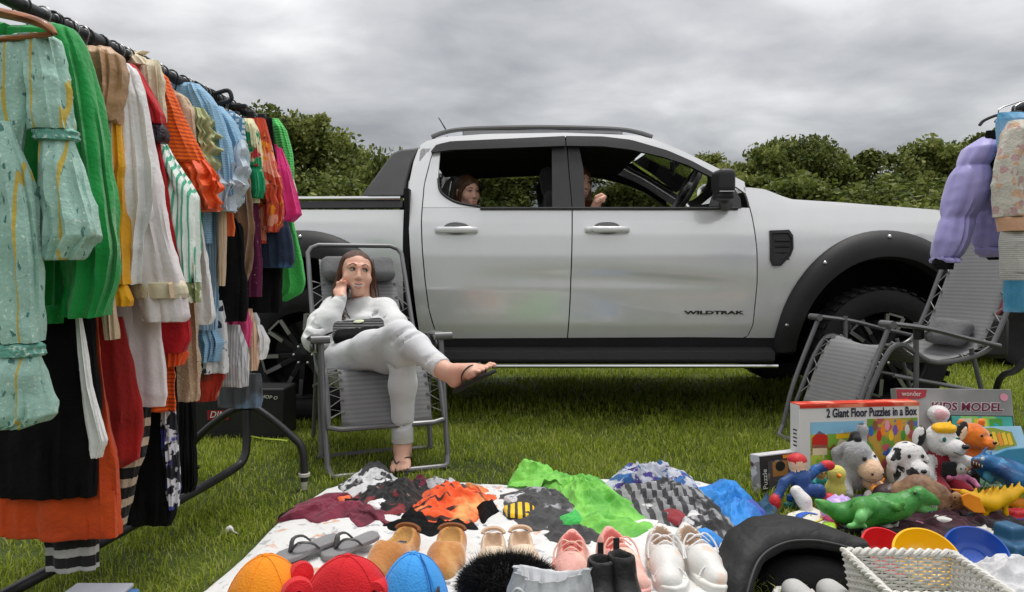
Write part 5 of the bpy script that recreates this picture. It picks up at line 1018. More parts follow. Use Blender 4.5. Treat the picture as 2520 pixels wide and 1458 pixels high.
pH = at(1423, 452, 4.86); PRm = axes((.55, -.8, -.1)); pas = thing('person', 'person with auburn hair in the front seat, mostly behind the centre pillar', 'person', (pH[0], pH[1], .8)); fist = at(1474, 491, 4.46)
f = SDF(np.minimum(pH - (.26, .2, .52), fist - .12), np.maximum(pH + (.28, .24, .15), fist + .1), .006); head_sdf(f, pH, PRm, .92); f.cap(pH + (0, .02, -.05), pH + (0, .03, -.18), .045, .05, k=.03).ell(pH + (0, .04, -.36), (.17, .11, .18), k=.05, m=1)
eb = fist + (-.10, .10, -.22); f.cap(pH + (.13, -.02, -.26), eb, .05, .042, m=1).cap(eb, fist + (-.02, .02, -.05), .036, .025)
F_ = lambda a, b, c: fist + np.array((a, b, c)); f.cap(fist + (-.02, .02, -.05), fist + (-.005, 0, -.01), .026, .028, k=.02)
for k in range(4): y = -.027 + .017 * k; f.chain([F_(-.02, y, .012), F_(.012, y, .026), F_(.034, y, .012), F_(.026, y, -.012), F_(.006, y, -.012)], [.011, .0105, .0098, .009, .008], k=.004)
f.chain([F_(-.02, -.03, -.015), F_(.008, -.042, .0), F_(.030, -.036, .010)], [.013, .0115, .0095], k=.006)
pb = f.mesh('body', [SKIN, fab('dark_top', (.02, .018, .02))], pas, smooth_it=1); face_parts(pb, pH, PRm, .92, (.3, 0), False)
f = SDF(pH - (.2, .2, .34), pH + (.2, .18, .15), .006); Q = lambda x, y, z: pH + .92 * (PRm @ np.array((x, y, z)))
f.ell(Q(0, .022, .044), (.084, .097, .087), PRm, k=.01).ell(Q(0, .06, -.05), (.075, .055, .12), PRm, k=.03).ell(Q(.0, -.10, -.02), (.055, .066, .075), PRm, k=.012, sub=True, m=None)
for e in (-1, 1): f.chain([Q(e * .05, -.05, .07), Q(e * .082, -.02, .0), Q(e * .085, -.02, -.12), Q(e * .09, -.03, -.26)], [.014, .02, .026, .014], k=.015)
f.ripple(.005, 22, 4, (1, 1, .2)).mesh('hair', HAIRA, pas, smooth_it=1)
# ================================================================== printed sheet and the clothes spread on it
def resample(P, n):
    P = np.vstack([P, P[:1]]); s = np.concatenate([[0], np.cumsum(np.linalg.norm(np.diff(P, axis=0), axis=1))]); t = np.linspace(0, s[-1], n, endpoint=False)
    return np.stack([np.interp(t, s, P[:, k]) for k in range(P.shape[1])], 1)
def ridged(P, seed, o=2): return 1 - abs(fbm(P, seed, o)) * 2.2
def heap(outline, h, seed, z0=.024, fs=12., n=150, m=44, jit=.008, edge=2.2, stretch=(1, 1), skirt=.012, rot=0., zmin=.30):
    """crumpled cloth over a star-like outline on the ground: polar grid with sharp and soft folds"""
    O = resample(np.array([gnd(u, v, z0)[:2] for u, v in outline]), n); c = O.mean(0); r = np.linspace(0, 1, m)[:, None, None] ** .85; P = c + r * (O - c)
    P = P + jit * np.stack([fbm(np.concatenate([P * 14, P[..., :1] * 0], -1), seed + 3, 2), fbm(np.concatenate([P * 14, P[..., :1] * 0 + 5], -1), seed + 4, 2)], -1) * r
    cr, sr = math.cos(rot), math.sin(rot); q = np.stack([(P[..., 0] * cr - P[..., 1] * sr) * fs * stretch[0], (P[..., 0] * sr + P[..., 1] * cr) * fs * stretch[1], P[..., 0] * 0 + seed], -1)
    q = q + .5 * np.stack([vnoise(q * .7, seed), vnoise(q * .7, seed + 1), vnoise(q * .7, seed + 2)], -1)
    f = .40 + .42 * ridged(q, seed) + .40 * fbm(q * .45, seed + 8, 2) + .34 * ridged(q * 2.1, seed + 5)
    Z = z0 + 1.25 * h * np.clip(f, zmin, 1.6) * (1 - r[..., 0] ** edge * .93); Z[-1] = np.maximum(.003, Z[-1] - skirt); Z[0] = Z[0].mean()
    return np.concatenate([P, Z[..., None]], -1)
def closed_grid(mb, G, m=0):
    a, b = G.shape[:2]; F = [(i * b + j, i * b + (j + 1) % b, (i + 1) * b + (j + 1) % b, (i + 1) * b + j) for i in range(a - 1) for j in range(b)]; return mb.add(G.reshape(-1, 3), F, m)
def pile(name, label, cat, outline, h, mat, seed, parts=(), group=None, **k):
    G = heap(outline, h, seed, **k); loc = G[0, 0] * (1, 1, 0); t = thing(name, label, cat, loc, 0, group)
    closed_grid(MB(), G).build('cloth', mat, t, sharp=75)
    for i, (nm, ol, hh, mt, *zz) in enumerate(parts): closed_grid(MB(), heap(ol, hh, seed + 31 * (i + 1), z0=zz[0] if zz else .03, n=72, m=20, fs=k.get('fs', 9.) * 1.3)).build(nm, mt, t, sharp=75)
    return t
SHEETM = fab('printed_sheet', C('d9d9d8'), [('noise', 22, C('a9acb0'), .60, .66), ('noise', 15, C('d0a488'), .64, .69), ('noise', 19, C('7d7f82'), .66, .71, (1, 1, 1), (3, 1, 0)), ('noise', 17, C('c9cfa0'), .73, .78, (1, 1, 1), (7, 2, 0))], bump=.3, bs=40, var=.03)
G = heap(SHEET_UV, .022, 4, zmin=.02, z0=.006, fs=6.5, n=300, m=90, jit=.004, edge=9., skirt=.004)
closed_grid(MB(), G).build('ground_sheet', SHEETM, loc=G[0, 0] * (1, 1, 0), sharp=80); tag(COL.objects['ground_sheet'], 'rumpled white sheet with a faint floral print spread on the grass under clothes and shoes', 'sheet')
BWT = fab('black_white_tee', C('d0d0d2'), [('noise', 15, (.02, .02, .022), .52, .56), ('noise', 40, (.25, .25, .25), .62, .68)]); MAROON = fab('maroon_jersey', C('7c2a40'), [('noise', 11, C('5a1c2e'), .5, .65)])
BLKTEE = fab('black_tee', (.014, .013, .014), [('noise', 17, C('7a2a2e'), .60, .64), ('noise', 30, C('c0a090'), .68, .72)]); PUMP = fab('orange_muscle_print', C('ee5a26'), [('wavey_d', 5.5, (.05, .015, .01), .84, .90), ('noise', 7, C('ffb46e'), .52, .66)])
GREYT = fab('grey_tee', (.06, .06, .062), [('noise', 11, C('9a9aa0'), .6, .66)]); YEL = fab('yellow_print', C('f0c020'), [('wavex_d', 12, (.03, .03, .03), .60, .66)]); GRC = fab('costume_green', C('7cc84e'), [('noise', 6, C('58a83a'), .48, .62)], rough=.6)
WOLF = fab('wolf_print', C('8e8e90'), [('wavex_d', 8, C('38383b'), .45, .60), ('noise', 9, (.02, .02, .022), .56, .62), ('noise', 13, C('d0d0d0'), .66, .70)]); BLUP = fab('blue_leaf_print', C('b9bcc6'), [('noise', 15, C('2d5f9c'), .50, .54), ('noise', 24, C('4a3c86'), .57, .61), ('noise', 28, (.03, .03, .05), .62, .66)])
BLUC = fab('bright_blue', C('1f86d8'), [('noise', 5, C('1766b8'), .5, .62)], rough=.6); INDI = fab('indigo_velvet', C('3c4a9e'), [('noise', 16, C('7c8ad0'), .58, .66)]); CHAR = fab('charcoal', (.055, .055, .057), var=.2); TEALN = fab('navy_teal', C('15455e'), [('noise', 8, C('0c2238'), .5, .6)])
pile('t_shirt', 'white t-shirt with black print at the back left edge of the sheet', 't-shirt', [(832, 1196), (868, 1172), (905, 1150), (945, 1160), (965, 1180), (1020, 1190), (1040, 1206), (985, 1226), (905, 1236), (850, 1222)], .045, BWT, 11, [('sleeve', [(880, 1176), (905, 1146), (950, 1150), (962, 1172), (915, 1190)], .04, CHAR, .03), ('print_patch', [(930, 1205), (1000, 1192), (1040, 1200), (1010, 1216), (950, 1222)], .02, WHITE, .045)])
pile('t_shirt', 'maroon t-shirt with a black and orange patch spilling over the left edge of the sheet', 't-shirt', [(684, 1279), (726, 1246), (800, 1216), (862, 1214), (884, 1245), (960, 1258), (985, 1276), (972, 1304), (932, 1292), (880, 1300), (846, 1284), (800, 1296), (745, 1275)], .035, MAROON, 12,
     [('sleeve', [(676, 1277), (720, 1258), (752, 1262), (742, 1280), (700, 1284)], .02, BLACKF, .01), ('patch', [(836, 1232), (880, 1228), (892, 1246), (860, 1258), (832, 1250)], .014, BLACKF, .045), ('patch', [(828, 1226), (862, 1220), (866, 1242), (846, 1248)], .012, CORAL, .045)])
pile('t_shirt', 'black t-shirt with a small dark red print heaped between the maroon and orange ones', 't-shirt', [(860, 1232), (900, 1222), (985, 1206), (1060, 1190), (1062, 1216), (1040, 1250), (1000, 1276), (930, 1284), (880, 1268)], .055, BLKTEE, 13, [('sleeve', [(990, 1198), (1050, 1182), (1058, 1200), (1030, 1216), (1000, 1214)], .035, MAROON, .03), ('lettering', [(900, 1240), (960, 1228), (985, 1232), (930, 1252)], .012, WHITE, .055)])
pile('costume', 'orange muscle print costume top with black sleeves', 'costume', [(990, 1276), (1030, 1222), (1090, 1196), (1190, 1200), (1228, 1222), (1210, 1260), (1150, 1298), (1075, 1304), (1010, 1296)], .055, PUMP, 14, [('sleeve', [(985, 1275), (1012, 1252), (1050, 1266), (1060, 1292), (1010, 1300)], .03, BLACKF, .03), ('sleeve', [(1090, 1204), (1130, 1194), (1160, 1210), (1140, 1230), (1100, 1226)], .03, CHAR, .055), ('sleeve', [(1165, 1262), (1215, 1238), (1232, 1262), (1190, 1286)], .03, BLACKF, .03)], rot=.5)
pile('t_shirt', 'grey t-shirt with yellow lettering lying against the green costume', 't-shirt', [(1222, 1222), (1290, 1206), (1385, 1212), (1425, 1250), (1450, 1296), (1390, 1316), (1300, 1306), (1240, 1284)], .045, GREYT, 15, [('print_patch', [(1238, 1246), (1300, 1232), (1372, 1240), (1360, 1262), (1290, 1270), (1246, 1266)], .012, YEL, .052), ('sleeve', [(1330, 1284), (1390, 1268), (1446, 1290), (1420, 1314), (1350, 1312)], .035, CHAR, .025), ('collar', [(1240, 1224), (1290, 1212), (1310, 1228), (1260, 1240)], .016, BWT, .05)])
pile('costume', 'bright green hooded costume spread across the middle of the back row', 'costume', [(1245, 1200), (1280, 1172), (1340, 1164), (1390, 1180), (1480, 1184), (1516, 1222), (1580, 1258), (1618, 1306), (1560, 1330), (1470, 1312), (1390, 1276), (1345, 1226), (1295, 1204)], .06, GRC, 16,
     [('hood', [(1248, 1196), (1268, 1166), (1320, 1160), (1372, 1180), (1350, 1206), (1290, 1196)], .07, GRC, .02), ('leg', [(1400, 1296), (1450, 1272), (1520, 1286), (1600, 1308), (1560, 1334), (1470, 1326)], .045, GRC, .03), ('pocket', [(1370, 1276), (1420, 1262), (1440, 1284), (1392, 1296)], .02, LIME2, .05)])
pile('t_shirt', 'grey wolf print t-shirt with a dark red open mouth', 't-shirt', [(1486, 1206), (1560, 1178), (1650, 1176), (1712, 1200), (1766, 1244), (1815, 1296), (1770, 1332), (1690, 1310), (1620, 1306), (1545, 1274), (1500, 1242)], .05, WOLF, 17,
     [('print_patch', [(1630, 1256), (1668, 1248), (1690, 1272), (1672, 1288), (1644, 1278)], .012, fab('wolf_mouth', C('8a2630')), .052), ('sleeve', [(1700, 1276), (1760, 1262), (1816, 1300), (1776, 1332), (1724, 1316)], .035, WOLF, .025)], rot=.6)
pile('shorts', 'crumpled blue and grey leaf print shorts behind the wolf print t-shirt', 'shorts', [(1482, 1198), (1520, 1168), (1600, 1176), (1640, 1160), (1700, 1176), (1726, 1212), (1660, 1212), (1570, 1204), (1500, 1222)], .065, BLUP, 18, z0=.03)
pile('costume', 'bright blue costume with an indigo velvet panel at the right end of the back row', 'costume', [(1712, 1206), (1770, 1188), (1812, 1206), (1860, 1250), (1885, 1286), (1846, 1310), (1800, 1300), (1750, 1252)], .055, BLUC, 19, [('panel', [(1772, 1192), (1806, 1192), (1862, 1238), (1884, 1262), (1846, 1262), (1796, 1226)], .02, INDI, .045), ('fin', [(1780, 1206), (1800, 1202), (1810, 1220), (1784, 1222)], .018, SKYB, .06)])
pile('shirt', 'dark teal shirt tucked by the corner of the sheet next to the bright blue costume', 'shirt', [(1850, 1252), (1892, 1226), (1912, 1256), (1906, 1284), (1872, 1278)], .045, TEALN, 20)
pile('leggings', 'black leggings bunched below the orange muscle print costume top', 'leggings', [(930, 1296), (985, 1280), (1080, 1296), (1170, 1290), (1185, 1312), (1100, 1324), (1000, 1318)], .03, BLACKF, 34)
pile('shirt', 'charcoal shirt crumpled between the grey t-shirt and the pink trainers', 'shirt', [(1330, 1318), (1400, 1300), (1470, 1306), (1490, 1330), (1420, 1346), (1350, 1338)], .035, CHAR, 35)
pile('scarf', 'pale lace scarf lying along the front of the black t-shirt with red print', 'scarf', [(1010, 1206), (1060, 1190), (1130, 1190), (1150, 1204), (1080, 1214)], .03, BWT, 36)
pile('vest', 'small bright blue vest lying just left of the big black bag', 'vest', [(1686, 1330), (1740, 1316), (1776, 1330), (1768, 1350), (1712, 1352)], .03, BLUC, 21)
# ================================================================== footwear
def shoe_pts(u, v, ang, L, z=0.03):
    p = gnd(u, v, z); d = np.array((math.sin(ang), -math.cos(ang), 0)); s = np.array((math.cos(ang), math.sin(ang), 0)); return p, (lambda a, b, c: p + d * a * L + s * b + np.array((0, 0, c))), np.stack([s, -d, (0, 0, 1)], 1)
def sneaker(label, u, v, ang, L, upper, sole, accent, lace, side, group):
    """heel at (u, v), toe towards the camera"""
    p, P, Rm = shoe_pts(u, v, ang, L, .012); t = thing('trainer', label, 'shoe', p * (1, 1, 0), 0, group)
    f = SDF(p - (.30, .34, .03), p + (.30, .10, .15), .0045)
    f.cap(P(.08, 0, .060), P(.12, 0, .030), .032, .036, k=.03).cap(P(.12, 0, .035), P(.55, .002 * side, .036), .036, .036, k=.03).cap(P(.55, 0, .034), P(.86, .006 * side, .024), .038, .034, k=.03).cap(P(.45, 0, .058), P(.62, 0, .040), .026, .030, k=.03)
    f.cap(P(.02, 0, .088), P(.10, 0, .075), .014, .03, k=.02).cap(P(.17, 0, .105), P(.20, 0, .058), .026, .022, k=.012, sub=True, m=1).cap(P(.28, 0, .090), P(.36, 0, .072), .019, .017, k=.012, sub=True, m=1)
    f.mesh('upper', [upper, accent], t, smooth_it=1)
    o_ = [P(x, b, 0) for x, b in [(-.05, 0), (.0, .032), (.15, .040), (.4, .040), (.62, .047), (.82, .047), (.97, .032), (1.04, .004), (1.0, -.026), (.84, -.044), (.62, -.044), (.4, -.038), (.15, -.038), (.0, -.030)]]
    MB().poly(o_, (0, 0, .030)).build('sole', sole, t, bevel=.005); MB().tube(spline([P(.80, .040, .034), P(.78, .026, .052), P(.77, 0, .058), P(.78, -.026, .052), P(.80, -.040, .034)], 12), .0024, 5).build('toe_seam', lace, t)
    f = SDF(p - (.30, .34, .03), p + (.30, .10, .15), .005); f.cap(P(.34, 0, .082), P(.60, 0, .060), .014, .018, k=.01); f.mesh('tongue', accent, t)
    for k in range(4):
        a = .38 + .07 * k; MB().tube(spline([P(a, -.032, .082 - .010 * k), P(a + .025, 0, .104 - .0085 * k), P(a + .01, .032, .082 - .010 * k)], 8), .0032, 6, flat=.6).build('lace', lace, t)
    for e in (-1, 1): MB().tube(spline([P(.38, 0, .096), P(.36, e * .024, .102), P(.42, e * .044, .080), P(.52, e * .046, .052)], 9), .0026, 5).build('lace_end', lace, t)
    MB().tube(spline([P(.20, side * .040, .036), P(.42, side * .046, .052), P(.64, side * .046, .034)], 9), .004, 6, flat=.4).build('side_stripe', accent, t); t.scale = (1.1,) * 3; return t
PKU = fab('pink_suede', C('dfa59a'), [('noise', 9, C('e9bfae'), .5, .65)], rough=.7); PKS = M('pink_sole', C('e8a9a2'), .5); PKA = fab('coral_lining', C('d8766e')); PKL = M('pink_lace', C('ecb9a6'), .7)
WHU = M('white_leather', C('d8d6d2'), .45, pats=[('noise', 8, C('d9bfae'), .60, .64)], bump=.2, bs=120, var=.05); WHS = M('white_sole', C('dcdad4'), .5); WHA = fab('beige_lining', C('b59a82')); 
sneaker('pink suede trainer on the left of the pink pair, heel towards the green costume', 1408, 1392, -.10, .25, PKU, PKS, PKA, PKL, -1, 'pink trainers')
sneaker('pink suede trainer next to the white trainers, its toe half hidden by a black boot', 1496, 1384, .18, .25, PKU, PKS, PKA, PKL, 1, 'pink trainers')
sneaker('white leather trainer standing nearer the pink pair', 1622, 1376, -.06, .25, WHU, WHS, WHA, WHITE, -1, 'white trainers')
sneaker('white leather trainer with a beige side, nearer the big black bag', 1684, 1374, .14, .25, WHU, WHS, WHA, WHITE, 1, 'white trainers')
def slipper(label, u, v, ang, L, W, mat, inner, patch, group, open_=.30):
    p, P, Rm = shoe_pts(u, v, ang, L, .012); t = thing('slipper', label, 'slipper', p * (1, 1, 0), 0, group); f = SDF(p - (.30, .34, .03), p + (.30, .10, .14), .005)
    f.cap(P(.12, 0, .034), P(.55, 0, .040), W * .92, W, k=.03).cap(P(.55, 0, .036), P(.84, 0, .026), W, W * .8, k=.03).ell(P(.06, 0, .055), (W * .85, .03, .034), Rm, k=.02)
    f.ell(P(open_, 0, .085), (W * .74, L * .27, .052), Rm, k=.008, sub=True, m=1).rbox(P(.5, 0, -.035), (.2, .3, .035), .002, k=.004, sub=True, m=None)
    f.mesh('upper', [mat, inner], t, smooth_it=1)
    o_ = [P(x, b * W, -.004) for x, b in [(-.06, 0), (-.02, .7), (.12, .95), (.4, .98), (.62, 1.1), (.84, .95), (1.02, .5), (1.06, 0), (1.02, -.5), (.84, -.95), (.62, -1.1), (.4, -.98), (.12, -.95), (-.02, -.7)]]
    MB().poly(o_, (0, 0, .012)).build('sole', M('slipper_sole', C('6a4426'), .7), t, bevel=.003)
    if patch: MB().box(P(.22, 0, .052), (.024, .030, .002), Rm).build('label_patch', M('navy_patch', C('2c3446'), .6, pats=[('noise', 160, C('9aa2b0'), .56, .6)]), t)
    t.scale = (1.02,) * 3
    MB().tube([P(.05 + .10 * math.cos(a) * .5, W * .80 * math.sin(a), .078 - .012 * math.cos(a)) for a in np.linspace(math.pi * .5, math.pi * 1.5, 14)], .007, 6).build('collar_trim', inner if not patch else M('slipper_trim', C('7c4a22'), .7), t)
TANS = fab('tan_suede', C('bb7c3e'), [('noise', 12, C('cf9a5a'), .5, .65)], sheen=.4); TANI = fab('tan_lining', C('c89a5c')); BEI = fab('beige_canvas', C('d9c6ae')); BEII = fab('beige_insole', C('cdb094'))
slipper('tan suede slipper on the left of the pair, behind the blue cap', 1008, 1362, -.34, .25, .048, TANS, TANI, True, 'tan slippers'); slipper('tan suede slipper on the right of the pair, next to the black fur', 1114, 1362, -.06, .25, .050, TANS, TANI, True, 'tan slippers')
slipper('beige canvas slip-on next to the tan slippers', 1214, 1372, .02, .24, .040, BEI, BEII, False, 'beige slip-on shoes', .24); slipper('beige canvas slip-on on the side of the pink trainers', 1280, 1368, .06, .24, .040, BEI, BEII, False, 'beige slip-on shoes', .24)
def loose_flipflop(label, u, v, ang, L=.26):
    p, P, Rm = shoe_pts(u, v, ang, L, .03); t = thing('flip_flop', label, 'flip-flop', p * (1, 1, 0), 0, 'grey flip-flops'); g_ = M('flip_grey', (.26, .26, .265), .6, bump=.2, bs=200); Pz = lambda a, b, c: P(a, b, c + .03 - .03 * a)
    o_ = [Pz(x, b, 0) for x, b in [(-.04, 0), (.0, .026), (.12, .034), (.4, .031), (.66, .042), (.86, .040), (.98, .02), (1., 0), (.98, -.02), (.86, -.040), (.66, -.042), (.4, -.031), (.12, -.034), (.0, -.026)]]
    MB().poly(o_, (0, 0, .016)).build('sole', g_, t, bevel=.004)
    for e in (-1, 1): MB().tube(spline([Pz(.74, 0, .018), Pz(.66, e * .022, .045), Pz(.48, e * .038, .036), Pz(.36, e * .036, .012)], 10), .007, 6, flat=.5).build('strap', M('strap_dark', (.05, .05, .05), .5), t)
loose_flipflop('grey flip-flop lying nearer the orange cap', 830, 1352, -.95, .20); loose_flipflop('grey flip-flop lying nearer the tan slippers', 926, 1346, -.95, .18)
def boot(label, u, v, ang, Hh, mat, inner, group, sw=.040, tilt=0., L=.25, name='ankle_boot'):
    p, P, Rm = shoe_pts(u, v, ang, L, .0); t = thing(name, label, 'boot', p * (1, 1, 0), 0, group); f = SDF(p - (.26, .32, .02), p + (.26, .12, Hh + .05), .006); q = lambda a, b, c: P(a - tilt * c, b, c)
    f.cap(q(.14, 0, .05), q(.14, 0, Hh), .042, sw, k=.03).cap(P(.14, 0, .04), P(.60, 0, .040), .040, .038, k=.04).cap(P(.60, 0, .036), P(.88, 0, .028), .038, .028, k=.03)
    f.cap(q(.14, 0, .12), q(.14, 0, Hh + .09), sw - .010, sw - .006, k=.004, sub=True, m=1).rbox(q(.14, 0, Hh + .055), (.09, .09, .05), .002, k=.004, sub=True, m=1).ripple(.003, 22, 3)
    f.mesh('leather', [mat, inner], t, smooth_it=2)
    MB().poly([P(x, b, 0) for x, b in [(-.03, 0), (.0, .03), (.12, .038), (.45, .034), (.68, .042), (.9, .03), (1.0, 0), (.9, -.03), (.68, -.042), (.45, -.034), (.12, -.038), (.0, -.03)]], (0, 0, .014)).build('sole', BLK, t, bevel=.003)
    MB().box(q(.14, -.0, Hh + .01) + Rm @ np.array((0, sw, 0)), (.016, .005, .045), Rm).build('pull_tab', inner, t)
BLL = M('black_leather', (.012, .012, .012), .34, bump=.5, bs=45, var=.2); BRL = M('brown_leather', C('5a3622'), .4, pats=[('noise', 7, C('3a2014'), .5, .65)], bump=.5, bs=45); DKI = fab('dark_lining', (.022, .02, .02))
boot('black leather ankle boot standing nearer the grey handbag', 1478, 1512, -.10, .145, BLL, DKI, 'black ankle boots', .036, .9); boot('black leather ankle boot nearer the white trainers', 1528, 1510, .20, .155, BLL, DKI, 'black ankle boots', .036, .9)
boot('brown leather boot in front of the blue cap, on the side of the red cap', 976, 1560, -.06, .125, BRL, DKI, 'brown ankle boots', .046); boot('brown leather boot in front of the blue cap, on the side of the black fur', 1040, 1560, .06, .128, BRL, DKI, 'brown ankle boots', .046)
# grey white toe tips at the bottom edge
for k, (u, lb) in enumerate([(1966, 'grey white canvas shoe in front of the black bag, farther from the wicker basket'), (2054, 'grey white canvas shoe right beside the wicker basket')]):
    p = gnd(u, 1500); f = SDF(p - (.08, .2, .01), p + (.08, .16, .12), .005); f.cap(p + (0, .03, .036), p + (0, -.10, .045), .030, .034, k=.03).cap(p + (0, .055, .03), p + (0, .0, .03), .024, .03, k=.02); t = thing('canvas_shoe', lb, 'shoe', p, 0, 'grey white canvas shoes'); f.mesh('upper', M('canvas_grey', C('b9b9b6'), .7, bump=.3, bs=200), t, smooth_it=1)
    MB().tube([p + (.036 * math.cos(a), .06 + .034 * math.sin(a), .012) for a in np.linspace(-.4, math.pi + .4, 14)], .012, 7).build('toe_cap', WHS, t)
# ================================================================== hats, bags, toy car in the front row
def cap_seams(t, c, r, mat):
    r = np.array(r) * 1.004; c = np.array(c)
    for k in range(6):
        a = k * math.pi / 3 + .35; MB().tube([c + r * np.array((math.cos(a) * math.sin(q), math.sin(a) * math.sin(q), math.cos(q))) for q in np.linspace(.06, 1.35, 14)], .0016, 5).build('seam', mat, t)
    MB().lathe([(0, .006), (.007, .004), (.009, 0), (.007, -.003)], 12, c + np.array((0, 0, r[2]))).build('button', mat, t)
def dome(name, label, cat, c, r, mat, parts=None): t = thing(name, label, cat, c * np.array((1, 1, 0))); f = SDF(c - np.array(r).max() * 1.25, c + np.array(r).max() * 1.25, .006); f.ell(c, r, k=.01); return t, f
ORP = fab('orange_cotton', C('f09010'), bump=.5, bs=200, var=.1); REDP_ = fab('red_cotton', C('d01420'), bump=.5, bs=200, var=.1); BLUEP = fab('sky_blue_cotton', C('3f9be6'), bump=.5, bs=200, var=.1); BLUED = M('deep_blue_plastic', C('1460b0'), .35, var=.05)
c = gnd(655, 1530, .02); t, f = dome('cap', 'orange cap with a stitched dome at the left front corner of the sheet', 'cap', c, (.104, .11, .168), ORP); f.rbox(c - (0, 0, .12), (.3, .3, .12), .001, k=.002, sub=True, m=None).ell(c - (0, 0, .012), (.094, .10, .158), k=.004, sub=True, m=None); f.mesh('shell', ORP, t, smooth_it=2)
MB().tube(spline([c + (.125 * math.cos(a), .135 * math.sin(a), .012) for a in np.linspace(0, 2 * math.pi, 24)], 40), .011, 7, flat=.5).build('brim', ORP, t); MB().lathe([(0, .028), (.022, .020), (.034, 0)], 16, c + (-.115, -.05, .02)).build('ear_guard', M('amber', C('f0b020'), .4), t)
MB().box(c + (.01, -.112, .020), (.05, .012, .036)).build('badge_plate', M('badge_dark', C('2c2c34'), .3), t, bevel=.008); cap_seams(t, c, (.104, .11, .168), ORP)
c = gnd(838, 1540, .02); t = thing('cap', 'red novelty cap with round side pieces and black patches, next to the orange one', 'cap', c * (1, 1, 0)); f = SDF(c - .26, c + .26, .006)
f.ell(c + (.016, .01, .03), (.112, .085, .142), k=.02).ell(c + (0, 0, .03), (.115, .09, .06), k=.03).rbox(c - (0, 0, .12), (.3, .3, .115), .001, k=.002, sub=True, m=None); f.mesh('body', REDP_, t, smooth_it=2)
MB().lathe([(.010, .034), (.034, .028), (.040, .0), (.034, -.02), (.026, -.02), (.024, .02), (0, .02)], 18, c + (-.098, -.03, .095), rotm(rx=R(75), rz=.4)).build('side_piece', REDP_, t); MB().lathe([(.0, .03), (.026, .026), (.032, .0), (.03, -.03)], 16, c + (-.105, .03, .118), rotm(rx=R(70), rz=.5)).build('side_piece', REDP_, t)
MB().lathe([(.012, .03), (.030, .026), (.034, -.02), (.0, -.02)], 16, c + (.108, -.02, .092), rotm(rx=R(80), rz=-.5)).build('side_piece', REDP_, t); ellm(MB(), c + (.112, -.052, .090), (.013, .006, .018), rotm()).build('white_patch', M('lens_white', C('d8d6d0'), .2), t)
for e in (-.05, .058): MB().lathe([(0, .020), (.030, .018), (.040, .006), (.040, -.02), (0, -.02)], 20, c + (e, -.098, .028), rotm(rx=R(90))).build('round_patch', BLACKF, t)
cap_seams(t, c + (.016, .01, .03), (.112, .085, .142), REDP_)
c = gnd(1018, 1535, .02); t, f = dome('cap', 'light blue cap with a darker layered brim in front of the tan slippers', 'cap', c, (.094, .10, .178), BLUEP); f.rbox(c - (0, 0, .12), (.3, .3, .12), .001, k=.002, sub=True, m=None).ell(c - (0, 0, .012), (.086, .09, .169), k=.004, sub=True, m=None); f.mesh('crown', BLUEP, t, smooth_it=2)
for e in (.5, ): MB().tube(spline([c + (.012 + .094 * math.sin(a) * .55, -.1 * math.sin(a) * .84 , .180 * math.cos(a)) for a in np.linspace(.12, 1.5, 10)], 20), .0022, 6).build('seam', BLUED, t)
cap_seams(t, c, (.094, .10, .178), BLUEP)
for k, z in enumerate((.05, .036, .022)): MB().box(c + (.125, -.012, z), (.080, .12, .010), rotm(ry=-.35, rz=-.2)).build('brim_layer', BLUED if k else BLUEP, t, bevel=.003)
FURM = M('black_fur', (.006, .006, .007), .5, var=.2); c = gnd(1250, 1440, .085); t = thing('fur_hat', 'fluffy black fur hat lying in front of the beige slip-on shoes', 'hat', c * (1, 1, 0)); ax_ = np.array((.142, .085, .078))
f = SDF(c - .2, c + .2, .008); f.ell(c, ax_ * .86, k=.02); f.mesh('body', FURM, t)
rs = np.random.RandomState(8); n = 26000; d = rs.normal(0, 1, (n, 3)); d /= np.linalg.norm(d, axis=1)[:, None]; B = c + d * ax_ * .85; tip = B + (d + rs.normal(0, .45, (n, 3))) * rs.uniform(.008, .022, n)[:, None]; s = np.cross(d, rs.normal(0, 1, (n, 3))); s *= (.0009 / np.linalg.norm(s, axis=1))[:, None]
raw_mesh('fur', np.stack([B - s, B + s, tip], 1).reshape(-1, 3) - wloc(t), np.arange(3 * n).reshape(-1, 3), FURM, t); COL.objects['fur']['kind'] = 'stuff'
SILV = M('silver_grey_leather', C('bdbfc2'), .42, pats=[('noise', 9, C('9da0a4'), .5, .66)], bump=.6, bs=26, var=.05); c = gnd(1352, 1492, .075); t = thing('handbag', 'soft silver grey handbag with a thin handle in front of the black fur hat', 'handbag', c * (1, 1, 0)); rg = []
for i, (z, rx_, ry_, pl_) in enumerate([(-.075, .085, .045, 0), (-.06, .104, .056, .1), (-.02, .110, .060, .4), (.03, .104, .056, .8), (.06, .094, .046, 1.2), (.075, .088, .038, 1.6), (.086, .092, .036, 2.), (.082, .082, .026, 1.6), (.05, .07, .02, 1.)]):
    a = np.linspace(0, 2 * math.pi, 96, endpoint=False); r_ = 1 + pl_ * (.045 * np.sin(a * 13 + .6 * np.sin(a * 3 + i)) + .02 * np.sin(a * 29 + i)); rg.append(np.stack([c[0] + .25 * (z * .3) + rx_ * r_ * np.cos(a), c[1] + ry_ * r_ * np.sin(a), c[2] + z + .012 * np.cos(a * 2 + .5) * (z > 0)], 1))
MB().loft(rg).build('body', SILV, t, sharp=80)
MB().tube(spline([c + (-.095, -.03, -.05), c + (-.100, -.045, .02), c + (-.080, -.05, .066), c + (-.055, -.052, .03), c + (-.058, -.056, -.05)], 20), .0045, 7).build('handle', SILV, t)
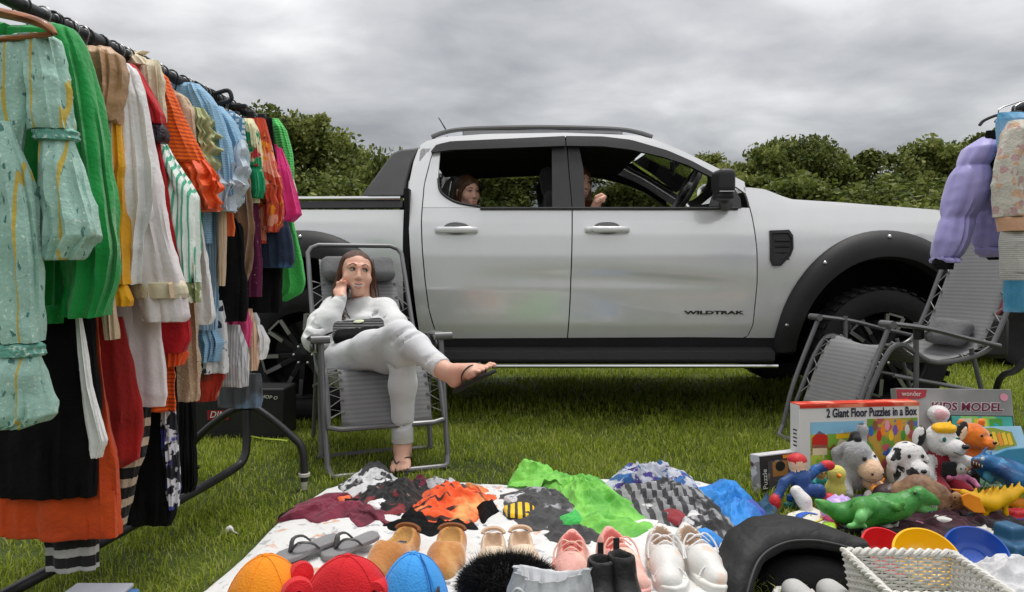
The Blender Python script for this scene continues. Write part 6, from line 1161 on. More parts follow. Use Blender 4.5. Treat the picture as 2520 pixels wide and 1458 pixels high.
# big black bag
c = gnd(1935, 1440, 0); t = thing('black_bag', 'large open black leather bag with a padded arm lying beside the wicker basket', 'bag', c); BAGL = M('bag_black_leather', (.017, .017, .0175), .62, bump=.7, bs=34, var=.2, spec=.3, wr=.25); f = SDF(c - (.36, .3, .02), c + (.36, .4, .34), .0075)
ar = [at(1800, 1430, 2.02), at(1812, 1370, 2.08), at(1850, 1322, 2.14), at(1920, 1312, 2.16), at(2010, 1322, 2.14), at(2080, 1342, 2.10), at(2120, 1352, 2.06)]
f.chain([q - np.array((0, 0, .03)) for q in ar], [.02, .024, .026, .026, .022, .016, .014], k=.03, m=1)
f.ell(at(1930, 1400, 2.26), (.16, .05, .10), k=.04, m=1).ell(at(1985, 1440, 2.20), (.19, .04, .14), k=.03, m=1).ripple(.004, 14, 3); f.ell(at(1985, 1470, 2.06), (.19, .10, .12), k=.03, m=1).mesh('lining', [BLACKF, BLACKF], t, smooth_it=2)
pth = spline([at(1836, 1560, 1.98), at(1800, 1480, 1.99), at(1806, 1410, 2.03), at(1836, 1345, 2.09), at(1895, 1312, 2.13), at(1965, 1310, 2.13), at(2030, 1324, 2.11), at(2085, 1342, 2.08), at(2128, 1352, 2.05)], 46); rg = []
for i, q in enumerate(pth):
    d = pth[min(i + 1, 45)] - pth[max(i - 1, 0)]; d[1] = 0; d /= np.linalg.norm(d); nz_ = np.array((-d[2], 0, d[0])); u_ = i / 45; wd = np.interp(u_, [0, .3, .5, .8, 1], [.10, .11, .10, .06, .035]); tk = np.interp(u_, [0, .3, .5, .8, 1], [.034, .032, .026, .020, .016]) * (1 + .10 * math.sin(i * 1.3) * (u_ < .6)); a = np.linspace(0, 2 * math.pi, 28, endpoint=False)
    rg.append([q + np.array((0, 1, 0)) * wd * np.sign(math.cos(k)) * abs(math.cos(k)) ** .55 + nz_ * (tk * np.sign(math.sin(k)) * abs(math.sin(k)) ** .55 + .012 * (1 - math.cos(k) ** 2 * 1.6)) for k in a])
MB().loft(rg).build('shell', BAGL, t, sharp=70)
for sgn in (1, -1): MB().tube([r_[0 if sgn > 0 else 14] + np.array((0, -.004 * (sgn < 0), .016)) for r_ in rg], .0032, 6).build('piping', M('piping_grey', (.05, .05, .05), .4), t)
MB().tube(spline([at(1965, 1385, 2.06), at(1985, 1410, 2.04), at(2010, 1436, 2.02), at(2040, 1462, 2.0)], 14), [.002] + [.007] * 12 + [.003], 7, flat=.4).build('trim_strip', M('trim_pale', C('a9aa9c'), .4), t)
# wicker basket: stakes with woven strands and a braided rim
WICK = M('white_wicker', C('d5d3cc'), .55, pats=[('noise', 30, C('bcae9a'), .62, .74)], bump=.3, bs=120, var=.05); c = np.array((1.0, 1.735, 0.)); t = thing('wicker_basket', 'white woven wicker basket at the front edge of the toys', 'basket', c, 0); yw = rotm(rz=-.05)
hw, hd_, HB = .138, .13, .165
def bpt(s, z):
    """point on the rounded rectangular wall, s in 0..1"""
    k = 1 - .16 * (1 - z / HB); p = 4 * (hw + hd_); q = s * p; a, b = hw * k, hd_ * k
    if q < 2 * hw: x, y = -a + 2 * a * q / (2 * hw), -b
    elif q < 2 * hw + 2 * hd_: x, y = a, -b + 2 * b * (q - 2 * hw) / (2 * hd_)
    elif q < 4 * hw + 2 * hd_: x, y = a - 2 * a * (q - 2 * hw - 2 * hd_) / (2 * hw), b
    else: x, y = -a, b - 2 * b * (q - 4 * hw - 2 * hd_) / (2 * hd_)
    return np.array((x, y, z))
def bn(s, z):
    p = bpt(s, z); ax = abs(p[0]) / hw; ay = abs(p[1]) / hd_; n_ = np.array((p[0] / hw * (ax >= ay - .02), p[1] / hd_ * (ay >= ax - .02), 0)); return n_ / (np.linalg.norm(n_) + 1e-9)
NS = 44
for k in range(NS): MB().tube([c + yw @ bpt((k + .5) / NS, z) for z in (.0, HB * .5, HB)], .0030, 5).build('stake', WICK, t)
for r_ in range(20):
    z = .006 + r_ * .0080; pts = []
    for k in range(NS * 2 + 1): s = (k % (NS * 2)) / (NS * 2); e = (.0042 if (k // 2 + r_) % 2 else -.0042) if k % 2 else 0; pts.append(c + yw @ (bpt(s, z) + bn(s, z) * e))
    MB().tube(pts, .0036, 5, cap=False).build('woven_strand', WICK, t)
for e in (0, 1):
    MB().tube([c + yw @ (bpt(s, HB) + np.array((0, 0, .004 + .006 * math.sin(s * 150 + e * math.pi))) + bn(s, HB) * .006 * math.cos(s * 150 + e * math.pi)) for s in np.linspace(0, .9999, 200)], .0062, 6).build('rim_braid', WICK, t)
MB().box(c + (0, 0, .006), (hw * 1.66, hd_ * 1.66, .008), yw).build('base', WICK, t)
pile('shirt', 'folded grey white shirt with a pink print on the right of the wicker basket', 'shirt', [(2330, 1440), (2380, 1400), (2470, 1392), (2560, 1410), (2570, 1480), (2440, 1490)], .06, fab('grey_white_cloth', C('c9c9cb'), [('noise', 8, C('b04a68'), .70, .72)]), 24)
# ================================================================== boxed games and toys on the grass
WCARD = M('white_card', C('dcdad8'), .45, var=.03); GCARD = M('grey_card', C('8f8e8d'), .42, pats=[('noise', 3, C('b4b2b0'), .45, .65)], var=.04); INK = M('ink_dark', C('20223a'), .5, var=0); MARI = M('ink_maroon', C('6c1c38'), .5, var=0)
def carton(label, name, p0, p1, h, depth, lean, mats, cat='boxed game'):
    """box standing on the ground: front bottom edge p0 to p1, leaning back by `lean`"""
    p0, p1 = np.array(p0, float), np.array(p1, float); x = p1 - p0; w = np.linalg.norm(x); x /= w; b = np.cross((0, 0, 1), x); u = np.array((0, 0, 1)) * math.cos(lean) + b * math.sin(lean); n = np.cross(x, u); t = thing(name, label, cat, p0)
    P = lambda a, v, o=0.: p0 + x * a * w + u * v * h + n * o; Rm = np.stack([x, u, n], 1); mb = MB(); mb.box(P(.5, .5, -depth / 2), (w, h, depth), Rm, 0); mb.build('box', mats, t, bevel=.002)
    def panel(nm, a0, a1, v0, v1, mat, o=.0012, th=.0016): return MB().box(P((a0 + a1) / 2, (v0 + v1) / 2, o), ((a1 - a0) * w, (v1 - v0) * h, th), Rm).build(nm, mat, t)
    def words_(body, a, v, size, mat, width=None, o=.0030, **k): return text('lettering', body, size, P(a, v, o), Rm, mat, t, .0004, width=width * w if width else None, **k)
    def poly(nm, pts, mat, o=.0026): return MB().poly([P(a, v, o) for a, v in pts], -n * .0008).build(nm, mat, t, smooth=False)
    return t, P, panel, words_, poly, Rm, w
def pm(name, base, pats): return M(name, base, .45, pats=pats, var=.06, spec=.4)
FARM1 = pm('farm_picture', C('7fae3c'), [('noise', 9, C('b9c84a'), .5, .56), ('noise', 14, C('8a5a2c'), .60, .63), ('cell', 30, C('d9c9a0'), .84, .86)]); FARM2 = pm('animal_picture', C('6f9a38'), [('noise', 10, C('c8a040'), .5, .55), ('noise', 17, C('4a66b0'), .58, .61), ('cell', 34, C('c05a5a'), .84, .87)]); SKYP = pm('sky_picture', C('8cc2e0'), [('noise', 12, C('d9e6ec'), .55, .62)])
flat = {k: M('print_' + k, C(v), .45, var=.08) for k, v in dict(red='c8281c', yellow='f0c020', brown='8a5a34', blue='2f6fb8', white='e4e2de', black='15151a', orange='ee8a20', pink='e89ab0', green='4f9a3a', teal='2fa8a0', purple='7a5aa8', cream='e6d3b0', navy='23305c').items()}
z0 = gnd(1968, 1000, 0)
a, b = at(1968, 1200, 2.93), at(2262, 1200, 3.0); a[2] = b[2] = .0; hz = at(2100, 998, 2.96)[2]
t, P, panel, wr, poly, Rm, w = carton('white and red box of two giant floor puzzles standing upright behind the grey donkey', 'puzzle_box', a, b, hz + .004, .075, .03, [WCARD])
panel('red_band', 0, 1, .962, .998, M('band_red', C('c8301c'), .4, pats=[('noise', 7, C('ee8a6a'), .5, .6, (1, 1, .1))]), .0022); MB().box(P(.5, 1.004, -.0375), (w, .004, .075), Rm).build('lid_top', M('lid_red', C('d83a22'), .4, pats=[('noise', 8, C('f0a088'), .5, .62)]), t)
wr('2 Giant Floor Puzzles in a Box', .60, .895, .05, INK, .76, bold=.0012)
panel('picture', .09, .535, .12, .80, FARM1); panel('sky_strip', .09, .535, .66, .80, SKYP, .0018); panel('picture', .56, .985, .12, .82, FARM2)
poly('barn', [(.10, .50), (.10, .62), (.16, .70), (.23, .64), (.23, .50)], flat['red']); poly('barn_wall', [(.105, .42), (.105, .54), (.225, .54), (.225, .42)], flat['cream']); poly('bus', [(.30, .60), (.30, .66), (.45, .68), (.46, .61)], flat['yellow']); poly('hay', [(.30, .52), (.33, .60), (.38, .58), (.39, .50)], flat['cream'])
poly('cow', [(.395, .40), (.40, .52), (.50, .53), (.51, .40)], flat['white']); rs = np.random.RandomState(3)
for k in range(9): q = (.405 + .09 * rs.rand(), .42 + .09 * rs.rand()); poly('cow_spot', [(q[0] + .009 * math.cos(s), q[1] + .018 * math.sin(s)) for s in np.linspace(0, 6.28, 7)[:-1]], flat['black'], .0034)
for k, col in enumerate(['blue', 'brown', 'red', 'orange', 'pink', 'yellow', 'purple', 'orange', 'green', 'white', 'brown', 'blue']):
    q = (.59 + .034 * k, .68 + .07 * math.sin(k * 2.1)); poly('figure', [(q[0] + .022 * math.cos(s), q[1] + .065 * math.sin(s)) for s in np.linspace(0, 6.28, 9)[:-1]], flat[col])
for k, col in enumerate(['yellow', 'blue', 'orange', 'green', 'white']): 
    s_ = P(0, .30 + .03 * k, -.037); MB().box(s_, (.0016, .008, .03), Rm).build('side_print', flat[col], t)
for k in range(5): MB().box(P(0, .52 + .045 * k, -.035), (.0016, .006, .03 - .004 * (k % 2)), Rm).build('side_print', INK, t)
a, b = at(2222, 1180, 3.16), at(2512, 1180, 3.12); a[2] = b[2] = 0.; hz = at(2340, 955, 3.25)[2]
t, P, panel, wr, poly, Rm, w = carton('large grey boxed model set leaning back behind the plush toys', 'model_box', a, b, hz / math.cos(.22), .06, .22, [GCARD])
poly('brand_flag', [(.0, .875), (.0, .985), (.27, .985), (.25, .90), (.19, .875)], M('flag_red', C('a8323c'), .4)); wr('wonder', .13, .935, .03, WT, .17); wr('KIDS MODEL', .60, .79, .05, M('ink_white', C('dcd4d4'), .5), .63, .0026, bold=.004, shear=.15); wr('KIDS MODEL', .60, .79, .05, MARI, .62, .0040, bold=.0012, shear=.15)
poly('seal', [(.93 + .035 * math.cos(s), .91 + .045 * math.sin(s)) for s in np.linspace(0, 6.28, 13)[:-1]], flat['pink']); panel('dark_frame', .30, .99, .40, .70, M('frame_dark', C('2c2c30'), .4)); panel('teal_picture', .46, .98, .46, .69, pm('teal_picture', C('48a898'), [('noise', 12, C('8cc86a'), .5, .56), ('noise', 20, C('2a3a3a'), .62, .66)]), .0022)
for k, col in enumerate(['cream', 'yellow', 'green']): poly('card', [(.52 + .13 * k, .50), (.52 + .13 * k, .66), (.63 + .13 * k, .67), (.63 + .13 * k, .50)], flat[col], .0040); poly('card_figure', [(.54 + .13 * k, .53), (.56 + .13 * k, .62), (.60 + .13 * k, .60), (.61 + .13 * k, .54)], flat[['black', 'brown', 'teal'][k]], .0048)
panel('white_card', .34, .42, .50, .66, flat['white'], .0030)
a, b = gnd(2398, 1200), gnd(2560, 1196); t, P, panel, wr, poly, Rm, w = carton('pale blue board game box leaning in front of the grey model set', 'game_box', a, b, .255, .05, .45, [M('pale_blue_card', C('9cc8e4'), .4, pats=[('noise', 4, C('5ca4d0'), .5, .65)])])
panel('scene_picture', .02, .98, .04, .52, pm('scene_picture', C('7fb59a'), [('noise', 10, C('cfd8d8'), .52, .57), ('noise', 16, C('3a4a48'), .6, .64), ('cell', 40, C('c06a5a'), .9, .92)])); rs = np.random.RandomState(4)
for k in range(9): x = .12 + .075 * k; poly('letter_block', [(x, .66 + .02 * rs.rand()), (x + .01, .86 + .05 * rs.rand()), (x + .06, .88 + .04 * rs.rand()), (x + .065, .68 + .02 * rs.rand())], flat['yellow' if k % 3 else 'orange'])
poly('title_back', [(.08, .64), (.06, .78), (.2, .96), (.55, .98), (.82, .90), (.84, .68), (.5, .60)], M('title_green', C('8a9a2c'), .5), .0018)
a, b = gnd(1874, 1222), gnd(2056, 1196); t, P, panel, wr, poly, Rm, w = carton('small dark picture puzzle box with a white top edge, farthest left of the boxes', 'puzzle_box', a, b, .158, .055, .10, [M('dark_card', C('2c2a2e'), .4)])
MB().box(P(.5, 1.008, -.0275), (w, .004, .056), Rm).build('lid_top', M('lid_white', C('dcdade'), .4, pats=[('noise', 60, C('8a8c98'), .64, .68)]), t); panel('picture', .10, .99, .06, .86, pm('dark_picture', C('4a4648'), [('noise', 12, C('7a3c34'), .52, .57), ('noise', 15, C('a87a4a'), .62, .66), ('noise', 19, (.02, .02, .025), .55, .6), ('cell', 36, C('8a8a8c'), .9, .92)]))
poly('orange_strip', [(.30, .88), (.30, .97), (.66, .985), (.66, .91)], flat['orange']); poly('portrait', [(.16, .45), (.16, .82), (.36, .84), (.36, .45)], M('print_tan', C('a8733c'), .45)); poly('portrait_hair', [(.26 + .065 * math.cos(s), .70 + .13 * math.sin(s)) for s in np.linspace(0, 6.28, 11)[:-1]], flat['black'], .0036)
text('lettering', 'Puzzle', .032, P(.055, .42, .003), Rm @ rotm(rz=R(90)), WT, t, .0004); MB().box(P(.0, .5, -.0275), (.002, .158, .053), Rm).build('side_print', pm('side_picture', C('8f8a86'), [('noise', 24, C('c8c6c2'), .5, .56), ('noise', 18, C('5c2c24'), .6, .64)]), t)
a, b = gnd(2192, 1206), gnd(2268, 1204); t, *_r = carton('small sky blue box tucked between the donkey and the spotted puppy', 'small_box', a, b, .17, .08, .05, [M('sky_card', C('4a9cc4'), .4, pats=[('noise', 5, C('2c78a8'), .5, .6)])])
# ---------------- plush toys
PG = fab('plush_grey', C('9c9c9e'), bump=1, bs=70, sheen=.5); PW = fab('plush_white', C('dcdad8'), bump=1, bs=70, sheen=.5); PC = fab('plush_peach', C('e2bd9c'), bump=.8, bs=80, sheen=.4); PSP = fab('plush_spotted', C('dedcda'), [('noise', 17, (.012, .012, .013), .575, .595)], bump=1, bs=80, sheen=.4)
PR_ = fab('plush_red', C('9c1c30'), sheen=.3); PY = fab('plush_yellow', C('f0b418'), bump=.8, bs=60); PO = fab('plush_orange', C('ea7a14'), [('noise', 14, C('c85a0c'), .5, .65)], bump=1, bs=45, sheen=.5); PK = fab('plush_black', (.013, .013, .014)); EYEB = M('bead_eye', (.01, .006, .005), .08, coat=1)
def toy(name, label, cat, u, v, z=0.): p = gnd(u, v, z); return thing(name, label, cat, p * (1, 1, 0)), p
t, p = toy('plush_donkey', 'grey plush donkey with a peach muzzle and one raised ear', 'plush toy', 2112, 1222); f = SDF(p - (.2, .2, .01), p + (.22, .2, .34), .006); Q = lambda a, b, c: p + np.array((a, b, c))
f.ell(Q(-.02, .05, .09), (.075, .07, .10), k=.03).ell(Q(-.005, .0, .20), (.062, .062, .072), k=.03).ell(Q(.030, -.058, .140), (.052, .058, .052), rotm(rx=.2), k=.02, m=1).ell(Q(.040, -.02, .17), (.04, .05, .05), k=.02, m=2)
f.chain([Q(.022, .02, .26), Q(.030, .03, .315), Q(.018, .035, .352)], [.020, .024, .010], k=.012, m=0).chain([Q(-.05, .03, .24), Q(-.085, .05, .20), Q(-.09, .05, .14)], [.016, .022, .012], k=.012).chain([Q(.05, -.02, .07), Q(.09, -.07, .035)], [.034, .036], k=.02, m=1).ell(Q(.02, -.10, .03), (.038, .042, .03), k=.01, m=2).cap(Q(-.07, 0, .08), Q(-.09, -.07, .03), .03, .032, k=.02)
t.scale = (.84,) * 3; f.ripple(.0025, 60, 3); f.mesh('body', [PG, PC, PW], t, smooth_it=1); ellm(MB(), Q(-.004, -.066, .198), (.011, .006, .012), rotm()).build('eye', EYEB, t); ellm(MB(), Q(.048, -.055, .205), (.008, .006, .011), rotm()).build('eye', EYEB, t)
for e in (.010, .062): ellm(MB(), Q(e, -.113, .138), (.006, .004, .007), rotm()).build('nostril', EYEB, t)
f = SDF(p - (.12, .2, -.1), p + (.15, .2, .34), .006); f.chain([Q(-.01, -.01, .275), Q(-.005, .03, .285), Q(-.01, .06, .24), Q(-.02, .09, .17)], [.016, .02, .018, .014], k=.01); f.ripple(.004, 50, 2).mesh('mane', PK, t)
MB().tube(spline([Q(-.03, -.09, .108), Q(.02, -.112, .100), Q(.07, -.085, .110)], 10), .0022, 5).build('mouth_seam', EYEB, t)
t, p = toy('plush_puppy', 'white plush puppy with black spots sitting beside the donkey', 'plush toy', 2232, 1222); f = SDF(p - (.14, .16, .01), p + (.14, .14, .26), .0055)
f.ell(Q(0, .03, .09), (.062, .06, .085), k=.03).ell(Q(-.005, -.0, .17), (.056, .052, .052), k=.02).ell(Q(.012, -.050, .118), (.044, .046, .040), k=.02).chain([Q(-.045, .0, .19), Q(-.068, -.01, .15), Q(-.066, -.014, .11)], [.014, .02, .012], k=.01).chain([Q(.045, .0, .19), Q(.062, -.01, .15)], [.014, .018], k=.01).cap(Q(-.035, -.03, .06), Q(-.05, -.09, .028), .026, .028, k=.02).cap(Q(.04, -.03, .06), Q(.055, -.085, .028), .026, .028, k=.02)
f.ripple(.002, 70, 3); f.mesh('body', PSP, t, smooth_it=1); ellm(MB(), Q(.010, -.098, .128), (.012, .008, .009), rotm()).build('nose', EYEB, t); f = SDF(p - (.1, .16, .0), p + (.1, .1, .2), .005); f.ell(Q(.012, -.075, .075), (.040, .025, .018), k=.01).mesh('mouth', PR_, t)
for e in (-.022, .03): ellm(MB(), Q(e, -.052, .175), (.007, .005, .009), rotm()).build('eye', EYEB, t)
t, p = toy('plush_puppy', 'plush puppy with a tuft of yellow hair, black spotted ears and a dark red body', 'plush toy', 2312, 1208); f = SDF(p - (.16, .16, .01), p + (.17, .14, .38), .0055)
f.ell(Q(0, .02, .09), (.055, .055, .085), k=.02, m=1).ell(Q(0, -.0, .215), (.062, .056, .060), k=.02, m=0).ell(Q(.022, -.052, .192), (.046, .044, .036), k=.015, m=0).cap(Q(-.05, -.01, .13), Q(-.075, -.05, .07), .022, .022, k=.015, m=0).cap(Q(.045, -.02, .14), Q(.08, -.06, .135), .024, .024, k=.012, m=0).cap(Q(-.03, -.03, .05), Q(-.04, -.09, .028), .028, .03, k=.02, m=1).cap(Q(.03, -.03, .05), Q(.05, -.09, .028), .028, .03, k=.02, m=1)
f.ripple(.0015, 70, 3); f.mesh('body', [PW, PR_], t, smooth_it=1); PSE = fab('plush_ear_spots', C('dedcda'), [('noise', 24, (.012, .012, .013), .50, .52)])
f = SDF(p - (.16, .12, -.1), p + (.16, .12, .38), .005); f.ell(Q(-.088, .0, .225), (.026, .020, .046), rotm(ry=.25), k=.01); f.mesh('ear', PSE, t); f = SDF(p - (.16, .12, -.1), p + (.16, .12, .38), .005); f.ell(Q(.085, .0, .245), (.022, .018, .046), rotm(ry=.35), k=.01).ell(Q(.083, -.018, .240), (.012, .008, .030), rotm(ry=.35), k=.004, m=1); f.mesh('ear', [PSE, PC], t)
f = SDF(p - (.1, .1, -.15), p + (.1, .1, .38), .005); f.ell(Q(.0, -.02, .264), (.046, .040, .022), k=.01)
for a_ in (-.03, -.012, .008, .026): f.cap(Q(a_, -.035, .262), Q(a_ * 1.2 + .01, -.03, .30 - abs(a_)), .014, .004, k=.01)
f.mesh('hair_tuft', PY, t); ellm(MB(), Q(.045, -.094, .205), (.016, .010, .012), rotm()).build('nose', EYEB, t)
for e in (-.022, .030):
    ellm(MB(), Q(e, -.052, .226), (.013, .007, .015), rotm()).build('eye', M('eye_plastic', C('d8dcdc'), .15), t); ellm(MB(), Q(e + .003, -.058, .225), (.008, .004, .010), rotm()).build('pupil', M('pupil_green', C('1c6a5c'), .1), t)
MB().tube(spline([Q(.0, -.088, .182), Q(.03, -.098, .172), Q(.062, -.080, .184)], 8), .0018, 5).build('mouth_seam', EYEB, t); f = SDF(p - .1, p + (.1, .1, .2), .005); f.rbox(Q(.005, -.055, .105), (.030, .012, .03), .01, k=.004).mesh('chest_patch', PK, t)
t, p = toy('plush_bear', 'shaggy orange plush toy behind the puppy with the yellow tuft', 'plush toy', 2392, 1192); f = SDF(p - (.15, .13, .01), p + (.15, .13, .30), .006); f.ell(Q(0, .02, .09), (.065, .06, .09), k=.03).ell(Q(0, .0, .205), (.062, .058, .056), k=.02).ell(Q(.03, -.05, .185), (.03, .03, .026), k=.012).ell(Q(-.045, .01, .26), (.018, .012, .018), k=.01).ell(Q(.04, .01, .26), (.018, .012, .018), k=.01).cap(Q(-.05, -.02, .12), Q(-.07, -.06, .06), .024, .026, k=.02); f.ripple(.006, 55, 4); f.mesh('body', PO, t); ellm(MB(), Q(.042, -.078, .195), (.009, .006, .007), rotm()).build('nose', EYEB, t); ellm(MB(), Q(.0, -.058, .22), (.006, .004, .007), rotm()).build('eye', EYEB, t); ellm(MB(), Q(.04, -.054, .222), (.006, .004, .007), rotm()).build('eye', EYEB, t)
t, p = toy('plush_rabbit', 'white and pink plush toy leaning between the two large boxes', 'plush toy', 2306, 1168); f = SDF(p - (.1, .1, .01), p + (.1, .1, .34), .007); f.ell(Q(0, .0, .12), (.05, .05, .11), k=.03).ell(Q(0, .0, .27), (.045, .042, .040), k=.02, m=0).ell(Q(-.006, -.026, .275), (.03, .024, .022), k=.01, m=1); f.ripple(.003, 60, 4); f.mesh('body', [PW, fab('plush_pink', C('dcb0b4'), sheen=.4)], t)
RB, RR = fab('doll_blue', C('17407c'), [('noise', 20, C('2a6ab0'), .55, .65)], rough=.5), fab('doll_red', C('c81e24'), rough=.5); t, p = toy('rag_doll', 'sprawled rag doll in plain red and blue clothes in front of the small puzzle box', 'doll', 1985, 1262); f = SDF(p - (.2, .16, .0), p + (.16, .2, .24), .0055)
f.ell(Q(-.012, .06, .165), (.034, .032, .036), k=.01, m=2).ell(Q(-.012, .066, .182), (.037, .034, .026), k=.006, m=1).ell(Q(-.005, .04, .105), (.036, .032, .045), k=.012, m=0).chain([Q(-.035, .045, .125), Q(-.075, .03, .105), Q(-.105, .01, .06)], [.018, .017, .018], k=.01, m=0).ell(Q(-.120, .0, .035), (.022, .024, .034), k=.01, m=1).chain([Q(.030, .045, .125), Q(.055, .05, .15), Q(.085, .05, .16)], [.018, .017, .018], k=.01, m=0).ell(Q(.098, .05, .165), (.028, .022, .020), k=.008, m=1).chain([Q(.012, .02, .075), Q(.045, .0, .085), Q(.06, .02, .05)], [.022, .022, .02], k=.01, m=0).ell(Q(.085, -.0, .055), (.032, .02, .018), k=.008, m=1).cap(Q(-.02, .02, .07), Q(-.03, -.02, .05), .022, .022, k=.01, m=0); f.mesh('body', [RB, RR, PC], t, smooth_it=1)
t, p = toy('stuffed_sock', 'small white stuffed sock standing beside the rag doll', 'stuffed toy', 1978, 1270); f = SDF(p - .1, p + (.1, .1, .16), .005); f.chain([Q(-.02, .02, .085), Q(.0, .0, .055), Q(.008, -.015, .022)], [.022, .025, .02], k=.012); f.mesh('body', PW, t)
t, p = toy('toy_chick', 'round pale yellow toy chick with an orange beak by the donkey', 'toy', 2064, 1244); f = SDF(p - .1, p + (.1, .1, .2), .005); f.ell(Q(0, .02, .115), (.034, .03, .036), k=.01).ell(Q(0, .03, .05), (.04, .035, .05), k=.02); f.mesh('body', fab('pale_yellow', C('d8cf6a')), t, smooth_it=1); MB().lathe([(.010, 0), (.005, .010), (0, .014)], 8, Q(-.005, -.01, .118), rotm(rx=R(90))).build('beak', flat['orange'], t)
t, p = toy('toy_ball', 'pink and lilac toy ball with panel ridges and a white price label', 'ball', 2068, 1262, .05); f = SDF(p - .12, p + .12, .0045); f.ell(p, (.068, .055, .050), k=.01, m=0).ell(p + (0, .0, .036), (.045, .04, .020), k=.01, m=1)
for k in range(5): a_ = k * 1.257 - .4; f.chain([p + (.02 * math.cos(a_), .02 * math.sin(a_), .056), p + (.05 * math.cos(a_), .045 * math.sin(a_), .034), p + (.070 * math.cos(a_), .058 * math.sin(a_), -.004)], .006, k=.004, m=1)
f.mesh('shell', [M('pink_plastic', C('f05a9c'), .35, coat=.2), M('lilac_plastic', C('c0a0dc'), .35)], t, smooth_it=1); MB().box(p + (.03, -.055, -.006), (.022, .002, .03), rotm(rx=-.2)).build('price_label', WCARD, t)
# turtle shell, dinosaurs, dragon
RSH = M('shell_red', C('7a2a26'), .4, pats=[('noise', 14, C('a8483c'), .5, .62), ('vor', 22, (.03, .008, .01), .0, .12)], bump=.6, bs=40); t, p = toy('toy_shell', 'dark red toy shell with a silver framed emblem behind the green dinosaur', 'toy', 2196, 1254); f = SDF(p - (.12, .12, .0), p + (.12, .12, .14), .005); f.ell(Q(0, 0, .05), (.074, .06, .05), k=.01).ripple(.003, 40, 2); f.mesh('shell', RSH, t)
eo = [Q(.008 + a_, -.052 + .012 * (c_ > .08), c_) for a_, c_ in [(-.03, .085), (.02, .105), (.056, .075), (.030, .045), (-.012, .05)]]; MB().poly(eo, (0, .012, 0)).build('emblem', M('emblem_coral', C('d08070'), .4), t); MB().tube(eo + [eo[0]], .005, 6).build('emblem_frame', CHROME, t)
DG = M('dino_green', C('3f8a3a'), .42, pats=[('noise', 7, C('62a84a'), .5, .65), ('noise', 30, C('256a2c'), .60, .68)], bump=.6, bs=60, var=.1); DGL = M('dino_belly', C('6fb86a'), .42, bump=.5, bs=60); DRK = M('mouth_dark', (.05, .012, .012), .4)
t = thing('toy_dinosaur', 'green toy dinosaur with an open toothed mouth lying on its side', 'toy dinosaur', gnd(2150, 1300)); f = SDF((.92, 2.28, 0), (1.52, 2.58, .28), .005); D_ = 2.44; A = lambda u, v, d=0.: at(u, v, D_ + d)
f.chain([A(2008, 1232), A(2030, 1247), A(2070, 1264), A(2120, 1262), A(2170, 1252), A(2215, 1246), A(2242, 1234)], [.006, .016, .028, .044, .046, .036, .026], k=.03, m=0).ell(A(2122, 1246, -.03), (.038, .035, .030), k=.02, m=0).chain([A(2128, 1258, -.05), A(2118, 1275, -.07), A(2112, 1288, -.06)], [.020, .016, .015], k=.012, m=1).chain([A(2116, 1290, -.05), A(2090, 1296, -.08)], [.013, .009], k=.008, m=1).chain([A(2116, 1290, -.05), A(2130, 1296, -.08)], [.012, .007], k=.008, m=1).chain([A(2192, 1242, -.04), A(2210, 1250, -.06), A(2222, 1240, -.07)], [.013, .011, .008], k=.01, m=0)
f.chain([A(2238, 1228), A(2262, 1220), A(2290, 1230), A(2306, 1237)], [.028, .027, .017, .010], k=.02, m=0).chain([A(2246, 1240), A(2272, 1252), A(2302, 1252)], [.022, .014, .008], k=.015, m=1).ell(A(2252, 1212, -.02), (.010, .010, .008), k=.008).ripple(.0025, 45, 3); f.mesh('body', [DG, DGL], t, smooth_it=1)
MB().lathe([(0, 0)] * 1 + [(.004, .001)], 6, A(2250, 1216, -.03)); ellm(MB(), A(2252, 1214, -.028), (.005, .004, .005), rotm()).build('eye', EYEB, t)
for k in range(8): q = A(2272 + 4.6 * k, 1238 + 1.0 * k, -.012); MB().lathe([(.0028, 0), (.0018, -.005), (0, -.010)], 6, q).build('tooth', TEETH, t)
BT = M('dino_tan', C('9c7a5c'), .5, pats=[('noise', 16, C('7a5a42'), .5, .62)], bump=1, bs=50); t = thing('toy_dinosaur', 'tan brown toy dinosaur with its head resting right behind the green one', 'toy dinosaur', gnd(2300, 1275)); D_ = 2.58; f = SDF(A(2215, 1275) - (.04, .12, .12), A(2385, 1190) + (.04, .12, .06), .0055)
f.chain([A(2222, 1212, .03), A(2262, 1206), A(2300, 1222), A(2330, 1248), A(2356, 1272)], [.040, .050, .044, .036, .022], k=.03).ell(A(2300, 1248, -.02), (.034, .03, .04), k=.03).ell(A(2322, 1226, -.035), (.016, .012, .010), k=.008).chain([A(2290, 1260), A(2286, 1290)], [.024, .018], k=.02).ripple(.004, 40, 4); f.mesh('body', BT, t); ellm(MB(), A(2340, 1246, -.045), (.006, .004, .005), rotm()).build('eye', EYEB, t)
YP = M('toy_yellow', C('f0b810'), .4, bump=.4, bs=40); OP_ = M('toy_orange', C('e88a14'), .45); t = thing('toy_dragon', 'yellow toy dragon with orange fins behind the bowls', 'toy dragon', gnd(2440, 1275)); D_ = 2.5; f = SDF(A(2350, 1290) - (.03, .12, .05), A(2530, 1190) + (.04, .12, .06), .0055)
f.chain([A(2372, 1212), A(2400, 1232), A(2440, 1238), A(2480, 1222), A(2512, 1206)], [.012, .022, .026, .022, .014], k=.015)
for k in range(7): f.cap(A(2398 + 17 * k, 1228 - 3 * abs(k - 1)), A(2402 + 18 * k, 1206 - 4 * abs(k - 1)), .011, .004, k=.006)
f.cap(A(2430, 1246), A(2424, 1270), .012, .009, k=.01).cap(A(2470, 1236), A(2476, 1266), .012, .009, k=.01).ripple(.002, 40, 2); f.mesh('body', YP, t, smooth_it=1)
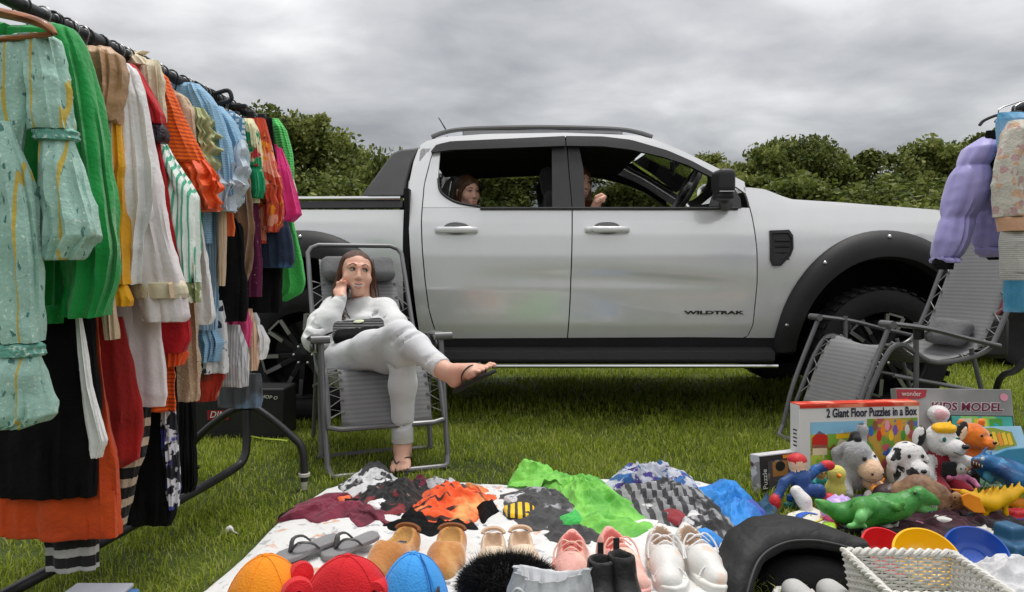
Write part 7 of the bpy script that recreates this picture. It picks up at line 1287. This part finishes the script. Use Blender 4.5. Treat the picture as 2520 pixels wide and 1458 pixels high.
MB().poly([A(2366, 1222, -.05), A(2384, 1214, -.05), A(2412, 1226, -.06), A(2428, 1264, -.07), A(2398, 1262, -.06), A(2372, 1244, -.05)], (0, .008, 0)).build('fin', OP_, t, bevel=.002); MB().poly([A(2340, 1204, .02), A(2372, 1206, .0), A(2400, 1222, -.02), A(2370, 1218, .0)], (0, .008, 0)).build('fin', OP_, t, bevel=.002)
BD = M('dragon_blue', C('1f6aa0'), .38, pats=[('noise', 9, C('123c6c'), .48, .6), ('noise', 13, C('4fa4c8'), .60, .68)], bump=.6, bs=40); t = thing('toy_dragon', 'blue toy dragon with folded wings at the right edge of the toys', 'toy dragon', gnd(2470, 1230)); D_ = 2.72; f = SDF(A(2380, 1235) - (.04, .16, .03), A(2560, 1095) + (.04, .16, .05), .006)
f.chain([A(2400, 1135), A(2424, 1140), A(2452, 1152), A(2490, 1168), A(2540, 1176)], [.014, .028, .034, .044, .044], k=.03).chain([A(2404, 1150), A(2424, 1172), A(2440, 1186)], [.012, .014, .010], k=.012).chain([A(2470, 1160, -.05), A(2500, 1180, -.08), A(2530, 1200, -.07)], [.024, .028, .024], k=.02)
for k in range(6): f.cap(A(2412 + 8 * k, 1128 + 3 * k), A(2430 + 14 * k, 1100 + 8 * k), .009, .003, k=.006)
f.ripple(.003, 40, 2); f.mesh('body', BD, t); MB().poly([A(2440, 1122, .03), A(2478, 1106, .04), A(2560, 1100, .06), A(2560, 1150, .05), A(2490, 1146, .03)], (0, .01, 0)).build('wing', M('wing_teal', C('3a86a4'), .45, bump=.4, bs=30), t, bevel=.003); f = SDF(A(2370, 1180) - .05, A(2430, 1120) + .05, .005); f.ell(A(2402, 1142, -.03), (.018, .014, .020), k=.01).mesh('jaw', DRK, t)
ellm(MB(), A(2418, 1130, -.035), (.008, .005, .007), rotm()).build('eye', M('eye_plastic2', C('d8dcd8'), .15), t)
for k in range(4): MB().lathe([(.003, 0), (0, -.012)], 6, A(2396 + 7 * k, 1136 + 3 * k, -.05)).build('tooth', TEETH, t)
# white board with a printed swirl, bowls, small odds and ends
o_ = [gnd(u, v, .028) for u, v in [(1914, 1288), (1940, 1262), (2000, 1246), (2030, 1262), (2056, 1290), (2052, 1304), (2000, 1312), (1925, 1306)]]; c = np.mean(o_, 0); t = thing('play_board', 'white play board with a blue swirl and an orange corner', 'toy', c * (1, 1, 0)); MB().poly(o_, (0, 0, -.02)).build('board', M('board_white', C('dedccf'), .4, pats=[('noise', 26, C('b0b464'), .63, .66)], var=.03), t, bevel=.005)
MB().tube(spline([gnd(u, v, .031) for u, v in [(2012, 1266), (1985, 1262), (1966, 1272), (1974, 1288), (1996, 1294)]], 14), [.004, .006, .008, .010, .012, .013, .013, .012, .010, .009, .008, .006, .005, .003], 6, flat=.15).build('swirl', M('swirl_blue', C('1f56b4'), .4), t); MB().tube(spline([gnd(u, v, .032) for u, v in [(2020, 1268), (2024, 1276), (2004, 1284), (1988, 1280)]], 10), .004, 6, flat=.2).build('swirl', M('swirl_yellow', C('d8d24a'), .4), t); MB().box(gnd(2050, 1298, .024), (.028, .035, .03)).build('corner', flat['orange'], t, bevel=.01)
def bowl(label, u, v, D, r, col, rx, rz, dark):
    m_ = M('bowl_' + label.split()[0], C(col), .32, coat=.2, var=.04); c = at(u, v, D); t = thing('bowl', label, 'bowl', c, 0, 'plastic bowls'); Rm = rotm(rx=rx, rz=rz)
    MB().lathe([(0, -.036), (r * .58, -.036), (r * .74, -.026), (r * .93, .004), (r * .96, .010), (r, .010), (r * 1.03, .007), (r * 1.02, .003), (r * .97, .003), (r * .78, -.030), (r * .62, -.041), (0, -.041)], 44, c, Rm).build('dish', m_, t)
    MB().tube([c + Rm @ np.array((r * .45 * math.cos(a), r * .45 * math.sin(a), -.0355)) for a in np.linspace(.3, 2.9, 16)], .003, 6).build('ridge', m_, t); return t
bowl('red plastic bowl tilted up at the left of the three bowls', 2186, 1362, 2.08, .080, 'd8262e', R(38), .25, 0); bowl('yellow plastic bowl propped in the middle, touching the wicker basket', 2280, 1374, 2.00, .088, 'f4bc0c', R(40), -.12, 0); bowl('blue plastic bowl at the right of the three bowls', 2402, 1362, 2.08, .084, '1c4ca8', R(38), -.30, 0)
f = SDF(gnd(2500, 1400) - (.1, .1, 0), gnd(2500, 1400) + (.1, .1, .14), .006); p = gnd(2500, 1395); t = thing('toy_vehicle', 'steel blue plastic toy vehicle beside the blue bowl', 'toy', p); f.rbox(Q(0, 0, .045), (.06, .05, .04), .012, rotm(rz=.3), k=.01).rbox(Q(-.015, .01, .10), (.03, .035, .03), .012, rotm(rz=.3), k=.008).cap(Q(.02, -.04, .07), Q(.06, -.06, .03), .014, k=.008); f.mesh('body', M('steel_blue_plastic', C('2c5c80'), .4, var=.08), t)
for e in (-.035, .035): MB().lathe([(0, .012), (.022, .010), (.024, -.01), (0, -.012)], 14, Q(e, -.055, .024), rotm(rx=R(90), rz=.3)).build('wheel', BLK, t)
pile('blanket', 'dark maroon blanket crumpled under the dinosaurs', 'blanket', [(2120, 1296), (2200, 1262), (2330, 1252), (2480, 1258), (2560, 1290), (2540, 1330), (2400, 1336), (2240, 1330)], .035, fab('dark_maroon_cloth', C('3a1220'), [('noise', 8, C('1a1014'), .5, .6)]), 26)
pile('magazine', 'rolled white printed magazine behind the blue bowl', 'magazine', [(2350, 1336), (2380, 1310), (2470, 1306), (2500, 1322), (2470, 1340)], .035, fab('magazine_print', C('d8d4cc'), [('noise', 20, C('8a6a50'), .58, .62), ('noise', 26, C('3a4a60'), .62, .66), ('noise', 14, C('c05a4a'), .66, .69)], rough=.4), 27, z0=.03)
p = gnd(2176, 1305, .01); t = thing('toy_claw', 'small bright red toy claw behind the red bowl', 'toy', p); f = SDF(p - .06, p + (.06, .06, .1), .004); f.chain([Q(0, 0, .0), Q(.0, 0, .03), Q(-.014, 0, .052)], [.013, .011, .005], k=.006).chain([Q(0, 0, .03), Q(.018, 0, .050)], [.009, .004], k=.006); f.mesh('body', REDP_, t)
for k, (u, v, s_, col, lb) in enumerate([(2250, 1310, .030, 'red', 'small coral red toy brick strip between the red and yellow bowls'), (2460, 1282, .034, 'blue', 'flat blue toy track piece under the yellow dragon'), (2340, 1290, .03, 'brown', 'dark brown wooden toy block behind the bowls'), (2128, 1318, .028, 'white', 'small white toy skull shape by the black bag'), (2510, 1262, .030, 'orange', 'small orange toy figure at the edge near the yellow dragon'), (2440, 1300, .022, 'purple', 'small purple toy piece by the rolled magazine')]):
    p = gnd(u, v); t = thing('toy_piece', lb, 'toy', p); mb = MB(); mb.box(Q(0, 0, s_ * .45), (s_ * 2, s_ * 1.1, s_ * .8), rotm(rz=.4 * k)); mb.build('body', flat[col], t, bevel=.006)
    for j in range(3): MB().lathe([(.006, 0), (.006, .005), (0, .006)], 10, Q((j - 1) * s_ * .6 * math.cos(.4 * k), (j - 1) * s_ * .6 * math.sin(.4 * k), s_ * .86)).build('stud', flat[col], t)
p = gnd(566, 1312, .012); t = tag(MB().tube(spline([p + (-.012, 0, 0), p + (0, .004, .016), p + (.014, -.004, .006), p + (.03, .0, -.004)], 10), [.004, .009, .011, .009, .006, .004, .003, .003, .002, .001], 7).build('paper_scrap', WCARD, loc=p), 'small white paper scrap lying on the grass left of the sheet', 'litter')
# ================================================================== right clothes rail and its garments, red car behind
RX2 = lambda D: 2.07 + (D - 2.8) * .02; r2 = thing('clothes_rail', 'dark clothes rail at the right edge with a lilac puffer jacket hanging on it', 'clothes rail', (2.1, 2.6, 0)); e = at(2545, 262, 2.86); RZ2 = e[2]
MB().tube([(e[0] - .03, 2.92, RZ2), (e[0] + .02, 2.2, RZ2)], .020, 12).build('bar', STEEL, r2); MB().tube([(e[0], 2.9, RZ2), (e[0] + .05, 2.9, .12)], .016, 10).build('post', STEEL, r2); MB().tube(spline([at(2530, 880, 2.9), at(2500, 912, 3.05), at(2455, 946, 3.3), (2.29, 3.44, .02)], 14), .014, 9).build('leg', STEEL, r2)
RX_old = RX_
def garment2(label, cat, name, D, torso, mat, sleeves=(), parts=(), **k):
    t = thing(name, label, cat, at(2500, 300, D), 0, 'garments hanging on the right rail'); sd = 90 + int(D * 50)
    MB().loft(cloth([tuple(r) for r in torso], D, k.get('thick', .05), k.get('amp', .008), 16., sd, 44, 90)).build('torso', mat, t, sharp=60)
    for j, (nm, rw, mt, th, am, yo) in enumerate(list(sleeves) + list(parts)): MB().loft(cloth(rw, D, th, am, 30., sd + j * 3, 40, 90, yoff=yo)).build(nm, mt or mat, t, sharp=60)
    return t
LIL = M('lilac_nylon', C('9d96cf'), .5, pats=[('noise', 5, C('a39cd2'), .45, .65)], bump=.35, bs=22, var=.04, sheen=.2); BLKC = BLACKF
def puff(rows, waves): 
    out = []
    for t_ in np.linspace(0, 1, 90):
        r = [np.interp(t_, np.linspace(0, 1, len(rows)), [q[k] for q in rows]) for k in range(3)]; s_ = abs(math.sin(math.pi * (waves * t_))) ** .45; w = (r[2] - r[1]); out.append((r[0], r[1] + w * .07 * (1 - s_), r[2] - w * .07 * (1 - s_), .55 + .45 * s_))
    return out
pj = garment2('lilac puffer jacket with black cuffs hanging at the right edge in front of the bonnet', 'puffer jacket', 'puffer_jacket', 2.78, puff([(350, 2405, 2470), (400, 2398, 2500), (520, 2402, 2510), (610, 2405, 2505), (634, 2425, 2490)], 4), LIL, [('sleeve', puff([(338, 2415, 2445), (365, 2380, 2440), (430, 2345, 2430), (510, 2325, 2405), (590, 2305, 2375), (635, 2298, 2352), (648, 2306, 2344)], 3.6), None, .075, .006, -.06)], [('cuff', [(636, 2302, 2342), (650, 2302, 2340), (664, 2306, 2336)], BLKC, .05, .002, -.06), ('lapel', [(322, 2428, 2462), (400, 2420, 2464), (440, 2434, 2462)], BLKC, .02, .004, -.085), ('hem', [(610, 2410, 2470), (640, 2440, 2475)], BLKC, .05, .003, .0)], thick=.09)
garment2('teal and light blue top hanging behind the cream patterned cardigan', 'top', 'top', 2.62, [(278, 2458, 2520), (300, 2454, 2540), (430, 2466, 2540), (690, 2478, 2540), (768, 2478, 2540)], fab('teal_blue_cloth', C('4f9cc4'), [('noise', 4, C('86b6dc'), .42, .55)]), thick=.03)
PATC = fab('cream_fairisle', C('cfc9bd'), [('cell', 40, C('d4ae90'), .74, .78), ('cell', 46, C('c4a0a0'), .82, .86)], bump=.8, bs=110); PRB = fab('peach_band', C('d0a283')); RIBG = fab('grey_rib', C('c4c2bc'), [('wavez', 45, C('a4a29c'), .4, .8)])
garment2('cream fair isle cardigan with peach bands and a ribbed cuff at the right edge', 'cardigan', 'cardigan', 2.5, [(300, 2490, 2560), (500, 2480, 2570), (640, 2484, 2570)], PATC, [('sleeve', [(298, 2486, 2520), (330, 2474, 2520), (400, 2458, 2514), (460, 2450, 2508), (535, 2454, 2514)], None, .05, .006, -.05)], [('band', [(532, 2456, 2514), (570, 2464, 2518)], PRB, .05, .003, -.05), ('rib_sleeve', [(568, 2464, 2518), (640, 2468, 2522), (672, 2470, 2523)], RIBG, .048, .003, -.05), ('cuff', [(670, 2468, 2523), (690, 2472, 2524)], RIBG, .05, .001, -.05)])
garment2('tan garment hanging at the very edge behind the cardigan', 'top', 'top', 2.66, [(330, 2500, 2560), (470, 2506, 2570), (560, 2510, 2570)], fab('tan_cloth', C('b98a5e')), thick=.03)
for k, (u, v, D) in enumerate([(2430, 296, 2.78), (2470, 288, 2.7)]): h = thing('hanger', ['dark wire hanger carrying the lilac puffer jacket', 'dark hanger beside the teal and light blue top'][k], 'hanger', at(u, v, D)); q = at(u, v, D); MB().tube(spline([q + (-.03, 0, -.02), q + (-.01, 0, .0), q + (.05, 0, .02), q + (.10, 0, .0)], 10), .006, 6).build('arm', HWIRE, h); MB().tube(spline([q + (.04, 0, .02), q + (.06, 0, .05), (e[0], D, RZ2 + .024), (e[0] + .02, D, RZ2)], 10), .0025, 6).build('hook', HSILV, h)
# red hatchback, only a sliver shows between the chair and the clothes
cr = thing('parked_car', 'dark red car parked behind, glimpsed between the chair back and the hanging clothes', 'car', (6.1, 7.6, 0)); CRM = M('car_red', C('7c1426'), .25, coat=1., var=.03); prof = [(-2.0, .35), (-2.02, .75), (-1.9, .96), (-1.0, 1.04), (-.45, 1.42), (.9, 1.46), (1.6, 1.1), (1.95, .95), (2.0, .40)]
MB().loft([[(6.1 + x * (1 if abs(q) < .8 else .985), 7.6 + q - (.22 * np.sign(q) if z > 1.05 and abs(q) > .5 else 0), z) for x, z in prof] for q in (-.86, -.84, 0, .84, .86)]).build('body', CRM, cr, sharp=30, bevel=.03)
MB().poly([(6.1 + x, 6.73 + .12, z) for x, z in [(-.85, 1.06), (-.42, 1.36), (.3, 1.38), (.3, 1.06)]], (0, .02, 0)).poly([(6.1 + x, 6.73 + .12, z) for x, z in [(.38, 1.06), (.38, 1.38), (.9, 1.38), (1.4, 1.08)]], (0, .02, 0)).build('side_window', M('car_glass', (.02, .022, .025), .05), cr); MB().box((6.1 - 1.98, 7.6, .70), (.05, 1.2, .10)).build('number_plate', WCARD, cr, bevel=.01)
for x in (-1.3, 1.25):
    for y in (-.8, .8): MB().lathe([(0, .09), (.2, .08), (.24, .10), (.31, .09), (.32, 0), (.31, -.09), (0, -.09)], 28, (6.1 + x, 7.6 + y, .32), rotm(rx=R(90))).build('wheel', TYRE, cr)
# ---------------- the jumble of small toys filling the gaps: each built from a few rounded shapes
rs = np.random.RandomState(21); PAL = dict(red='c8202a', yellow='e8b41c', blue='2458a8', teal='1f8a8c', green='3f9a3c', orange='e07a1c', pink='e088b0', white='d8d6d0', black='1a1a1c', purple='6a4a9c', brown='70472c', grey='7c7e82', sky='6ab0dc', maroon='5c1830', tan='b08a60', lime='9cc23a')
TM = {k: M('toy_' + k, C(v), .42, pats=[('noise', 22, tuple(min(1, q * 1.5 + .01) for q in C(v)), .56, .66)], bump=.3, bs=60, var=.12) for k, v in PAL.items()}
def small_toy(kind, u, v, s, a, cols, label, cat):
    p = gnd(u, v); t = thing('toy_' + kind, label, cat, p); m = [TM[c] for c in cols]; Rz = rotm(rz=a); W = lambda x, y, z: p + Rz @ (np.array((x, y, z)) * s); f = SDF(p - (.1, .1, .01), p + (.1, .1, .13), .0045)
    if kind == 'car':
        f.rbox(W(0, 0, .028), np.array((.060, .028, .016)) * s, .010, Rz, k=.008, m=0).rbox(W(-.004, 0, .050), np.array((.034, .024, .014)) * s, .010, Rz, k=.006, m=1); f.mesh('body', m, t, smooth_it=1)
        for e in (-.036, .036):
            for g_ in (-1, 1): MB().lathe([(0, .006), (.014 * s, .005), (.016 * s, 0), (.014 * s, -.005), (0, -.006)], 14, W(e, g_ * .028, .016), Rz @ rotm(rx=R(90))).build('wheel', TM['black'], t)
    elif kind == 'figure':
        f.cap(W(0, 0, .03), W(.01, 0, .065), .020 * s, .022 * s, m=0).ell(W(.018, 0, .098), np.array((.020, .019, .021)) * s, k=.006, m=1).chain([W(.01, .02, .07), W(.02, .042, .055), W(.035, .05, .04)], .009 * s, k=.008, m=0).chain([W(.01, -.02, .07), W(.02, -.042, .06), W(.04, -.05, .07)], .009 * s, k=.008, m=0).cap(W(0, .012, .03), W(-.03, .022, .012), .012 * s, .010 * s, m=1).cap(W(0, -.012, .03), W(-.02, -.03, .012), .012 * s, .010 * s, m=1).mesh('body', m, t, smooth_it=1)
        for g_ in (-.008, .008): ellm(MB(), W(.034, g_, .102), np.array((.003, .003, .004)) * s, Rz).build('eye', EYEB, t)
    elif kind == 'animal':
        f.cap(W(-.03, 0, .042), W(.03, 0, .044), .024 * s, .022 * s, m=0).ell(W(.058, 0, .066), np.array((.022, .018, .018)) * s, k=.015, m=0).ell(W(.076, 0, .060), np.array((.012, .011, .010)) * s, k=.006, m=1).cap(W(.05, .012, .08), W(.046, .016, .098), .006 * s, .003 * s, k=.005, m=1).cap(W(.05, -.012, .08), W(.046, -.016, .098), .006 * s, .003 * s, k=.005, m=1).chain([W(-.05, 0, .05), W(-.075, 0, .06), W(-.085, .01, .08)], .006 * s, k=.008, m=0)
        for x in (-.03, .03):
            for g_ in (-.014, .014): f.cap(W(x, g_, .035), W(x, g_ * 1.3, .006), .010 * s, .009 * s, k=.008, m=0)
        f.mesh('body', m, t, smooth_it=1)
        for g_ in (-.013, .013): ellm(MB(), W(.066, g_, .074), np.array((.003, .003, .003)) * s, Rz).build('eye', EYEB, t)
    elif kind == 'ring':
        MB().tube([W(.038 * math.cos(q), .038 * math.sin(q), .014 + .006 * math.cos(q)) for q in np.linspace(0, 6.283, 24)], .011 * s, 8).build('ring', m[0], t)
    elif kind == 'blocks':
        for k in range(3): MB().box(W(-.03 + .03 * k, .012 * (k % 2), .016 + (.030 if k == 1 else 0)), np.array((.030, .030, .030)) * s, rotm(rz=a + .4 * k)).build('block', m[k % 2], t, bevel=.003)
    return t
for a_ in [('figure', 2010, 1222, 1.0, -1.2, ('teal', 'tan'), 'small teal toy figure squeezed between the rag doll and the pink ball', 'toy figure'), ('car', 2092, 1318, .8, .3, ('black', 'grey'), 'small black toy car below the foot of the green dinosaur', 'toy car'),
           ('animal', 2165, 1314, .7, 2.4, ('white', 'grey'), 'small white toy animal behind the red bowl', 'toy animal'), ('figure', 2215, 1296, .8, -.8, ('maroon', 'red'), 'maroon toy figure under the belly of the green dinosaur', 'toy figure'),
           ('blocks', 2265, 1322, .8, .2, ('red', 'pink'), 'three red and pink toy blocks behind the yellow bowl', 'toy blocks'), ('car', 2330, 1318, 1.0, -.4, ('grey', 'white'), 'grey toy car behind the gap between the yellow and blue bowls', 'toy car'),
           ('figure', 2352, 1288, 1.0, -2.0, ('brown', 'tan'), 'brown toy figure under the orange fin of the yellow dragon', 'toy figure'), ('animal', 2400, 1300, .9, .4, ('black', 'grey'), 'black toy animal under the yellow dragon', 'toy animal'),
           ('ring', 2440, 1322, 1.0, 0, ('purple',), 'purple toy ring behind the blue bowl', 'toy ring'), ('animal', 2480, 1262, 1.0, 2.8, ('orange', 'yellow'), 'orange toy animal at the right edge under the yellow dragon', 'toy animal'),
           ('car', 2505, 1298, 1.0, .2, ('blue', 'red'), 'blue and red toy car at the right edge above the steel blue vehicle', 'toy car'), ('figure', 2392, 1206, 1.1, -1.4, ('black', 'purple'), 'black and purple toy figure beneath the blue dragon', 'toy figure'),
           ('figure', 2358, 1216, 1.1, -1.7, ('pink', 'white'), 'pink toy figure between the dark red puppy and the yellow dragon', 'toy figure'), ('animal', 2160, 1234, .9, -2.2, ('orange', 'tan'), 'orange toy animal between the donkey and the dark red shell', 'toy animal'),
           ('ring', 2118, 1240, .9, 0, ('purple',), 'small purple ring between the pink ball and the dark red shell', 'toy ring'), ('blocks', 1950, 1252, .8, .5, ('teal', 'blue'), 'three teal and blue blocks by the foot of the rag doll', 'toy blocks'),
           ('figure', 2270, 1240, .9, -1.0, ('maroon', 'black'), 'dark maroon toy figure in front of the spotted puppy', 'toy figure'), ('car', 2040, 1330, .9, 1.2, ('green', 'lime'), 'green toy car between the white play board and the black bag', 'toy car'),
           ('animal', 2300, 1288, .9, .9, ('teal', 'sky'), 'teal toy animal on the maroon blanket behind the yellow bowl', 'toy animal'), ('blocks', 2450, 1248, .9, .9, ('grey', 'black'), 'three grey blocks under the blue dragon', 'toy blocks')]: small_toy(*a_)
